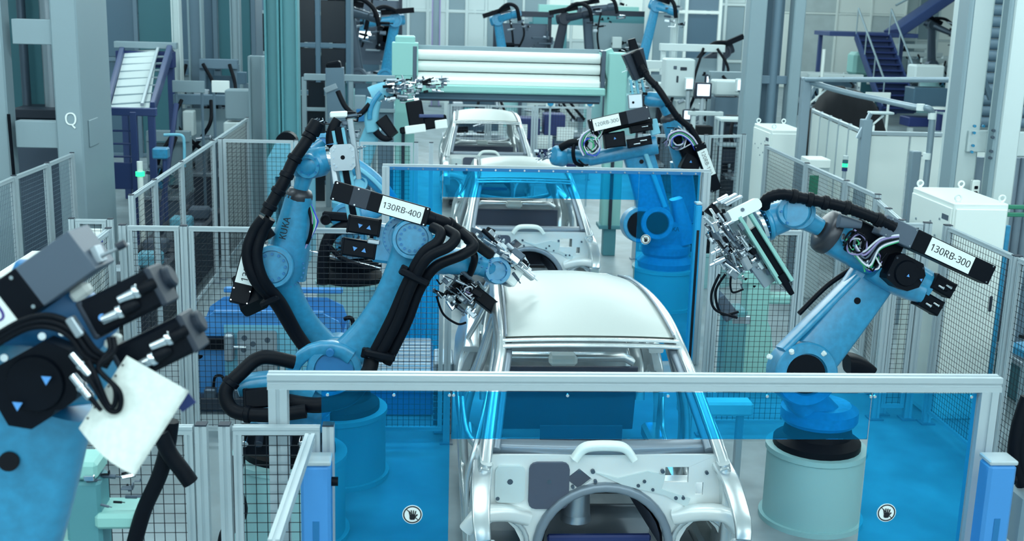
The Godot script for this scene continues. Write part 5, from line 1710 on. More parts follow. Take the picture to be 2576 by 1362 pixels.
func robot_g():
	var n = Vector3(0.0, 0.1, 1.0).normalized()
	var base = Vector3(-1.15, 0, -17.8)
	var t = thing("robot_arm", "pale blue robot left of the roller door holding a dark double gripper", "robot", base)
	pedestal(t, base, 0.4, 0.6)
	turret(t, base, 0.6, Vector3(-1.044, 1.466, -17.65), Vector3.BACK, "pale_blue")
	limb(t, "lower_arm", Vector3(-1.015, 1.467, -17.65), Vector3(-0.803, 2.079, -17.55), n, 0.3, 0.24, 0.2, 0.2, Vector3.ZERO, "pale_blue", 0.3)
	limb(t, "upper_arm", Vector3(-0.81, 2.031, -17.45), Vector3(-0.787, 2.499, -17.45), n, 0.2, 0.22, 0.2, 0.2, Vector3(-0.03, 0, 0), "pale_blue", 0.25)
	limb(t, "forearm", Vector3(-0.827, 2.556, -17.45), Vector3(-0.392, 2.67, -17.45), n, 0.26, 0.2, 0.24, 0.2, Vector3(0, 0.03, 0), "pale_blue", 0.4)
	limb(t, "side_link", Vector3(-0.851, 2.217, -17.35), Vector3(-0.69, 2.613, -17.35), n, 0.07, 0.07, 0.08, 0.08, Vector3(-0.05, 0, 0), "robot_blue", 0.3)
	var g = Node3D.new()
	g.name = "gripper"
	t.add_child(g)
	clutter(t, g, Vector3(-0.39, 2.631, -17.35), bas(Vector3(1, 0.1, 0), n), Vector3(0.50, 0.34, 0.24), 80, 101, 0.85)
	clutter(t, g, Vector3(0.015, 2.727, -17.35), bas(Vector3(1, 0.1, 0), n), Vector3(0.46, 0.18, 0.18), 50, 102, 0.8)
	for q in [[Vector3(-0.183, 2.327, -17.25), 0.24, 0.36], [Vector3(-0.239, 2.094, -17.25), 0.34, 0.1], [Vector3(0.091, 2.2, -17.25), 0.38, 0.18]]:
		var m = mb(t)
		m.box(q[0], Vector3(q[1], q[2], 0.16), bas(Vector3(1, 0.18, 0), n), 0.02)
		part(g, "jaw", m, "black")
	var m = mb(t)
	m.box(Vector3(0.049, 2.297, -17.2), Vector3(0.36, 0.05, 0.14), bas(Vector3(1, 0.02, 0), n), 0.01)
	part(g, "blue_pad", m, "violet_blue")
	m = mb(t)
	m.box(Vector3(-0.18, 2.109, -17.13), Vector3(0.3, 0.12, 0.06), bas(Vector3(1, 0.15, 0), n), 0.01)
	part(g, "white_block", m, "label_white")
	m = mb(t)
	m.box(Vector3(0.194, 2.186, -17.13), Vector3(0.18, 0.13, 0.06), bas(Vector3(1, 0.15, 0), n), 0.01)
	part(g, "white_block", m, "label_white")
	limb(g, "hook_arm", Vector3(-0.678, 2.22, -17.35), Vector3(-0.499, 2.002, -17.25), n, 0.2, 0.16, 0.12, 0.12, Vector3.ZERO, "black", 0.2)
	limb(g, "hook_arm", Vector3(-0.76, 2.055, -17.25), Vector3(-0.528, 1.972, -17.25), n, 0.1, 0.08, 0.1, 0.1, Vector3(0, -0.06, 0), "black", 0.2)
	hose(t, "supply_hose", [Vector3(-1.327, 2.595, -17.55), Vector3(-1.205, 2.374, -17.45), Vector3(-1.025, 2.271, -17.35), Vector3(-0.851, 2.437, -17.35)], 0.04, "rubber")
func props():
	# paper sheet hanging from the near robot's plugs
	var m = Mb.new()
	var tl = Vector3(-0.842, 2.986, -3.24)
	var tr = Vector3(-0.672, 2.88, -3.24)
	var bl = Vector3(-0.974, 2.783, -3.2)
	var br = Vector3(-0.797, 2.687, -3.12)
	var rings = []
	for i in 13:
		var f = i / 12.0
		var r = []
		var cu = 0.05 * f * f
		for j in 9:
			var g = j / 8.0
			r.append(tl.lerp(tr, g).lerp(bl.lerp(br, g), f) + Vector3(0, 0, cu * sin(g * PI * 0.8) + 0.012 * sin(f * PI)))
		for j in 9:
			r.append(r[8 - j] - Vector3(0, 0, 0.0008))
		rings.append(r)
	m.loft(rings)
	var t = single("paper_sheet", "curled white paper sheet hanging in front of the close robot at the left", "paper", m, "paper")
	m = Mb.new()
	for k in 6:
		var p = tl.lerp(bl, 0.1 + 0.15 * k).lerp(tr, 0.03) + Vector3(0, 0, 0.012)
		m.cyl(p, p + Vector3(0, 0, 0.004), 0.003, -1.0, 8)
	part(t, "punch_hole", m, "ink")
	m = Mb.new()
	m.box(Vector3(-0.703, 2.835, -3.3), Vector3(0.05, 0.06, 0.004), bas(Vector3(0.8, 0.6, 0), Vector3.BACK))
	single("blue_folder", "small blue folder edge peeping out behind the curled paper sheet", "folder", m, "navy")
	machine_fixture()
	cabinets()
	steel_frames()
	partition()
	roller_door()
	stairs()
	small_things()

func slab(t, nm, c, s, mt, b = Basis.IDENTITY, bev = 0.008):
	var m = mb(t)
	m.box(c, s, b, bev)
	return part(t, nm, m, mt)

func rod(t, nm, a, b, r, mt, n = 10):
	var m = mb(t)
	m.cyl(a, b, r, -1.0, n)
	return part(t, nm, m, mt)

func machine_fixture():
	# blue sheet metal bench with rounded guard behind the mesh
	var p = Vector3(-1.45, 0, -11.4)
	var t = thing("welding_fixture", "blue sheet metal fixture with black grips behind the mesh in the left cell", "machine", p)
	var m = mb(t)
	var prof = PackedVector2Array([Vector2(-0.80, 0.05), Vector2(0.66, 0.05), Vector2(0.66, 0.72), Vector2(0.60, 0.88), Vector2(0.44, 0.96), Vector2(-0.60, 0.96), Vector2(-0.74, 0.86), Vector2(-0.80, 0.70)])
	m.prism(prof, p + Vector3(0, 0, 0.25), Vector3.RIGHT, Vector3.UP, Vector3(0, 0, 0.03))
	part(t, "front_sheet", m, "post_blue")
	m = mb(t)
	m.prism(prof, p + Vector3(0, 0, -0.35), Vector3.RIGHT, Vector3.UP, Vector3(0, 0, 0.03))
	part(t, "rear_sheet", m, "post_blue")
	for q in [[-0.80, -0.79], [0.65, 0.66]]:
		slab(t, "side_sheet", p + Vector3((q[0] + q[1]) / 2, 0.4, -0.05), Vector3(0.03, 0.7, 0.6), "deep_blue")
	slab(t, "top_rim", p + Vector3(-0.07, 0.965, 0.27), Vector3(1.06, 0.03, 0.06), "post_blue", Basis.IDENTITY, 0.01)
	slab(t, "top_rim", p + Vector3(0.0, 1.03, -0.36), Vector3(1.2, 0.05, 0.08), "post_blue", Basis.IDENTITY, 0.01)
	m = mb(t)
	m.prism(PackedVector2Array([Vector2(-0.5, 0.15), Vector2(0.34, 0.15), Vector2(0.34, 0.6), Vector2(0.18, 0.84), Vector2(-0.5, 0.84)]), p + Vector3(0, 0, 0.285), Vector3.RIGHT, Vector3.UP, Vector3(0, 0, 0.012))
	part(t, "inner_panel", m, "pale_blue")
	m = mb(t)
	m.prism(rrect(0.38, 0.42, 0.03), p + Vector3(-0.18, 0.58, 0.3), Vector3.RIGHT, Vector3.UP, Vector3(0, 0, 0.03))
	var mp = part(t, "mount_plate", m, "steel")
	for q in [[-0.30, 0.72], [-0.22, 0.66], [-0.31, 0.60], [-0.14, 0.50], [-0.08, 0.70], [-0.06, 0.56]]:
		rod(mp, "plate_hole", p + Vector3(q[0], q[1], 0.325), p + Vector3(q[0], q[1], 0.334), 0.028, "dark_steel", 12)  # holes as dark discs, their shade put into the colour
	slab(t, "slot_cover", p + Vector3(-0.24, 0.33, 0.30), Vector3(0.34, 0.012, 0.02), "black", Basis.IDENTITY, 0.0)
	for q in [[-0.42, 0.30], [-0.12, 0.30], [0.22, 0.26]]:
		rod(t, "bolt", p + Vector3(q[0], q[1], 0.29), p + Vector3(q[0], q[1], 0.315), 0.02, "steel", 10)
	slab(t, "grey_block", p + Vector3(-0.11, 0.17, 0.3), Vector3(0.2, 0.16, 0.06), "grey_case")
	slab(t, "light_post", p + Vector3(0.06, 0.25, 0.32), Vector3(0.05, 0.6, 0.05), "alu")
	slab(t, "actuator", p + Vector3(-0.62, 0.67, 0.34), Vector3(0.32, 0.12, 0.10), "black", Basis.IDENTITY, 0.012)
	slab(t, "actuator_head", p + Vector3(-0.44, 0.64, 0.36), Vector3(0.09, 0.28, 0.12), "steel", Basis.IDENTITY, 0.02)
	rod(t, "piston", p + Vector3(-0.4, 0.64, 0.37), p + Vector3(-0.28, 0.64, 0.37), 0.016, "chrome")
	slab(t, "base_trough", p + Vector3(-0.3, 0.10, 0.42), Vector3(1.0, 0.12, 0.16), "anthracite")
	for q in 3:
		var cx = p + Vector3(-0.62 + 0.22 * q, 0.16, 0.44)
		slab(t, "fitting_block", cx, Vector3(0.11, 0.18, 0.1), "dark_steel", Basis.IDENTITY, 0.015)
		hose(t, "fitting_hose", [cx + Vector3(0.03, 0.09, 0.0), cx + Vector3(0.05, 0.2, 0.0), cx + Vector3(0.12, 0.2, 0), cx + Vector3(0.14, 0.08, 0)], 0.014, "rubber")
	# bent black grips
	for q in [[0.66, 0.72, 1.0], [0.66, 0.9, 0.5], [-0.80, 0.78, -1.0], [-0.72, 0.72, -0.8]]:
		var a = p + Vector3(q[0], q[1], 0.26)
		var s = signf(q[2])
		hose(t, "grip", [a, a + Vector3(s * 0.05, 0.02, 0.02), a + Vector3(s * 0.08, -0.02, 0.02), a + Vector3(s * 0.08, -0.17, 0.02), a + Vector3(s * 0.04, -0.21, 0.02), a + Vector3(0, -0.2, 0)], 0.022, "black")

func cabinet(nm, label, c, s, h, front_turn = 0.0):
	var t = thing(nm, label, "cabinet", Vector3(c.x, 0, c.z))
	slab(t, "body", Vector3(c.x, h / 2, c.z), Vector3(s.x, h, s.y), "white_paint", Basis.IDENTITY, 0.012)
	var d = slab(t, "door", Vector3(c.x - 0.01 * 0, h * 0.5, c.z + s.y / 2 + 0.008), Vector3(s.x * 0.94, h * 0.95, 0.018), "white_paint", Basis.IDENTITY, 0.006)
	slab(d, "handle", Vector3(c.x + s.x * 0.36, h * 0.55, c.z + s.y / 2 + 0.025), Vector3(0.03, 0.16, 0.02), "anthracite")
	var w = slab(t, "side_door", Vector3(c.x - s.x / 2 - 0.008, h * 0.5, c.z), Vector3(0.018, h * 0.95, s.y * 0.95), "white_paint", Basis.IDENTITY, 0.006)
	slab(w, "type_plate", Vector3(c.x - s.x / 2 - 0.019, h - 0.16, c.z + s.y * 0.36), Vector3(0.006, 0.05, 0.14), "grey_case", Basis.IDENTITY, 0.0)
	for q in [[0.2, 0.25], [0.26, 0.05], [0.34, -0.1], [0.38, 0.18], [0.44, 0.02], [0.3, -0.3], [0.5, 0.3]]:
		rod(w, "screw", Vector3(c.x - s.x / 2 - 0.014, h - q[0], c.z + s.y * q[1]), Vector3(c.x - s.x / 2 - 0.026, h - q[0], c.z + s.y * q[1]), 0.012, "steel", 8)
	for q in [[-1, -1], [1, -1], [-1, 1], [1, 1]]:
		var e = Vector3(c.x + q[0] * (s.x / 2 - 0.05), h, c.z + q[1] * (s.y / 2 - 0.05))
		var m = mb(t)
		m.cyl(e, e + Vector3(0, 0.02, 0), 0.022, -1.0, 10)
		var pts = []
		for i in 13:
			pts.append(e + Vector3(cos(TAU * i / 12.0) * 0.03, 0.045 + sin(TAU * i / 12.0) * 0.03, 0))
		m.tube(pts, 0.010, 6, false)
		part(t, "lifting_eye", m, "label_white")
	return t

func cabinets():
	cabinet("control_cabinet", "tall white control cabinet with lifting eyes before the grey double column", Vector3(5.36, 0, -17.66), Vector2(0.5, 0.95), 2.2)
	cabinet("control_cabinet", "white control cabinet with type plate behind the fence at the right", Vector3(5.33, 0, -11.3), Vector2(0.54, 1.0), 2.2)
	# small cabinets and boxes on the left
	var t = thing("small_cabinet", "small white cabinet with violet plugs at the foot of the lettered column", "cabinet", Vector3(-3.62, 0, -12.6))
	slab(t, "body", Vector3(-3.62, 0.72, -12.6), Vector3(0.34, 1.44, 0.4), "white_paint", Basis.IDENTITY, 0.012)
	for k in 2:
		hose(t, "plug_cable", [Vector3(-3.45, 1.36 - 0.06 * k, -12.38), Vector3(-3.38, 1.4 - 0.06 * k, -12.36), Vector3(-3.32, 1.32 - 0.06 * k, -12.36), Vector3(-3.3, 1.1, -12.4)], 0.014, "wire_blue" if k == 0 else "black")
	rod(t, "socket", Vector3(-3.45, 1.2, -12.38), Vector3(-3.38, 1.2, -12.34), 0.04, "chrome", 14)
	t = thing("low_cabinet", "low white box cabinet behind the nearest robot's grey housing", "cabinet", Vector3(-3.1, 0, -9.75))
	slab(t, "body", Vector3(-3.1, 0.86, -9.75), Vector3(0.6, 1.72, 0.9), "white_paint", Basis.IDENTITY, 0.012)
	slab(t, "lid", Vector3(-3.1, 1.735, -9.75), Vector3(0.64, 0.03, 0.94), "white_paint", Basis.IDENTITY, 0.008)
	t = thing("wall_socket_box", "white socket box with black sockets on the bolted column at right", "socket box", Vector3(6.078, 2.142, -12.55))
	slab(t, "body", Vector3(6.088, 2.062, -12.55), Vector3(0.09, 0.22, 0.06), "white_paint")
	for k in 2:
		slab(t, "socket", Vector3(6.084, 2.095, -12.51) + Vector3(0, -0.06 * k, 0), Vector3(0.04, 0.035, 0.012), "black")
	hose(t, "cord", [Vector3(6.095, 2.035, -12.5), Vector3(6.127, 1.998, -12.48), Vector3(6.127, 1.886, -12.48)], 0.008, "black")
	# white box with the open cover on top behind the corrugated hose
	t = thing("junction_box", "white flat junction box on the fence left of the galvanised pipe post", "box", Vector3(5.45, 0, -15.4))
	slab(t, "body", Vector3(5.353, 1.911, -15.8), Vector3(0.30, 0.12, 0.4), "white_paint", Basis.IDENTITY, 0.01)
	slab(t, "stand", Vector3(5.383, 1.567, -15.8), Vector3(0.24, 0.7, 0.3), "white_soft", Basis.IDENTITY, 0.01)
	slab(t, "green_frame", Vector3(5.252, 1.621, -15.62), Vector3(0.2, 0.26, 0.012), "green")
	slab(t, "foot", Vector3(Vector3(5.383, 1.567, -15.8).x, 0.5, -15.8), Vector3(0.22, 1.0, 0.26), "white_soft")

func letter_col(t, nm, x, z, w, d, h, mt):
	return slab(t, nm, Vector3(x, h / 2, z), Vector3(w, h, d), mt, Basis.IDENTITY, 0.02)

func steel_frames():
	# big grey frame on the left with the letter Q
	var z = -15.0
	var t = thing("steel_gantry", "big light grey steel frame at the left marked with a white letter Q", "steel frame", Vector3(-4.9, 0, z))
	var xq0 = -4.56
	letter_col(t, "column", -4.42, z - 0.55, 0.32, 1.4, 9.0, "frame_grey")
	letter_col(t, "column", -5.32, z, 0.34, 0.3, 9.0, "frame_grey")
	letter_col(t, "column", -6.1, z - 0.6, 0.36, 0.3, 9.0, "frame_grey")
	slab(t, "cross_beam", Vector3(-4.74, 3.442, -15), Vector3(0.62, 0.30, 0.2), "frame_grey")
	slab(t, "cross_beam", Vector3(-4.778, 2.192, -15), Vector3(0.62, 0.33, 0.2), "frame_grey")
	slab(t, "cross_beam", Vector3(-4.69, 4.245, -15), Vector3(0.62, 0.30, 0.2), "frame_grey")
	lettering(t, "lettering", "Q", Vector3(-4.39, Vector3(-4.348, 2.4, -14.84).y, -14.84), Vector3.RIGHT, Vector3.UP, 0.135, "label_white", 0.006)
	slab(t, "bracket_plate", Vector3(-4.25, Vector3(-4.306, 2.191, -15.4).y, -15.3), Vector3(0.02, 0.34, 0.4), "frame_grey")
	rod(t, "conduit", Vector3(-5.08, 0.0, -14.8), Vector3(-5.12, 2.45, -14.8), 0.02, "black")
	# press standing inside the frame
	t = thing("press_unit", "dark press unit standing between the columns of the lettered frame", "machine", Vector3(-5.0, 0, -17.0))
	slab(t, "body", Vector3(-5.2, 1.1, -17.0), Vector3(1.3, 2.2, 0.7), "grey_case", Basis.IDENTITY, 0.02)
	slab(t, "table_plate", Vector3(-5.2, 2.28, -16.9), Vector3(1.0, 0.12, 0.8), "anthracite")
	rod(t, "ram", Vector3(-5.25, 2.3, -17.0), Vector3(-5.25, 4.4, -17.0), 0.12, "steel", 20)
	rod(t, "guide_rod", Vector3(-5.65, 2.3, -17.1), Vector3(-5.65, 4.4, -17.1), 0.06, "dark_steel", 14)
	slab(t, "head", Vector3(-5.3, 4.7, -17.0), Vector3(1.2, 0.7, 0.7), "grey_case", Basis.IDENTITY, 0.02)
	slab(t, "back_panel", Vector3(-5.3, 3.3, -17.4), Vector3(1.4, 2.2, 0.06), "teal_dark")
	# frame on the right with bolted gusset
	z = -12.9
	t = thing("steel_gantry", "light grey steel frame at the right edge with blue bolts on its cross beam", "steel frame", Vector3(6.3, 0, z))
	letter_col(t, "column", 6.02, z, 0.30, 0.32, 9.0, "white_soft")
	letter_col(t, "column", 6.34, z + 0.35, 0.24, 0.3, 9.0, "white_soft")
	letter_col(t, "column_edge", 5.83, z + 0.2, 0.06, 0.3, 9.0, "frame_grey")
	letter_col(t, "column_edge", 6.18, z + 0.45, 0.06, 0.16, 9.0, "frame_grey")
	slab(t, "cross_beam", Vector3(6.183, 2.586, -12.75), Vector3(0.34, 0.24, 0.12), "white_soft")
	slab(t, "cross_beam", Vector3(6.643, 2.563, -12.75), Vector3(0.5, 0.27, 0.12), "white_soft")
	for q in [Vector3(6.046, 2.762, -12.66), Vector3(6.05, 2.687, -12.66), Vector3(6.054, 2.545, -12.66), Vector3(6.048, 2.474, -12.66), Vector3(6.146, 2.764, -12.66)]:
		rod(t, "bolt", q, q + Vector3(0, 0, 0.03), 0.016, "robot_blue", 8)
	for q in [Vector3(6.137, 2.744, -12.4), Vector3(6.137, 2.67, -12.4), Vector3(6.138, 2.518, -12.4), Vector3(6.138, 2.444, -12.4)]:
		rod(t, "bolt", q, q + Vector3(0, 0, 0.04), 0.016, "dark_steel", 8)
	limb(t, "brace", Vector3(6.084, 3.438, -12.8), Vector3(6.269, 3.048, -12.8), Vector3.BACK, 0.05, 0.05, 0.05, 0.05, Vector3.ZERO, "frame_grey_dark", 0.1)
	# shutter curtain beyond the right frame
	t = thing("shutter_curtain", "grey corrugated shutter behind the bolted frame at the right edge", "shutter", Vector3(7.3, 0, -13.6))
	for k in 14:
		rod(t, "slat", Vector3(6.62 + 0.11 * k, 0.0, -13.6), Vector3(6.62 + 0.11 * k, 2.3, -13.6), 0.056, "alu_dark", 10)
	for k in 12:
		rod(t, "roll_slat", Vector3(6.55, 2.72 + 0.13 * k, -13.6), Vector3(8.2, 2.72 + 0.13 * k, -13.6), 0.066, "frame_grey_dark", 10)
	# grey double column in the middle right
	t = thing("steel_column", "tall grey double column behind the tall white cabinet", "column", Vector3(5.9, 0, -20.2))
	letter_col(t, "column", 5.58, -20.2, 0.30, 0.3, 9.5, "frame_grey")
	letter_col(t, "column", 6.30, -20.2, 0.20, 0.3, 9.5, "frame_grey")
	letter_col(t, "back_web", 5.95, -20.5, 0.42, 0.06, 9.5, "frame_grey_dark")
	rod(t, "drain_pipe", Vector3(5.95, 0, -20.2), Vector3(5.95, 9.5, -20.2), 0.08, "frame_grey_dark", 14)
	slab(t, "tie_plate", Vector3(5.95, 2.75, -20.2), Vector3(0.5, 0.14, 0.1), "frame_grey_dark")

func partition():
	# white panel wall of the right aisle
	var t = thing("panel_partition", "white panel partition receding behind the galvanised posts", "partition", Vector3(6.6, 0, -18.8))
	var a = Vector3(6.85, 0, -20.6)
	var b = Vector3(6.50, 0, -17.25)
	var d = (b - a)
	var B = bas(d, Vector3(-1, 0, 0.1))
	for k in 5:
		var c = a + d * (k + 0.5) / 5.0
		slab(t, "white_panel", c + Vector3(0, 1.15, 0), Vector3(d.length() / 5.0 - 0.06, 2.0, 0.03), "white_paint", B, 0.004)
	for k in 6:
		var c = a + d * k / 5.0
		slab(t, "upright", c + Vector3(0, 1.12, 0), Vector3(0.05, 2.24, 0.05), "alu", B, 0.004)
	slab(t, "top_rail", (a + b) / 2 + Vector3(0, 2.2, 0), Vector3(d.length(), 0.05, 0.06), "alu", B, 0.004)
	slab(t, "bottom_rail", (a + b) / 2 + Vector3(0, 0.1, 0), Vector3(d.length(), 0.08, 0.06), "alu", B, 0.004)
	t = thing("panel_partition", "white panel partition facing the camera behind the white control cabinet", "partition", Vector3(7.4, 0, -17.0))
	for k in 3:
		slab(t, "white_panel", Vector3(6.85 + 0.62 * k + (0.1 if k > 1 else 0.0), 1.1, -17.0), Vector3(0.58, 2.12, 0.03), "white_paint", Basis.IDENTITY, 0.004)
	slab(t, "top_rail", Vector3(7.45, 2.2, -17.0), Vector3(1.95, 0.06, 0.07), "alu")
	for x in [6.5, 7.78]:
		slab(t, "upright", Vector3(x, 1.1, -16.97), Vector3(0.09, 2.26, 0.09), "alu")
	# galvanised posts with pipes
	t = thing("pipe_rack", "galvanised pipe rack with two tall posts and a bent pipe over the aisle", "pipe rack", Vector3(5.9, 0, -15.6))
	for q in [[Vector3(5.386, 2.649, -16.6).x, -16.6, 3.02], [Vector3(5.596, 2.62, -14.7).x, -14.7, 2.62]]:
		slab(t, "rack_post", Vector3(q[0], q[2] / 2, q[1]), Vector3(0.13, q[2], 0.13), "zinc", Basis.IDENTITY, 0.01)
	for q in [Vector3(5.346, 2.976, -16.6), Vector3(5.474, 2.794, -14.7)]:
		slab(t, "tray", q + Vector3(0.3, -0.09, 0), Vector3(0.3, 0.03, 0.16), "white_soft")
		rod(t, "strut", q + Vector3(0.06, -0.38, 0), q + Vector3(0.34, -0.12, 0), 0.015, "label_white", 8)
		limb(t, "knee_brace", q + Vector3(0.02, -0.42, 0.02), q + Vector3(0.16, -0.1, 0.02), Vector3.BACK, 0.05, 0.05, 0.04, 0.04, Vector3.ZERO, "zinc", 0.1)
	rod(t, "long_pipe", Vector3(5.346, 2.987, -16.6), Vector3(6.468, 3.213, -13.6), 0.035, "zinc", 14)
	hose(t, "bent_pipe", [Vector3(5.429, 2.955, -16.6), Vector3(5.701, 2.873, -15.8), Vector3(5.924, 2.838, -15), Vector3(6.019, 2.826, -14.2), Vector3(6.07, 2.836, -14), Vector3(6.135, 2.789, -14), Vector3(6.15, 2.702, -14), Vector3(6.158, 2.312, -14), Vector3(6.157, 1.867, -14), Vector3(6.156, 1.416, -14)], 0.040, "zinc")
	for q in [Vector3(6.011, 2.84, -14.05), Vector3(6.146, 2.741, -14), Vector3(6.135, 2.248, -14)]:
		rod(t, "coupling", q + Vector3(0, -0.04, 0), q + Vector3(0, 0.04, 0), 0.05, "label_white", 14)
	t = thing("short_post", "short thick grey post between the white partition and the bent pipe", "post", Vector3(6.173, 1.65, -14.4))
	slab(t, "profile", Vector3(Vector3(6.156, 1.906, -14.4).x, 1.13, -14.4), Vector3(0.12, 2.26, 0.12), "zinc", Basis.IDENTITY, 0.01)
	slab(t, "clip", Vector3(6.198, 2.204, -14.38), Vector3(0.2, 0.014, 0.03), "zinc")
	# stack light on the partition
	t = thing("stack_light", "green and blue stack light in front of the white partition", "signal light", Vector3(6.006, 1.771, -16.4))
	var c = Vector3(5.99, 1.931, -16.4)
	for q in [[0.0, "white_soft"], [-0.06, "teal_dark"], [-0.11, "lamp_green"], [-0.17, "navy"]]:
		rod(t, "lamp_signal" if q[1] == "lamp_green" else "segment", c + Vector3(0, q[0], 0), c + Vector3(0, q[0] - 0.05, 0), 0.04, q[1], 16)
	rod(t, "stem", c + Vector3(0, -0.22, 0), Vector3(c.x, 0.02, c.z), 0.03, "alu", 10)

func roller_door():
	var z = -18.4
	var t = thing("roller_door", "raised white roller door between pale green posts across the line", "roller door", Vector3(1.3, 0, z))
	for x in [-0.36, 2.93]:
		slab(t, "door_post", Vector3(x, 1.7 + 0.15, z), Vector3(0.30, 2.75 if x > 0 else 3.1, 0.3), "teal", Basis.IDENTITY, 0.02)
		slab(t, "post_leg", Vector3(x, 0.25, z), Vector3(0.2, 0.5, 0.2), "teal_mid")
		slab(t, "post_flange", Vector3(x, 0.48, z), Vector3(0.38, 0.06, 0.36), "teal_mid")
		slab(t, "guide_rail", Vector3(x - 0.02, 1.2, z + 0.17), Vector3(0.05, 1.5, 0.04), "anthracite")
	for k in 3:
		rod(t, "door_roll", Vector3(-0.18, 3.12 - 0.17 * k, z + 0.02), Vector3(2.66, 3.12 - 0.17 * k, z + 0.02), 0.078, "white_paint", 28)
	slab(t, "back_plate", Vector3(1.24, 2.95, z - 0.1), Vector3(2.86, 0.62, 0.03), "frame_grey")
	slab(t, "door_box", Vector3(1.24, 2.72, z), Vector3(2.9, 0.14, 0.3), "white_paint", Basis.IDENTITY, 0.04)
	slab(t, "lintel", Vector3(1.24, 2.64 - 0.02, z + 0.04), Vector3(3.0, 0.12, 0.34), "teal", Basis.IDENTITY, 0.02)
	slab(t, "door_edge", Vector3(1.24, 2.50, z + 0.02), Vector3(2.9, 0.11, 0.08), "dusty_window", Basis.IDENTITY, 0.01)
	slab(t, "edge_seal", Vector3(1.24, 2.435, z + 0.02), Vector3(2.88, 0.03, 0.07), "anthracite")
	for q in [-0.21, 2.7]:
		slab(t, "end_plate", Vector3(q, 2.95, z), Vector3(0.06, 0.6, 0.34), "dark_steel")
	slab(t, "post_head", Vector3(-0.36, 3.05, z + 0.02), Vector3(0.4, 0.5, 0.28), "teal")
	limb(t, "door_bracket", Vector3(2.74, 3.25, z), Vector3(2.95, 2.75, z), Vector3.BACK, 0.2, 0.3, 0.2, 0.2, Vector3.ZERO, "teal", 0.1)

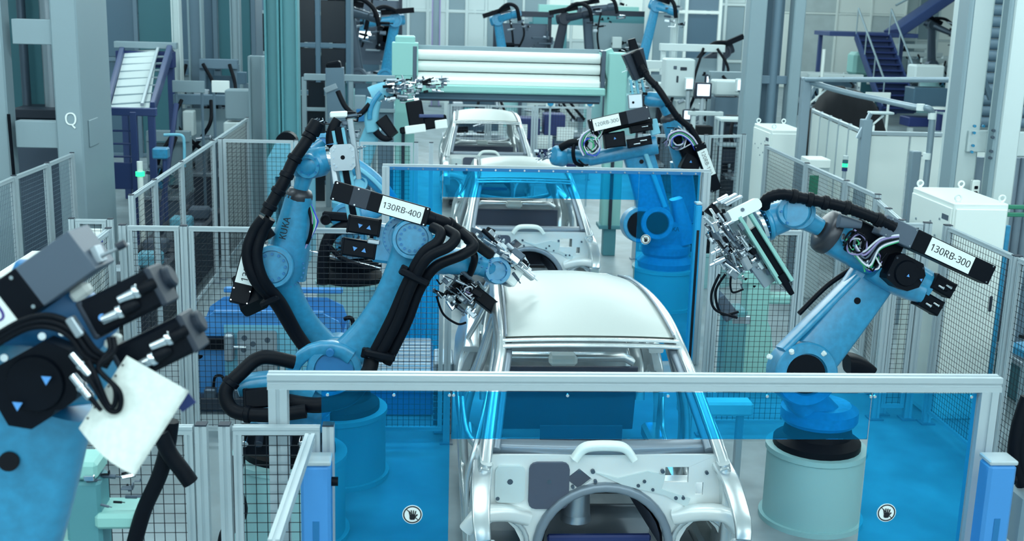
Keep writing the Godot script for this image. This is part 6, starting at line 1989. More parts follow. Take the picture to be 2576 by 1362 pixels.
func stairs():
	# violet blue inclined conveyor on the left
	var t = thing("inclined_conveyor", "violet blue inclined conveyor climbing away behind the lettered column", "conveyor", Vector3(-5.2, 0, -20.5))
	var z0 = -18.6
	var a0 = Vector3(-4.956, 2.139, -18.6)
	var b0 = Vector3(-4.255, 2.191, -18.6)
	var a1 = Vector3(-5.778, 2.829, -23)
	var b1 = Vector3(-4.891, 2.866, -23)
	limb(t, "side_rail", a0, a1, Vector3.RIGHT, 0.16, 0.18, 0.07, 0.09, Vector3.ZERO, "violet_blue", 0.15)
	limb(t, "side_rail", b0, b1, Vector3.RIGHT, 0.18, 0.22, 0.07, 0.10, Vector3.ZERO, "violet_blue", 0.15)
	limb(t, "inner_rail", b0 + Vector3(-0.16, 0.05, 0), b1 + Vector3(-0.22, 0.05, 0), Vector3.RIGHT, 0.05, 0.05, 0.05, 0.05, Vector3.ZERO, "alu", 0.2)
	var m = mb(t)
	m.prism(PackedVector2Array([Vector2(0, 0), Vector2(1, 0), Vector2(1, 1), Vector2(0, 1)]), a0 + Vector3(0.05, 0, 0), b0 - a0 - Vector3(0.1, 0, 0), a1 - a0, Vector3(0, -0.03, 0))
	part(t, "belt", m, "white_soft")
	for k in 7:
		var f = 0.08 + 0.13 * k
		rod(t, "roller", a0.lerp(a1, f) + Vector3(0.06, 0.0, 0), b0.lerp(b1, f) + Vector3(-0.06, 0.0, 0), 0.022, "frame_grey", 10)
	for x in [a0, b0]:
		slab(t, "front_leg", Vector3(x.x, x.y / 2, x.z + 0.1), Vector3(0.1, x.y, 0.1), "violet_blue")
	slab(t, "front_leg", Vector3(lerpf(a0.x, b0.x, 0.62), a0.y / 2, a0.z + 0.12), Vector3(0.1, a0.y, 0.1), "violet_blue")
	slab(t, "head_beam", Vector3((a0.x + b0.x) / 2, a0.y, a0.z + 0.1), Vector3(0.86, 0.12, 0.12), "violet_blue")
	for k in 3:
		slab(t, "cross_bar", Vector3(lerpf(a0.x, b0.x, 0.28), a0.y - 0.3 - 0.2 * k, a0.z + 0.1), Vector3(0.44, 0.03, 0.04), "violet_blue")
	slab(t, "skirt_panel", Vector3(lerpf(a0.x, b0.x, 0.28), a0.y - 1.0, a0.z + 0.1), Vector3(0.44, 0.42, 0.03), "violet_blue")
	limb(t, "leg_brace", Vector3(b0.x, 0.1, b0.z), Vector3(b0.x + 0.2, b0.y, b0.z - 0.8), Vector3.BACK, 0.07, 0.07, 0.07, 0.07, Vector3.ZERO, "violet_blue", 0.1)
	for q in [a1, b1]:
		slab(t, "tail_leg", Vector3(q.x, q.y / 2, q.z), Vector3(0.12, q.y, 0.12), "violet_blue")
	slab(t, "drive_box", (a1 + b1) / 2 + Vector3(0, -0.16, 0.05), Vector3(1.05, 0.3, 0.3), "navy")
	slab(t, "tail_beam", (a1 + b1) / 2 + Vector3(0, 0.1, 0), Vector3(1.15, 0.12, 0.2), "frame_grey")
	# signal lamp at its foot
	t = thing("stack_light", "green lit signal lamp on a white stem by the violet conveyor", "signal light", Vector3(Vector3(-3.913, 1.513, -16.2).x, 0, -16.2))
	var c = Vector3(-3.911, 1.556, -16.2)
	rod(t, "stem", Vector3(c.x, 0, c.z), c + Vector3(0, -0.06, 0), 0.04, "white_paint", 12)
	rod(t, "lamp_signal", c + Vector3(0, -0.06, 0), c, 0.06, "lamp_green", 16)
	rod(t, "cap", c, c + Vector3(0, 0.14, 0), 0.04, "white_paint", 12)
	# violet stairs on the right, far back
	t = thing("steel_stairs", "violet blue steel stairs with landing in the far right aisle", "stairs", Vector3(17.5, 0, -42.0))
	var s0 = Vector3(21.031, 0, -51.399)
	s0 = Vector3(s0.x, 0, s0.z)
	var z2 = -40.5
	var p0 = Vector3(16.553, 0.611, -40.5)
	var p1 = Vector3(16.478, 3.043, -43.5)
	var w = 1.25
	for k in 13:
		var c2 = p0.lerp(p1, k / 12.0)
		slab(t, "tread", c2, Vector3(w, 0.05, 0.34), "navy")
		slab(t, "riser", c2 + Vector3(0, -0.1, -0.16), Vector3(w, 0.2, 0.03), "violet_blue")
	for sx in [-1.0, 1.0]:
		limb(t, "stringer", p0 + Vector3(sx * w / 2, -0.05, 0), p1 + Vector3(sx * w / 2, -0.05, 0), Vector3.RIGHT, 0.3, 0.3, 0.06, 0.06, Vector3.ZERO, "violet_blue", 0.1)
		rod(t, "handrail", p0 + Vector3(sx * w / 2, 0.95, 0), p1 + Vector3(sx * w / 2, 0.95, 0), 0.035, "frame_grey", 10)
		for k in 4:
			var c2 = p0.lerp(p1, k / 3.0) + Vector3(sx * w / 2, 0, 0)
			rod(t, "baluster", c2, c2 + Vector3(0, 0.95, 0), 0.025, "frame_grey", 8)
	slab(t, "landing", p1 + Vector3(0.1, 0.0, -1.0), Vector3(3.4, 0.16, 1.8), "violet_blue")
	for sx in [-1.5, 1.7]:
		slab(t, "landing_leg", Vector3(p1.x + sx, p1.y / 2, p1.z - 1.4), Vector3(0.14, p1.y, 0.14), "violet_blue")
	limb(t, "upper_flight", p1 + Vector3(1.0, 0.05, -0.6), Vector3(19.864, 4.697, -44.5), Vector3.BACK, 0.34, 0.34, 1.1, 1.1, Vector3.ZERO, "violet_blue", 0.1)
	rod(t, "handrail", p1 + Vector3(0.8, 1.1, -0.05), Vector3(19.407, 5.26, -43.9), 0.04, "frame_grey", 10)

func small_things():
	# turquoise stand behind the mesh on the right
	var p = Vector3(3.624, 0, -12.325)
	var t = thing("turquoise_stand", "turquoise pedestal stand behind the mesh below the right robot's gripper", "stand", p)
	var m = mb(t)
	m.prism(PackedVector2Array([Vector2(-0.26, 0), Vector2(0.26, 0), Vector2(0.16, 0.55), Vector2(0.12, 0.62), Vector2(0.12, 1.05), Vector2(-0.12, 1.05), Vector2(-0.12, 0.62), Vector2(-0.16, 0.55)]), p + Vector3(0, 0, -0.12), Vector3.RIGHT, Vector3.UP, Vector3(0, 0, 0.26))
	part(t, "body", m, "teal")
	slab(t, "head", p + Vector3(0.02, 1.12, 0), Vector3(0.42, 0.16, 0.32), "teal", Basis.IDENTITY, 0.02)
	slab(t, "arm", p + Vector3(0.24, 0.86, 0.02), Vector3(0.3, 0.1, 0.2), "teal", Basis.IDENTITY, 0.02)
	for x in [-0.27, 0.27]:
		slab(t, "foot_clamp", p + Vector3(x, 0.06, 0.1), Vector3(0.12, 0.12, 0.12), "white_soft", Basis.IDENTITY, 0.02)
	# second stand partly hidden by the screen post
	p = Vector3(3.24, 0, -11.75)
	t = thing("turquoise_machine", "turquoise machine box with sloping grey cover beside the far screen's right post", "machine", p)
	slab(t, "body", p + Vector3(0, 0.45, 0), Vector3(0.22, 0.9, 0.3), "teal_mid", Basis.IDENTITY, 0.02)
	limb(t, "sloping_cover", Vector3(3.052, 1.041, -11.7), Vector3(3.195, 0.814, -11.7), Vector3.BACK, 0.08, 0.16, 0.2, 0.2, Vector3.ZERO, "grey_case", 0.1)
	slab(t, "tray", Vector3(3.281, 0.793, -11.7), Vector3(0.20, 0.09, 0.2), "steel")
	slab(t, "tray_stand", Vector3(Vector3(3.281, 0.793, -11.7).x, 0.2, -11.7), Vector3(0.1, 0.4, 0.1), "teal_mid")
	# turquoise stand lower left
	p = Vector3(Vector3(-1.47, 2.005, -4.9).x, 0, -4.9)
	t = thing("turquoise_stand", "turquoise stand in the lower left corner under the paper sheet", "stand", p)
	slab(t, "body", p + Vector3(0, 0.96, 0), Vector3(0.15, 1.92, 0.16), "teal_mid", Basis.IDENTITY, 0.015)
	slab(t, "head", p + Vector3(-0.01, 1.97, 0), Vector3(0.16, 0.08, 0.18), "teal", Basis.IDENTITY, 0.015)
	slab(t, "shelf", p + Vector3(0.14, 1.74, 0), Vector3(0.18, 0.07, 0.2), "teal", Basis.IDENTITY, 0.015)
	slab(t, "shelf", p + Vector3(-0.13, 1.84, 0), Vector3(0.16, 0.05, 0.2), "teal", Basis.IDENTITY, 0.015)
	slab(t, "shelf", p + Vector3(-0.13, 1.62, 0), Vector3(0.16, 0.05, 0.2), "teal", Basis.IDENTITY, 0.015)
	var g = Node3D.new()
	g.name = "clamp_set"
	t.add_child(g)
	clutter(t, g, p + Vector3(-0.14, 1.94, 0.05), Basis.IDENTITY, Vector3(0.2, 0.2, 0.12), 16, 111, 0.6)
	clutter(t, g, p + Vector3(0.14, 1.88, 0.05), Basis.IDENTITY, Vector3(0.2, 0.16, 0.12), 14, 112, 0.5)
	clutter(t, g, p + Vector3(-0.14, 1.72, 0.05), Basis.IDENTITY, Vector3(0.16, 0.1, 0.12), 8, 113, 0.4)
	hose(t, "supply_hose", [Vector3(-1.076, 2.208, -4.8), Vector3(-1.097, 2.082, -4.8), Vector3(-1.136, 1.954, -4.8), Vector3(-1.21, 1.788, -4.8), Vector3(-1.27, 1.583, -4.8)], 0.035, "rubber")
	hose(t, "supply_hose", [Vector3(-1.108, 2.173, -4.75), Vector3(-1.078, 2.084, -4.75), Vector3(-1.031, 2.011, -4.75), Vector3(-0.992, 1.948, -4.75)], 0.035, "rubber")
	# corrugated plates on the floor of the left cell
	t = thing("floor_plate", "ribbed grey floor plates along the left cell behind the mesh", "floor plate", Vector3(-2.0, 0, -13.6))
	for k in 9:
		slab(t, "plate_rib", Vector3(-2.42 + 0.13 * k, 0.03, -13.6), Vector3(0.09, 0.06, 3.0), "plate", Basis.IDENTITY, 0.012)
	t = thing("step_platform", "ribbed light platform left of the nearest car behind the blue film", "platform", Vector3(-0.2, 0, -11.6))
	for k in 12:
		slab(t, "plate_rib", Vector3(-0.25, 0.34, -12.3 + 0.12 * k), Vector3(0.62, 0.04, 0.08), "plate", Basis.IDENTITY, 0.01)
	slab(t, "frame", Vector3(-0.25, 0.16, -11.6), Vector3(0.66, 0.3, 1.5), "deep_blue", Basis.IDENTITY, 0.01)
	t = thing("side_module", "grey module with dark louvres left of the nearest car", "machine", Vector3(0.12, 0, -10.6))
	slab(t, "body", Vector3(0.17, 0.35, -10.6), Vector3(0.18, 0.7, 0.46), "plate", Basis.IDENTITY, 0.012)
	for k in 7:
		slab(t, "louvre", Vector3(0.16, 0.12 + 0.06 * k, -10.355), Vector3(0.16, 0.045, 0.02), "anthracite", Basis(Vector3.RIGHT, 0.5), 0.002)
	# blue cart, bent blue rail beside the left fence
	t = thing("hand_cart", "small blue cart with bent tube handle beside the long left fence", "cart", Vector3(-4.1, 0, -16.6))
	slab(t, "deck", Vector3(-3.887, 1.656, -17.4), Vector3(0.22, 0.16, 0.2), "robot_blue", Basis.IDENTITY, 0.02)
	rod(t, "stem", Vector3(-3.844, 1.598, -17.4), Vector3(Vector3(-3.844, 1.598, -17.4).x, 0, -17.4), 0.03, "violet_blue")
	hose(t, "handle", [Vector3(-3.837, 1.919, -17.4), Vector3(-3.677, 1.928, -17.4), Vector3(-3.575, 1.912, -17.4), Vector3(-3.55, 1.808, -17.4), Vector3(-3.557, 1.457, -17.4)], 0.022, "pale_blue")
	# pale blue housing behind the far left cross fence
	p = Vector3(-2.05, 0, -17.6)
	t = thing("machine_housing", "pale blue gabled machine housing with dark opening behind the far left mesh", "machine", p)
	m = mb(t)
	m.prism(PackedVector2Array([Vector2(-0.30, 0), Vector2(-0.18, 0), Vector2(-0.18, 1.35), Vector2(0.16, 1.35), Vector2(0.16, 0), Vector2(0.28, 0), Vector2(0.28, 1.6), Vector2(0.12, 1.86), Vector2(-0.16, 1.86), Vector2(-0.30, 1.6)]), p, Vector3.RIGHT, Vector3.UP, Vector3(0, 0, 0.3))
	part(t, "front_frame", m, "pale_blue")
	slab(t, "rear_wall", p + Vector3(0, 0.8, -0.9), Vector3(0.58, 1.6, 0.04), "pale_blue")
	for sx in [-0.28, 0.27]:
		slab(t, "side_wall", p + Vector3(sx, 0.8, -0.44), Vector3(0.03, 1.6, 0.9), "pale_blue")
	slab(t, "roof_sheet", p + Vector3(0, 1.62, -0.44), Vector3(0.58, 0.04, 0.9), "pale_blue")
	m = mb(t)
	m.cyl(p + Vector3(-0.02, 1.84, 0.02), p + Vector3(-0.02, 1.84, 0.24), 0.16, -1.0, 22)
	part(t, "round_cover", m, "black")
	# black tarpaulin over a machine in the right aisle
	t = thing("covered_machine", "hunched machine under a black cloth cover beyond the white partition", "covered machine", Vector3(10.449, 0.9, -29.573))
	m = mb(t)
	var c0 = Vector3(8.05, 0.0, -22.6)
	var rr = []
	for i in 15:
		var a = i / 14.0
		var x = lerpf(-0.75, 0.95, a)
		var hgt = [1.5, 1.75, 2.0, 2.25, 2.42, 2.5, 2.5, 2.44, 2.40, 2.42, 2.36, 2.2, 2.0, 1.7, 1.4][i]
		var ring = []
		for q in rrect(1.0 + 0.1 * sin(i * 1.7), hgt, 0.3, 4):
			ring.append(c0 + Vector3(x, hgt / 2 + q.y * (1.0 + 0.03 * sin(i * 2.3 + q.x * 7.0)), q.x))
		rr.append(ring)
	m.loft(rr)
	part(t, "cloth_cover", m, "cloth_black")
	slab(t, "white_note", c0 + Vector3(0.42, 1.75, 0.60), Vector3(0.12, 0.16, 0.12), "label_white")
	# dark chain conveyor behind the long left fence
	t = thing("chain_conveyor", "low dark chain conveyor behind the long left fence", "conveyor", Vector3(-3.6, 0, -15.0))
	for sx in [-0.5, 0.5]:
		slab(t, "side_beam", Vector3(-3.47 + sx * 0.56, 0.35, -15.8), Vector3(0.08, 0.7, 5.4), "anthracite")
	for k in 18:
		slab(t, "chain_plate", Vector3(-3.47, 0.62, -13.3 - 0.3 * k), Vector3(0.5, 0.05, 0.24), "grey_case" if k % 4 == 1 else "anthracite", Basis.IDENTITY, 0.01)
	for k in 6:
		slab(t, "carrier_block", Vector3(-3.5 + 0.1 * (k % 2), 0.74, -13.6 - 0.8 * k), Vector3(0.3, 0.18, 0.25), ["steel", "pale_blue", "grey_case"][k % 3], Basis.IDENTITY, 0.03)
	# light cable duct right of the nearest car
	t = thing("cable_duct", "pale horizontal cable duct beside the right robot's base behind the blue film", "cable duct", Vector3(2.5, 0, -9.0))
	slab(t, "cover", Vector3(2.42, 0.72, -9.15), Vector3(0.62, 0.12, 0.16), "white_paint", Basis.IDENTITY, 0.02)
	for x in [2.2, 2.64]:
		slab(t, "leg", Vector3(x, 0.33, -9.15), Vector3(0.06, 0.66, 0.06), "alu")
	# right edge
	t = thing("hose_bundle", "black hose bundle at the right edge beside the near screen's right post", "hose bundle", Vector3(3.024, 1.691, -5.4))
	for k in 3:
		hose(t, "hose", [Vector3(3.02, 2.119, -5.4) + Vector3(0.03 * k, 0, 0), Vector3(2.99, 1.95, -5.4) + Vector3(0.03 * k, 0, 0), Vector3(2.996, 1.778, -5.4) + Vector3(0.035 * k, 0, 0), Vector3(3.055, 1.648, -5.4) + Vector3(0.03 * k, 0, 0)], 0.035, "rubber")
	slab(t, "connection_box", Vector3(3.112, 1.472, -5.4), Vector3(0.18, 0.3, 0.2), "frame_grey", Basis.IDENTITY, 0.02)
	slab(t, "box_stand", Vector3(Vector3(3.112, 1.472, -5.4).x, 0.6, -5.4), Vector3(0.12, 1.2, 0.12), "frame_grey_dark")
	# ribbed light strip wall seen through the left film of the far screen
	t = thing("ribbed_strip", "ribbed pale strip wall behind the far screen's left blue film", "strip wall", Vector3(-0.1, 0, -12.95))
	for k in 13:
		rod(t, "rib", Vector3(-0.40 + 0.047 * k, 0.03, -12.95), Vector3(-0.40 + 0.047 * k, 1.15, -12.95), 0.021, "white_soft", 8)

# ------------------------------------------------------------------ the hall behind
func far_robot(label, p, s, lean, reach, mt, seed_):
	var t = thing("robot_arm", label, "robot", p)
	var rng = RandomNumberGenerator.new()
	rng.seed = seed_
	var m = mb(t)
	m.lathe(p, Vector3.UP, [Vector2(0.42, 0), Vector2(0.42, 0.7 * s), Vector2(0.36, 0.74 * s), Vector2(0.32, 1.0 * s), Vector2(0.26, 1.05 * s)], 18)
	part(t, "pedestal", m, "pedestal")
	var S = p + Vector3(0.1 * lean, 1.25 * s, 0.1)
	var E = S + Vector3(lean * 0.55, 1.05 * s, 0.1)
	var W = E + Vector3(reach * 1.1, rng.randf_range(-0.35, 0.3), 0.35)
	limb(t, "column", p + Vector3(0, 0.95 * s, 0), S, Vector3.BACK, 0.42, 0.34, 0.4, 0.3, Vector3.ZERO, mt, 0.3)
	hub(t, "shoulder_hub", S, Vector3.BACK, 0.22, 0.42, mt)
	limb(t, "lower_arm", S, E, Vector3.BACK, 0.32, 0.26, 0.2, 0.2, Vector3.ZERO, mt, 0.3)
	hub(t, "elbow_hub", E, Vector3.BACK, 0.19, 0.36, mt)
	limb(t, "forearm", E - (W - E) * 0.3, W, Vector3.BACK, 0.30, 0.18, 0.28, 0.18, Vector3.ZERO, mt, 0.35)
	head_ball(t, "wrist_head", W, W - E, 0.13, 0.3, mt)
	slab(t, "label_beam", E + Vector3(-reach * 0.1, 0.24, 0.18), Vector3(0.9, 0.14, 0.14), "black", Basis(Vector3.BACK, atan2(W.y - E.y, W.x - E.x)))
	hose(t, "supply_hose", [E + Vector3(0, 0.25, 0.25), (E + W) / 2 + Vector3(0, 0.38, 0.25), W + Vector3(0, 0.2, 0.2), W + Vector3(reach * 0.2, -0.2, 0.2)], 0.06, "rubber")
	var g = Node3D.new()
	g.name = "gripper"
	t.add_child(g)
	clutter(t, g, W + Vector3(reach * 0.25, -0.15, 0.1), Basis.IDENTITY, Vector3(0.6, 0.7, 0.3), 12, seed_, 0.5)
	return t

func pillar(nm, label, cat_, x0, x1, z, h, mt, d = 0.3, lips = "", y0 = 0.0):
	var t = thing(nm, label, cat_, Vector3((x0 + x1) / 2, 0, z))
	var c = (x0 + x1) / 2
	var w = x1 - x0
	slab(t, "web", Vector3(c, (h + y0) / 2, z), Vector3(w * 0.8, h - y0, d * 0.35), mt, Basis.IDENTITY, 0.01)
	for s in [-1.0, 1.0]:
		slab(t, "flange", Vector3(c + s * w * 0.43, (h + y0) / 2, z), Vector3(w * 0.14, h - y0, d), lips if lips else mt, Basis.IDENTITY, 0.01)
	slab(t, "foot_plate", Vector3(c, 0.02, z), Vector3(w * 1.5, 0.04, d * 1.5), "dark_steel", Basis.IDENTITY, 0.006)
	return t

func enclosure(label, x, z, w, h, d, cols, mt, panel_mt, seed_, rows_ = 2):
	var t = thing("machine_enclosure", label, "enclosure", Vector3(x, 0, z))
	var rng = RandomNumberGenerator.new()
	rng.seed = seed_
	for i in cols + 1:
		slab(t, "upright", Vector3(x - w / 2 + w * i / cols, h / 2, z + d / 2), Vector3(0.1, h, 0.1), mt)
	for r in rows_ + 1:
		slab(t, "cross_rail", Vector3(x, maxf(h * r / rows_, 0.06), z + d / 2), Vector3(w, 0.09, 0.08), mt)
	for i in cols:
		for r in rows_:
			var pm = panel_mt[rng.randi() % panel_mt.size()]
			slab(t, "panel", Vector3(x - w / 2 + w * (i + 0.5) / cols, h * (r + 0.5) / rows_, z + d / 2 - 0.03), Vector3(w / cols - 0.12, h / rows_ - 0.12, 0.03), pm)
	slab(t, "side_wall", Vector3(x - w / 2, h / 2, z), Vector3(0.06, h, d), mt)
	slab(t, "side_wall", Vector3(x + w / 2, h / 2, z), Vector3(0.06, h, d), mt)
	slab(t, "roof_sheet", Vector3(x, h + 0.03, z), Vector3(w + 0.1, 0.06, d + 0.1), mt)
	return t

func station(label, x, z, w, h, seed_, mt = "white_soft", lit = false):
	# machine on a frame: base, body, columns, tooling and pipes
	var rng = RandomNumberGenerator.new()
	rng.seed = seed_
	var t = thing("assembly_station", label, "machine", Vector3(x, 0, z))
	slab(t, "base_frame", Vector3(x, h * 0.16, z), Vector3(w, h * 0.32, 0.9), ["frame_grey_dark", "grey_case", "anthracite", "teal_dark"][rng.randi() % 4], Basis.IDENTITY, 0.02)
	slab(t, "table_plate", Vector3(x, h * 0.34, z), Vector3(w * 1.05, 0.07, 1.0), "steel")
	for s in [-0.46, 0.46]:
		slab(t, "column", Vector3(x + s * w, h * 0.67, z - 0.2), Vector3(0.12, h * 0.66, 0.12), mt)
	slab(t, "head_beam", Vector3(x, h, z - 0.2), Vector3(w * 1.04, 0.18, 0.22), mt)
	slab(t, "back_panel", Vector3(x, h * 0.66, z - 0.32), Vector3(w * 0.86, h * 0.5, 0.04), ["dusty_window", "frame_grey", "white_soft", "grey_case"][rng.randi() % 4])
	for k in 3:
		var q = Vector3(x + rng.randf_range(-0.35, 0.35) * w, h * rng.randf_range(0.42, 0.8), z + 0.05)
		slab(t, "module", q, Vector3(w * rng.randf_range(0.12, 0.3), h * rng.randf_range(0.1, 0.25), 0.3), ["white_soft", "black", "steel", "teal_mid", "robot_blue", "anthracite"][rng.randi() % 6], Basis.IDENTITY, 0.02)
	var g = Node3D.new()
	g.name = "tooling"
	t.add_child(g)
	clutter(t, g, Vector3(x, h * 0.55, z + 0.2), Basis.IDENTITY, Vector3(w * 0.9, h * 0.5, 0.4), 14, seed_ + 5, 0.6)
	for k in 2:
		var q0 = Vector3(x + rng.randf_range(-0.4, 0.4) * w, h, z)
		hose(t, "supply_hose", [q0, q0 + Vector3(rng.randf_range(-0.3, 0.3), -h * 0.2, 0.3), q0 + Vector3(rng.randf_range(-0.5, 0.5), -h * 0.45, 0.25)], 0.035, "rubber")
	if lit:
		slab(t, "screen_case", Vector3(x + w * 0.3, h * 0.72, z + 0.25), Vector3(0.42, 0.36, 0.08), "anthracite", Basis.IDENTITY, 0.02)
		slab(t, "screen", Vector3(x + w * 0.3, h * 0.72, z + 0.295), Vector3(0.33, 0.26, 0.01), "screen_glow", Basis.IDENTITY, 0.0)
	return t

func hmi(label, c, w, h, body_mt, stand = true):
	var t = thing("operator_panel", label, "operator panel", Vector3(c.x, 0, c.z))
	slab(t, "case", c, Vector3(w * 1.35, h * 1.4, 0.12), body_mt, Basis.IDENTITY, 0.02)
	slab(t, "screen", c + Vector3(0, h * 0.06, 0.065), Vector3(w, h, 0.012), "screen_glow", Basis.IDENTITY, 0.0)
	slab(t, "key_strip", c + Vector3(0, -h * 0.58, 0.065), Vector3(w * 0.9, h * 0.1, 0.01), "anthracite", Basis.IDENTITY, 0.0)
	if stand:
		rod(t, "stand", Vector3(c.x, 0, c.z), c + Vector3(0, -h * 0.6, 0), 0.05, "alu", 12)
	return t

func background():
	var t
	var m
	# --- left of the roller door
	pillar("steel_column", "teal green column pair's left column, left of the robot with the silver plate", "column", Vector3(-2.534, 3.264, -18.9).x, Vector3(-2.313, 3.269, -18.9).x, -18.9, 9.5, "teal_mid", 0.5)
	pillar("steel_column", "teal green column pair's right column, left of the robot with the silver plate", "column", Vector3(-2.301, 3.27, -18.9).x, Vector3(-2.03, 3.277, -18.9).x, -18.9, 9.5, "teal_mid", 0.34)
	pillar("steel_column", "plain light grey column left of the teal column pair", "column", Vector3(-2.959, 2.96, -19.9).x, Vector3(-2.712, 2.966, -19.9).x, -19.9, Vector3(-2.868, 2.962, -19.9).y, "frame_grey")
	pillar("steel_column", "tall grey column behind the violet conveyor beside dark panes", "column", Vector3(-4.725, 3.027, -24).x, Vector3(-4.446, 3.034, -24).x, -24.0, 9.5, "frame_grey_dark", 0.3, "frame_grey")
	pillar("steel_column", "slim pale column right of the dark panes at the upper left", "column", Vector3(-3.985, 3.028, -24.5).x, Vector3(-3.794, 3.033, -24.5).x, -24.5, 9.5, "frame_grey")
	pillar("steel_column", "slim pale column directly right of the violet conveyor", "column", Vector3(-4.929, 3.04, -23.5).x, Vector3(-4.778, 3.044, -23.5).x, -23.5, 9.5, "white_soft")
	pillar("steel_column", "grey column seen through the gap of the lettered frame", "column", Vector3(-6.596, 3.104, -20.5).x, Vector3(-6.336, 3.111, -20.5).x, -20.5, 9.5, "frame_grey")
	enclosure("dark glazed cabin between two grey columns at the upper left", Vector3(-4.54, 2.961, -26).x, -26.5, 1.6, 6.0, 1.2, 2, "frame_grey_dark", ["dusty_window", "teal_dark"], 1, 3)
	enclosure("dark glazed cabin with black panes right of the teal columns", Vector3(-2.293, 3.053, -25).x, -25.6, 1.25, 4.9, 1.2, 2, "dusty_window", ["dark_window"], 2, 5)
	enclosure("tall grey enclosure behind the lettered frame on the left", Vector3(-9.231, 2.771, -28).x, -29.5, 7.0, 7.0, 1.4, 6, "frame_grey_dark", ["dusty_window", "frame_grey_dark", "teal_dark"], 3, 3)
	enclosure("pale enclosure behind the top end of the violet conveyor", Vector3(-7.578, 3.08, -32).x, -35.0, 4.6, 6.4, 1.2, 5, "frame_grey", ["frame_grey_dark", "white_soft", "dusty_window", "frame_grey"], 4, 4)
	for q in [[Vector3(-4.215, 2.328, -21.2), 0.56, "grey sign board over the dark recess beside the violet conveyor", "frame_grey"], [Vector3(-3.656, 2.34, -21.2), 0.31, "small white sign board above the white boxes at the left", "label_white"]]:
		t = thing("sign_board", q[2], "sign", Vector3(q[0].x, 0, q[0].z))
		slab(t, "board", q[0], Vector3(q[1], 0.21, 0.03), q[3])
		for s in [-0.4, 0.4]:
			rod(t, "support", Vector3(q[0].x + s * q[1], 0, q[0].z - 0.03), Vector3(q[0].x + s * q[1], q[0].y + 0.1, q[0].z - 0.03), 0.025, "frame_grey_dark")
	t = thing("white_boxes_stand", "white box unit left of the plain grey column", "cabinet", Vector3(Vector3(-3.282, 1.904, -20.6).x, 0, -20.6))
	slab(t, "body", Vector3(Vector3(-3.262, 1.904, -20.6).x, 0.9, -20.6), Vector3(0.46, 1.8, 0.4), "white_soft", Basis.IDENTITY, 0.02)
	slab(t, "upper_box", Vector3(Vector3(-3.255, 2.177, -20.6).x, 2.1, -20.6), Vector3(0.4, 0.5, 0.4), "frame_grey", Basis.IDENTITY, 0.02)
	slab(t, "vent", Vector3(Vector3(-3.169, 2.416, -20.6).x, 2.55, -20.5), Vector3(0.14, 0.2, 0.2), "dusty_window")
	station("dark press station under the grey sign board at the left", Vector3(-4.775, 1.499, -24.4).x, -24.6, 1.0, 2.5, 41, "frame_grey_dark")
	station("grey station behind the white box unit at the left", Vector3(-4.07, 1.632, -23.2).x, -23.3, 0.7, 2.6, 42, "frame_grey_dark")
	station("dark station at the far left behind the dense grey mesh", -6.2, -13.0, 1.6, 1.7, 43, "frame_grey_dark")
	station("small station with blue parts behind the dense grey mesh at the left edge", -5.6, -10.4, 1.2, 1.3, 44, "frame_grey")
	station("station beside the green signal lamp at the left", -4.5, -20.6, 0.7, 1.5, 45, "frame_grey")
	station("station behind the long left fence near the teal columns", -4.1, -22.2, 1.2, 2.0, 46, "frame_grey_dark")
	# portal with beam left of the roller door
	t = thing("portal_frame", "light grey portal frame with rails left of the roller door", "frame", Vector3(-1.9, 0, -22.4))
	var px0 = Vector3(-2.32, 2.414, -22.4).x
	var px1 = Vector3(-0.579, 2.454, -22.4).x
	var py = Vector3(-1.47, 2.463, -22.4).y
	slab(t, "beam", Vector3((px0 + px1) / 2, py, -22.4), Vector3(px1 - px0, 0.12, 0.12), "frame_grey")
	for k in 5:
		slab(t, "upright", Vector3(lerpf(px0, px1, k / 4.0), py / 2, -22.4), Vector3(0.09, py, 0.09), "frame_grey")
	slab(t, "rail", Vector3((px0 + px1) / 2, py - 0.6, -22.4), Vector3(px1 - px0, 0.07, 0.07), "frame_grey")
	for k in 4:
		slab(t, "panel", Vector3(lerpf(px0, px1, (k + 0.5) / 4.0), py * 0.5, -22.46), Vector3((px1 - px0) / 4.0 - 0.14, py - 0.2, 0.03), ["dark_window", "teal_dark", "dusty_window", "frame_grey_dark"][k])
	t = thing("tool_tower", "dark tool tower with black top left of the pale blue robot", "machine", Vector3(-1.8, 0, -21.6))
	var c = Vector3(-1.633, 2.199, -21.6)
	slab(t, "mast", Vector3(c.x, c.y / 2 + 0.25, -21.6), Vector3(0.32, c.y + 0.5, 0.26), "frame_grey_dark", Basis(Vector3.BACK, 0.04))
	slab(t, "top_drive", Vector3(-1.681, 2.625, -21.6), Vector3(0.26, 0.36, 0.24), "black", Basis(Vector3.BACK, 0.2), 0.03)
	slab(t, "side_bracket", Vector3(-1.753, 2.333, -21.5), Vector3(0.24, 0.10, 0.1), "steel", Basis(Vector3.BACK, 0.4))
	slab(t, "light_mast", Vector3(Vector3(-1.24, 2.064, -21.6).x, c.y / 2, -21.7), Vector3(0.2, c.y, 0.2), "frame_grey")
	slab(t, "blue_box", Vector3(-1.213, 1.859, -21.5), Vector3(0.16, 0.22, 0.12), "deep_blue")
	# --- far robots
	far_robot("dark far robot above the portal left of the roller door, reaching right", Vector3(Vector3(-1.777, 2.347, -31).x, 0, -31.0), 1.55, -0.4, 0.6, "dark_steel", 201)
	far_robot("second dark far robot close to the roller door's left post, blue forearm", Vector3(Vector3(-1.238, 2.256, -33).x, 0, -33.0), 1.45, 0.5, -0.6, "robot_blue", 202)
	far_robot("dark far robot in front of the dark cabin's right side", Vector3(Vector3(-2.301, 2.075, -36).x, 0, -36.0), 1.9, 0.3, -0.5, "anthracite", 203)
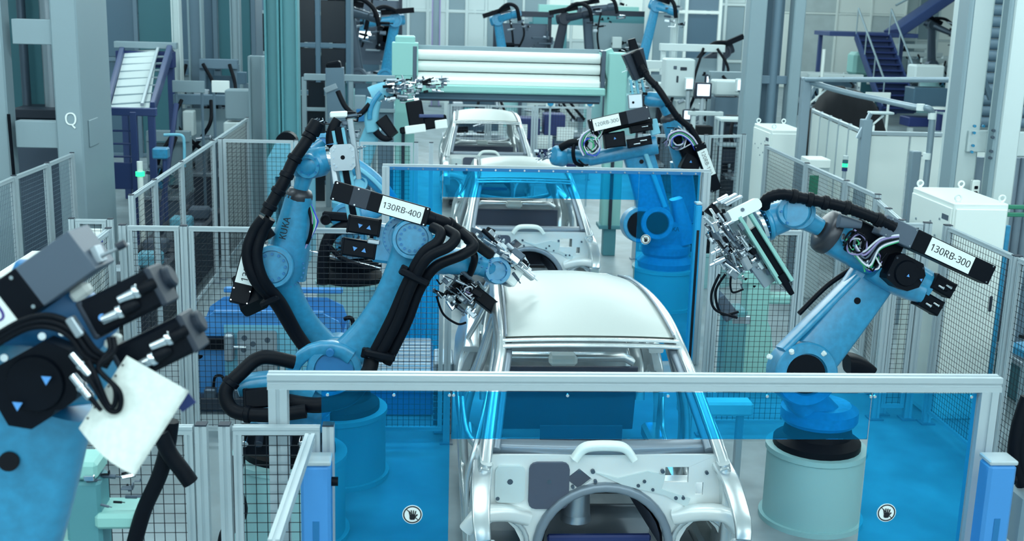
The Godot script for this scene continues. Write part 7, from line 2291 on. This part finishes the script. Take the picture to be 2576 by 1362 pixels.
	far_robot("blue far robot above the left part of the roller door", Vector3(Vector3(2.48, 2.711, -38).x, 0, -38.0), 1.45, -0.5, 0.5, "robot_blue", 204)
	far_robot("dark far robot above the middle of the roller door", Vector3(Vector3(3.84, 2.781, -37).x, 0, -37.0), 1.5, 0.5, 0.6, "anthracite", 205)
	far_robot("dark far robot above the right end of the roller door", Vector3(Vector3(5.223, 2.78, -38).x, 0, -38.0), 1.6, -0.4, 0.7, "dark_steel", 206)
	far_robot("blue far robot raising its arm right of the roller door's top", Vector3(Vector3(6.41, 2.881, -36).x, 0, -36.0), 1.7, 0.6, 0.4, "robot_blue", 207)
	far_robot("black far robot over the operator panels beside the grey double column", Vector3(Vector3(7.702, 2.534, -31.8).x, 0, -31.8), 1.2, 0.3, -0.7, "anthracite", 208)
	far_robot("dark far robot between the violet stairs and the bolted frame", Vector3(Vector3(19.938, 2.867, -46).x, 0, -46.0), 1.5, -0.4, 0.7, "dark_steel", 209)
	far_robot("second far robot between the violet stairs and the bolted frame, further right", Vector3(Vector3(20.154, 2.943, -44).x, 0, -44.0), 1.45, 0.4, -0.6, "anthracite", 210)
	far_robot("far robot left of the violet conveyor's upper end", Vector3(Vector3(-7.583, 3.125, -30).x, 0, -30.0), 1.6, 0.4, 0.5, "steel", 211)
	# --- overhead turquoise gantry
	t = thing("turquoise_gantry", "turquoise overhead gantry far back above the roller door", "gantry", Vector3(Vector3(5.184, 3.188, -42).x, 0, -42.0))
	var g0 = Vector3(3.635, 3.216, -42)
	var g1 = Vector3(8.148, 3.472, -42)
	slab(t, "beam", (g0 + g1) / 2, Vector3(g1.x - g0.x, 0.4, 0.5), "teal_mid")
	slab(t, "beam", Vector3(5.72, 3.67, -43), Vector3(3.6, 0.3, 0.5), "teal")
	slab(t, "lower_platform", Vector3(3.36, 2.68, -41), Vector3(1.4, 0.5, 0.8), "teal_mid")
	for k in 5:
		var x = lerpf(g0.x, g1.x, k / 4.0)
		slab(t, "leg", Vector3(x, g0.y / 2, -42.2), Vector3(0.22, g0.y, 0.22), "teal_mid")
	limb(t, "boom", Vector3(7.511, 3.055, -41.5), Vector3(8.443, 3.99, -41.5), Vector3.BACK, 0.2, 0.2, 0.2, 0.2, Vector3.ZERO, "dusty_window", 0.1)
	# --- pale walls and enclosures across the back
	enclosure("pale mesh enclosure wall above the roller door's left half", Vector3(0.681, 3.002, -45).x, -46.0, 4.4, 5.2, 1.2, 6, "white_soft", ["frame_grey", "frame_grey", "white_soft"], 5, 3)
	enclosure("white enclosure wall above the roller door's right half", Vector3(6.244, 2.99, -52).x, -53.0, 8.5, 6.8, 1.2, 8, "white_soft", ["white_soft", "white_paint", "frame_grey"], 6, 3)
	enclosure("white framed enclosure with grey panes left of the grey double column", Vector3(8.221, 3.357, -38).x, -38.6, 2.2, 5.6, 1.2, 2, "white_paint", ["dusty_window", "frame_grey", "frame_grey_dark"], 7, 3)
	enclosure("pale enclosure between framed panes and the grey double column", Vector3(10.589, 3.329, -42).x, -43.0, 3.0, 6.0, 1.2, 4, "white_soft", ["frame_grey", "hall_wall"], 8, 3)
	enclosure("very bright white enclosure left of the violet stairs", Vector3(20.208, 3.219, -58).x, -59.0, 7.0, 7.4, 1.2, 4, "white_paint", ["white_paint", "hall_wall"], 9, 2)
	enclosure("pale enclosure behind the far robots at the upper right", Vector3(26.336, 3.334, -60).x, -61.0, 9.0, 7.4, 1.2, 8, "white_soft", ["frame_grey", "white_soft", "white_paint"], 10, 3)
	enclosure("grey enclosure behind the dark cabin right of the teal columns", Vector3(-3.926, 2.814, -48).x, -49.0, 6.0, 6.4, 1.2, 6, "frame_grey", ["dusty_window", "frame_grey_dark", "dark_window"], 11, 4)
	pillar("steel_column", "slim lilac column in front of the pale mesh enclosure above the roller door", "column", Vector3(0.099, 3.01, -44).x, Vector3(0.418, 3.018, -44).x, -44.0, 9.5, "frame_grey", 0.3, "wire_violet")
	pillar("steel_column", "pale column right of the turquoise gantry's boom", "column", Vector3(7.36, 3.38, -36).x, Vector3(7.544, 3.385, -36).x, -36.0, 9.5, "white_soft")
	pillar("steel_column", "pale column left of the bolted frame at the upper right", "column", Vector3(17.978, 3.567, -40).x, Vector3(18.189, 3.572, -40).x, -40.0, 9.5, "white_soft")
	# --- stations with screens between roller door and double column
	t = thing("machine_cabinet", "white machine cabinet with small controls right of the roller door", "cabinet", Vector3(Vector3(5.304, 2.495, -25).x, 0, -25.0))
	var cc = Vector3(5.306, 2.453, -25)
	slab(t, "body", cc, Vector3(0.62, 0.8, 0.5), "white_soft", Basis.IDENTITY, 0.03)
	slab(t, "lower_body", Vector3(cc.x, 0.8, -25.0), Vector3(0.56, 1.6, 0.46), "frame_grey_dark", Basis.IDENTITY, 0.02)
	slab(t, "display", cc + Vector3(0.06, 0.2, 0.26), Vector3(0.14, 0.07, 0.02), "anthracite")
	slab(t, "button", cc + Vector3(-0.12, 0.22, 0.26), Vector3(0.07, 0.07, 0.02), "grey_case")
	slab(t, "handle", cc + Vector3(-0.06, -0.02, 0.26), Vector3(0.04, 0.14, 0.02), "anthracite")
	hmi("small lit screen on the white machine cabinet's right side", Vector3(5.467, 2.343, -24.6), 0.14, 0.2, "white_soft")
	hmi("largest lit screen under the black far robot", Vector3(5.725, 2.232, -24.4), 0.26, 0.24, "anthracite")
	hmi("lit screen nearest the grey double column", Vector3(6.544, 2.357, -24.4), 0.20, 0.20, "white_soft")
	hmi("lower small lit screen behind the blue robot's hose", Vector3(5.234, 1.787, -23.6), 0.12, 0.17, "anthracite")
	t = thing("black_rack", "black rack with light frame under the largest lit screen", "rack", Vector3(Vector3(5.544, 1.733, -23.4).x, 0, -23.4))
	var rx = Vector3(5.552, 1.733, -23.4).x
	slab(t, "door", Vector3(rx, 0.8, -23.4), Vector3(0.32, 1.6, 0.3), "cloth_black")
	for s in [-1.0, 1.0]:
		slab(t, "upright", Vector3(rx + s * 0.24, 0.95, -23.3), Vector3(0.08, 1.9, 0.1), "white_soft")
	slab(t, "top_bar", Vector3(rx, 1.86, -23.3), Vector3(0.7, 0.08, 0.14), "white_soft")
	t = thing("machine_cabinet", "white machine box between two lit screens near the grey double column", "cabinet", Vector3(Vector3(6.38, 2.267, -25).x, 0, -25.2))
	cc = Vector3(6.354, 2.267, -25)
	slab(t, "body", cc, Vector3(0.56, 0.32, 0.5), "white_soft", Basis.IDENTITY, 0.03)
	slab(t, "lower_body", Vector3(cc.x, cc.y / 2 - 0.1, -25.0), Vector3(0.5, cc.y - 0.2, 0.4), "frame_grey_dark")
	t = thing("work_table", "light work table with wire racks left of the tall white cabinet", "table", Vector3(Vector3(5.983, 1.824, -22.6).x, 0, -22.6))
	cc = Vector3(5.968, 1.823, -22.6)
	slab(t, "table_top", cc, Vector3(0.66, 0.05, 0.6), "white_soft")
	slab(t, "shelf", cc - Vector3(0, 0.5, 0), Vector3(0.6, 0.04, 0.5), "frame_grey")
	for q in [[-0.3, -0.25], [0.3, -0.25], [-0.3, 0.25], [0.3, 0.25]]:
		slab(t, "leg", Vector3(cc.x + q[0], cc.y / 2, cc.z + q[1]), Vector3(0.05, cc.y, 0.05), "alu")
	slab(t, "dark_bin", cc - Vector3(0, 0.7, 0), Vector3(0.5, 0.3, 0.4), "anthracite", Basis.IDENTITY, 0.02)
	station("grey station right of the roller door with white head beam", Vector3(5.513, 1.733, -26).x, -27.0, 1.2, 2.6, 51, "white_soft")
	station("dark station behind the lit screens", Vector3(6.693, 1.86, -28).x, -29.8, 1.6, 2.9, 52, "white_soft", true)
	station("dark station beside the grey double column behind the work table", Vector3(6.99, 1.809, -26.5).x, -26.8, 1.0, 2.4, 53, "frame_grey")
	station("station glimpsed below the raised roller door, left part", 1.15, -29.5, 1.5, 1.7, 54, "white_soft")
	station("station with navy parts below the raised roller door, right part", 3.2, -30.0, 1.6, 1.9, 55, "frame_grey")
	t = thing("pallet_stack", "navy boxes with white papers behind the end fence right of the farthest car", "boxes", Vector3(2.6, 0, -28.0))
	for q in [[2.1, 0.3, 0.7], [2.7, 0.5, 0.6], [3.3, 0.35, 0.5], [2.4, 1.0, 0.5], [3.0, 1.1, 0.5]]:
		slab(t, "navy_box", Vector3(q[0], q[1], -28.0), Vector3(q[2], 0.5, 0.6), "navy", Basis.IDENTITY, 0.02)
	for q in [[2.15, 0.95], [2.75, 0.7], [3.25, 0.9]]:
		slab(t, "white_sheet", Vector3(q[0], q[1], -27.66), Vector3(0.4, 0.32, 0.02), "label_white", Basis.IDENTITY, 0.0)
	var k2 = 0
	for q in [Vector3(2.381, 2.028, -22.9), Vector3(3.154, 2.044, -22.9)]:
		t = thing("blue_sign", ["left", "right"][k2] + " small white plate with a blue disc hanging below the roller door", "sign", Vector3(q.x, 0, q.z))
		slab(t, "plate", q, Vector3(0.18, 0.13, 0.02), "white_paint")
		rod(t, "disc", q + Vector3(0, 0, 0.01), q + Vector3(0, 0, 0.016), 0.06, "robot_blue", 20)
		rod(t, "pole", Vector3(q.x, 0, q.z - 0.03), q + Vector3(0, 0, -0.03), 0.02, "alu")
		k2 += 1
	for q in [[935, -39.5, 2.2, 4.2, 81, "tall dark station among the far robots left of the roller door"], [1310, -40.0, 2.0, 3.5, 82, "dark station above the roller door's left half"], [1560, -40.5, 2.4, 3.6, 83, "dark station above the roller door's right half"], [1640, -24.6, 0.45, 2.0, 84, "narrow dark station just right of the roller door's post"], [1872, -23.6, 0.5, 1.7, 85, "narrow dark station against the grey double column"]]:
		station(q[5], ray_x(q[0], q[1]), q[1], q[2], q[3], q[4], "anthracite")
	# --- right aisle
	t = thing("teal_machine", "turquoise machine hood left of the violet stairs", "machine", Vector3(Vector3(17.133, 1.869, -46).x, 0, -46.0))
	cc = Vector3(17.101, 1.868, -46)
	slab(t, "hood", cc, Vector3(0.95, 0.9, 0.9), "teal", Basis.IDENTITY, 0.12)
	slab(t, "lower_body", Vector3(cc.x + 0.1, cc.y / 2 - 0.2, -46.0), Vector3(1.1, cc.y - 0.5, 0.9), "teal_dark", Basis.IDENTITY, 0.04)
	slab(t, "white_cover", cc + Vector3(0.3, -0.62, 0.5), Vector3(0.4, 0.3, 0.1), "white_paint")
	for q in [[2060, -44.0, 1.5, 61, "dark machine row left of the turquoise hood"], [2110, -41.2, 1.6, 62, "dark machine next to the black covered machine"], [2190, -47.6, 1.3, 63, "low dark machine before the turquoise hood"], [2140, -38.5, 1.0, 64, "lowest dark machine left of the violet stairs' foot"], [2320, -48.0, 2.2, 65, "far station right of the violet stairs"], [2390, -47.0, 2.0, 66, "far station left of the bolted frame's column"], [2440, -50.0, 2.0, 67, "far station half hidden by the bolted frame"], [2290, -52.0, 2.4, 68, "farthest station behind the violet stairs"]]:
		station(q[4], ray_x(q[0], q[1]), q[1], 1.9, q[2], q[3], "white_soft")
	t = thing("parts_bench", "grey bench with white lid and dark front between violet stairs and blue bin", "bench", Vector3(ray_x(2345, -38.0), 0, -38.0))
	var bx = ray_x(2345, -38.0)
	slab(t, "front", Vector3(bx, 1.15, -38.0), Vector3(1.15, 0.75, 0.8), "dusty_window", Basis.IDENTITY, 0.03)
	slab(t, "lid", Vector3(bx - 0.05, 2.0, -38.1), Vector3(1.0, 0.5, 0.7), "white_soft", Basis.IDENTITY, 0.05)
	slab(t, "under_frame", Vector3(bx, 0.4, -38.0), Vector3(1.3, 0.3, 0.8), "navy", Basis.IDENTITY, 0.02)
	for s in [-0.5, 0.5]:
		slab(t, "foot", Vector3(bx + s, 0.12, -37.8), Vector3(0.14, 0.24, 0.2), "white_soft")
	t = thing("blue_bin", "tall blue waste bin with white rim in the right aisle", "bin", Vector3(ray_x(2386, -37.0), 0, -37.0))
	m = mb(t)
	m.lathe(t.position, Vector3.UP, [Vector2(0.2, 0), Vector2(0.25, 0.9), Vector2(0.22, 0.9), Vector2(0.2, 0.2), Vector2(0, 0.2)], 22)
	part(t, "bucket", m, "navy")
	m = mb(t)
	m.lathe(t.position + Vector3(0, 0.9, 0), Vector3.UP, [Vector2(0.27, 0), Vector2(0.27, 0.06), Vector2(0.22, 0.06)], 22)
	part(t, "rim", m, "white_paint")
	t = thing("tube_trolley", "light tube trolley between the blue bin and the bolted frame", "trolley", Vector3(ray_x(2412, -36.0), 0, -36.0))
	for q in [[-0.3, 0.3], [0.3, 0.3], [-0.3, -0.3], [0.3, -0.3]]:
		rod(t, "tube_leg", t.position + Vector3(q[0], 0.0, q[1]), t.position + Vector3(q[0], 0.9, q[1]), 0.03, "white_soft")
	for y in [0.25, 0.85]:
		slab(t, "tray", t.position + Vector3(0, y, 0), Vector3(0.62, 0.05, 0.62), "frame_grey")
	t = thing("white_guard_board", "white board on legs before the foot of the violet stairs", "board", Vector3(ray_x(2220, -36.0), 0, -36.0))
	slab(t, "board", t.position + Vector3(0, 1.35, 0), Vector3(0.8, 0.22, 0.04), "white_paint")
	for s in [-0.36, 0.36]:
		slab(t, "leg", t.position + Vector3(s, 0.7, 0), Vector3(0.07, 1.4, 0.05), "white_paint")
	t = thing("tall_pipe", "thin pale vertical pipe left of the turquoise hood", "pipe", Vector3(ray_x(2070, -40.0), 0, -40.0))
	rod(t, "pipe", t.position, t.position + Vector3(0, 2.6, 0), 0.06, "white_paint")
	rod(t, "foot_flange", t.position, t.position + Vector3(0, 0.05, 0), 0.14, "steel")
	# green rails and blue bottle post right of the white cabinet
	t = thing("green_rail", "two green guard rails behind the white control cabinet at the right", "guard rail", Vector3(6.6, 0, -12.2))
	for y in [Vector3(6.334, 1.935, -12.2).y, Vector3(6.344, 1.851, -12.2).y]:
		slab(t, "rail", Vector3(6.5, y, -12.2), Vector3(1.4, 0.045, 0.05), "green")
	for x in [5.9, 7.1]:
		slab(t, "post", Vector3(x, 0.9, -12.25), Vector3(0.06, 1.8, 0.05), "green")
	t = thing("blue_marker_post", "slim blue marker post right of the white control cabinet", "post", Vector3(Vector3(5.873, 1.805, -11.3).x, 0, -11.3))
	slab(t, "post", Vector3(Vector3(5.873, 1.805, -11.3).x, 0.95, -11.3), Vector3(0.05, 1.9, 0.04), "robot_blue")
	station("dark station behind the fence at the right edge", 7.0, -11.4, 1.6, 1.3, 71, "frame_grey_dark")
	t = thing("curved_conveyor", "pale conveyor bed with blue edge behind the right fence", "conveyor", Vector3(6.2, 0, -9.4))
	slab(t, "bed", Vector3(6.3, 0.5, -9.2), Vector3(1.6, 0.9, 1.6), "frame_grey", Basis(Vector3.UP, 0.2), 0.05)
	slab(t, "blue_edge", Vector3(6.25, 1.02, -9.3), Vector3(1.6, 0.12, 1.6), "robot_blue", Basis(Vector3.UP, 0.2), 0.03)
	slab(t, "deck", Vector3(6.45, 1.1, -9.0), Vector3(1.3, 0.06, 1.3), "white_soft", Basis(Vector3.UP, 0.2), 0.02)

func ray_x(px, z):      # where a thing that far back stands across the hall
	return (px - 1080.0) / 2950.0 * (-z) * 1.006
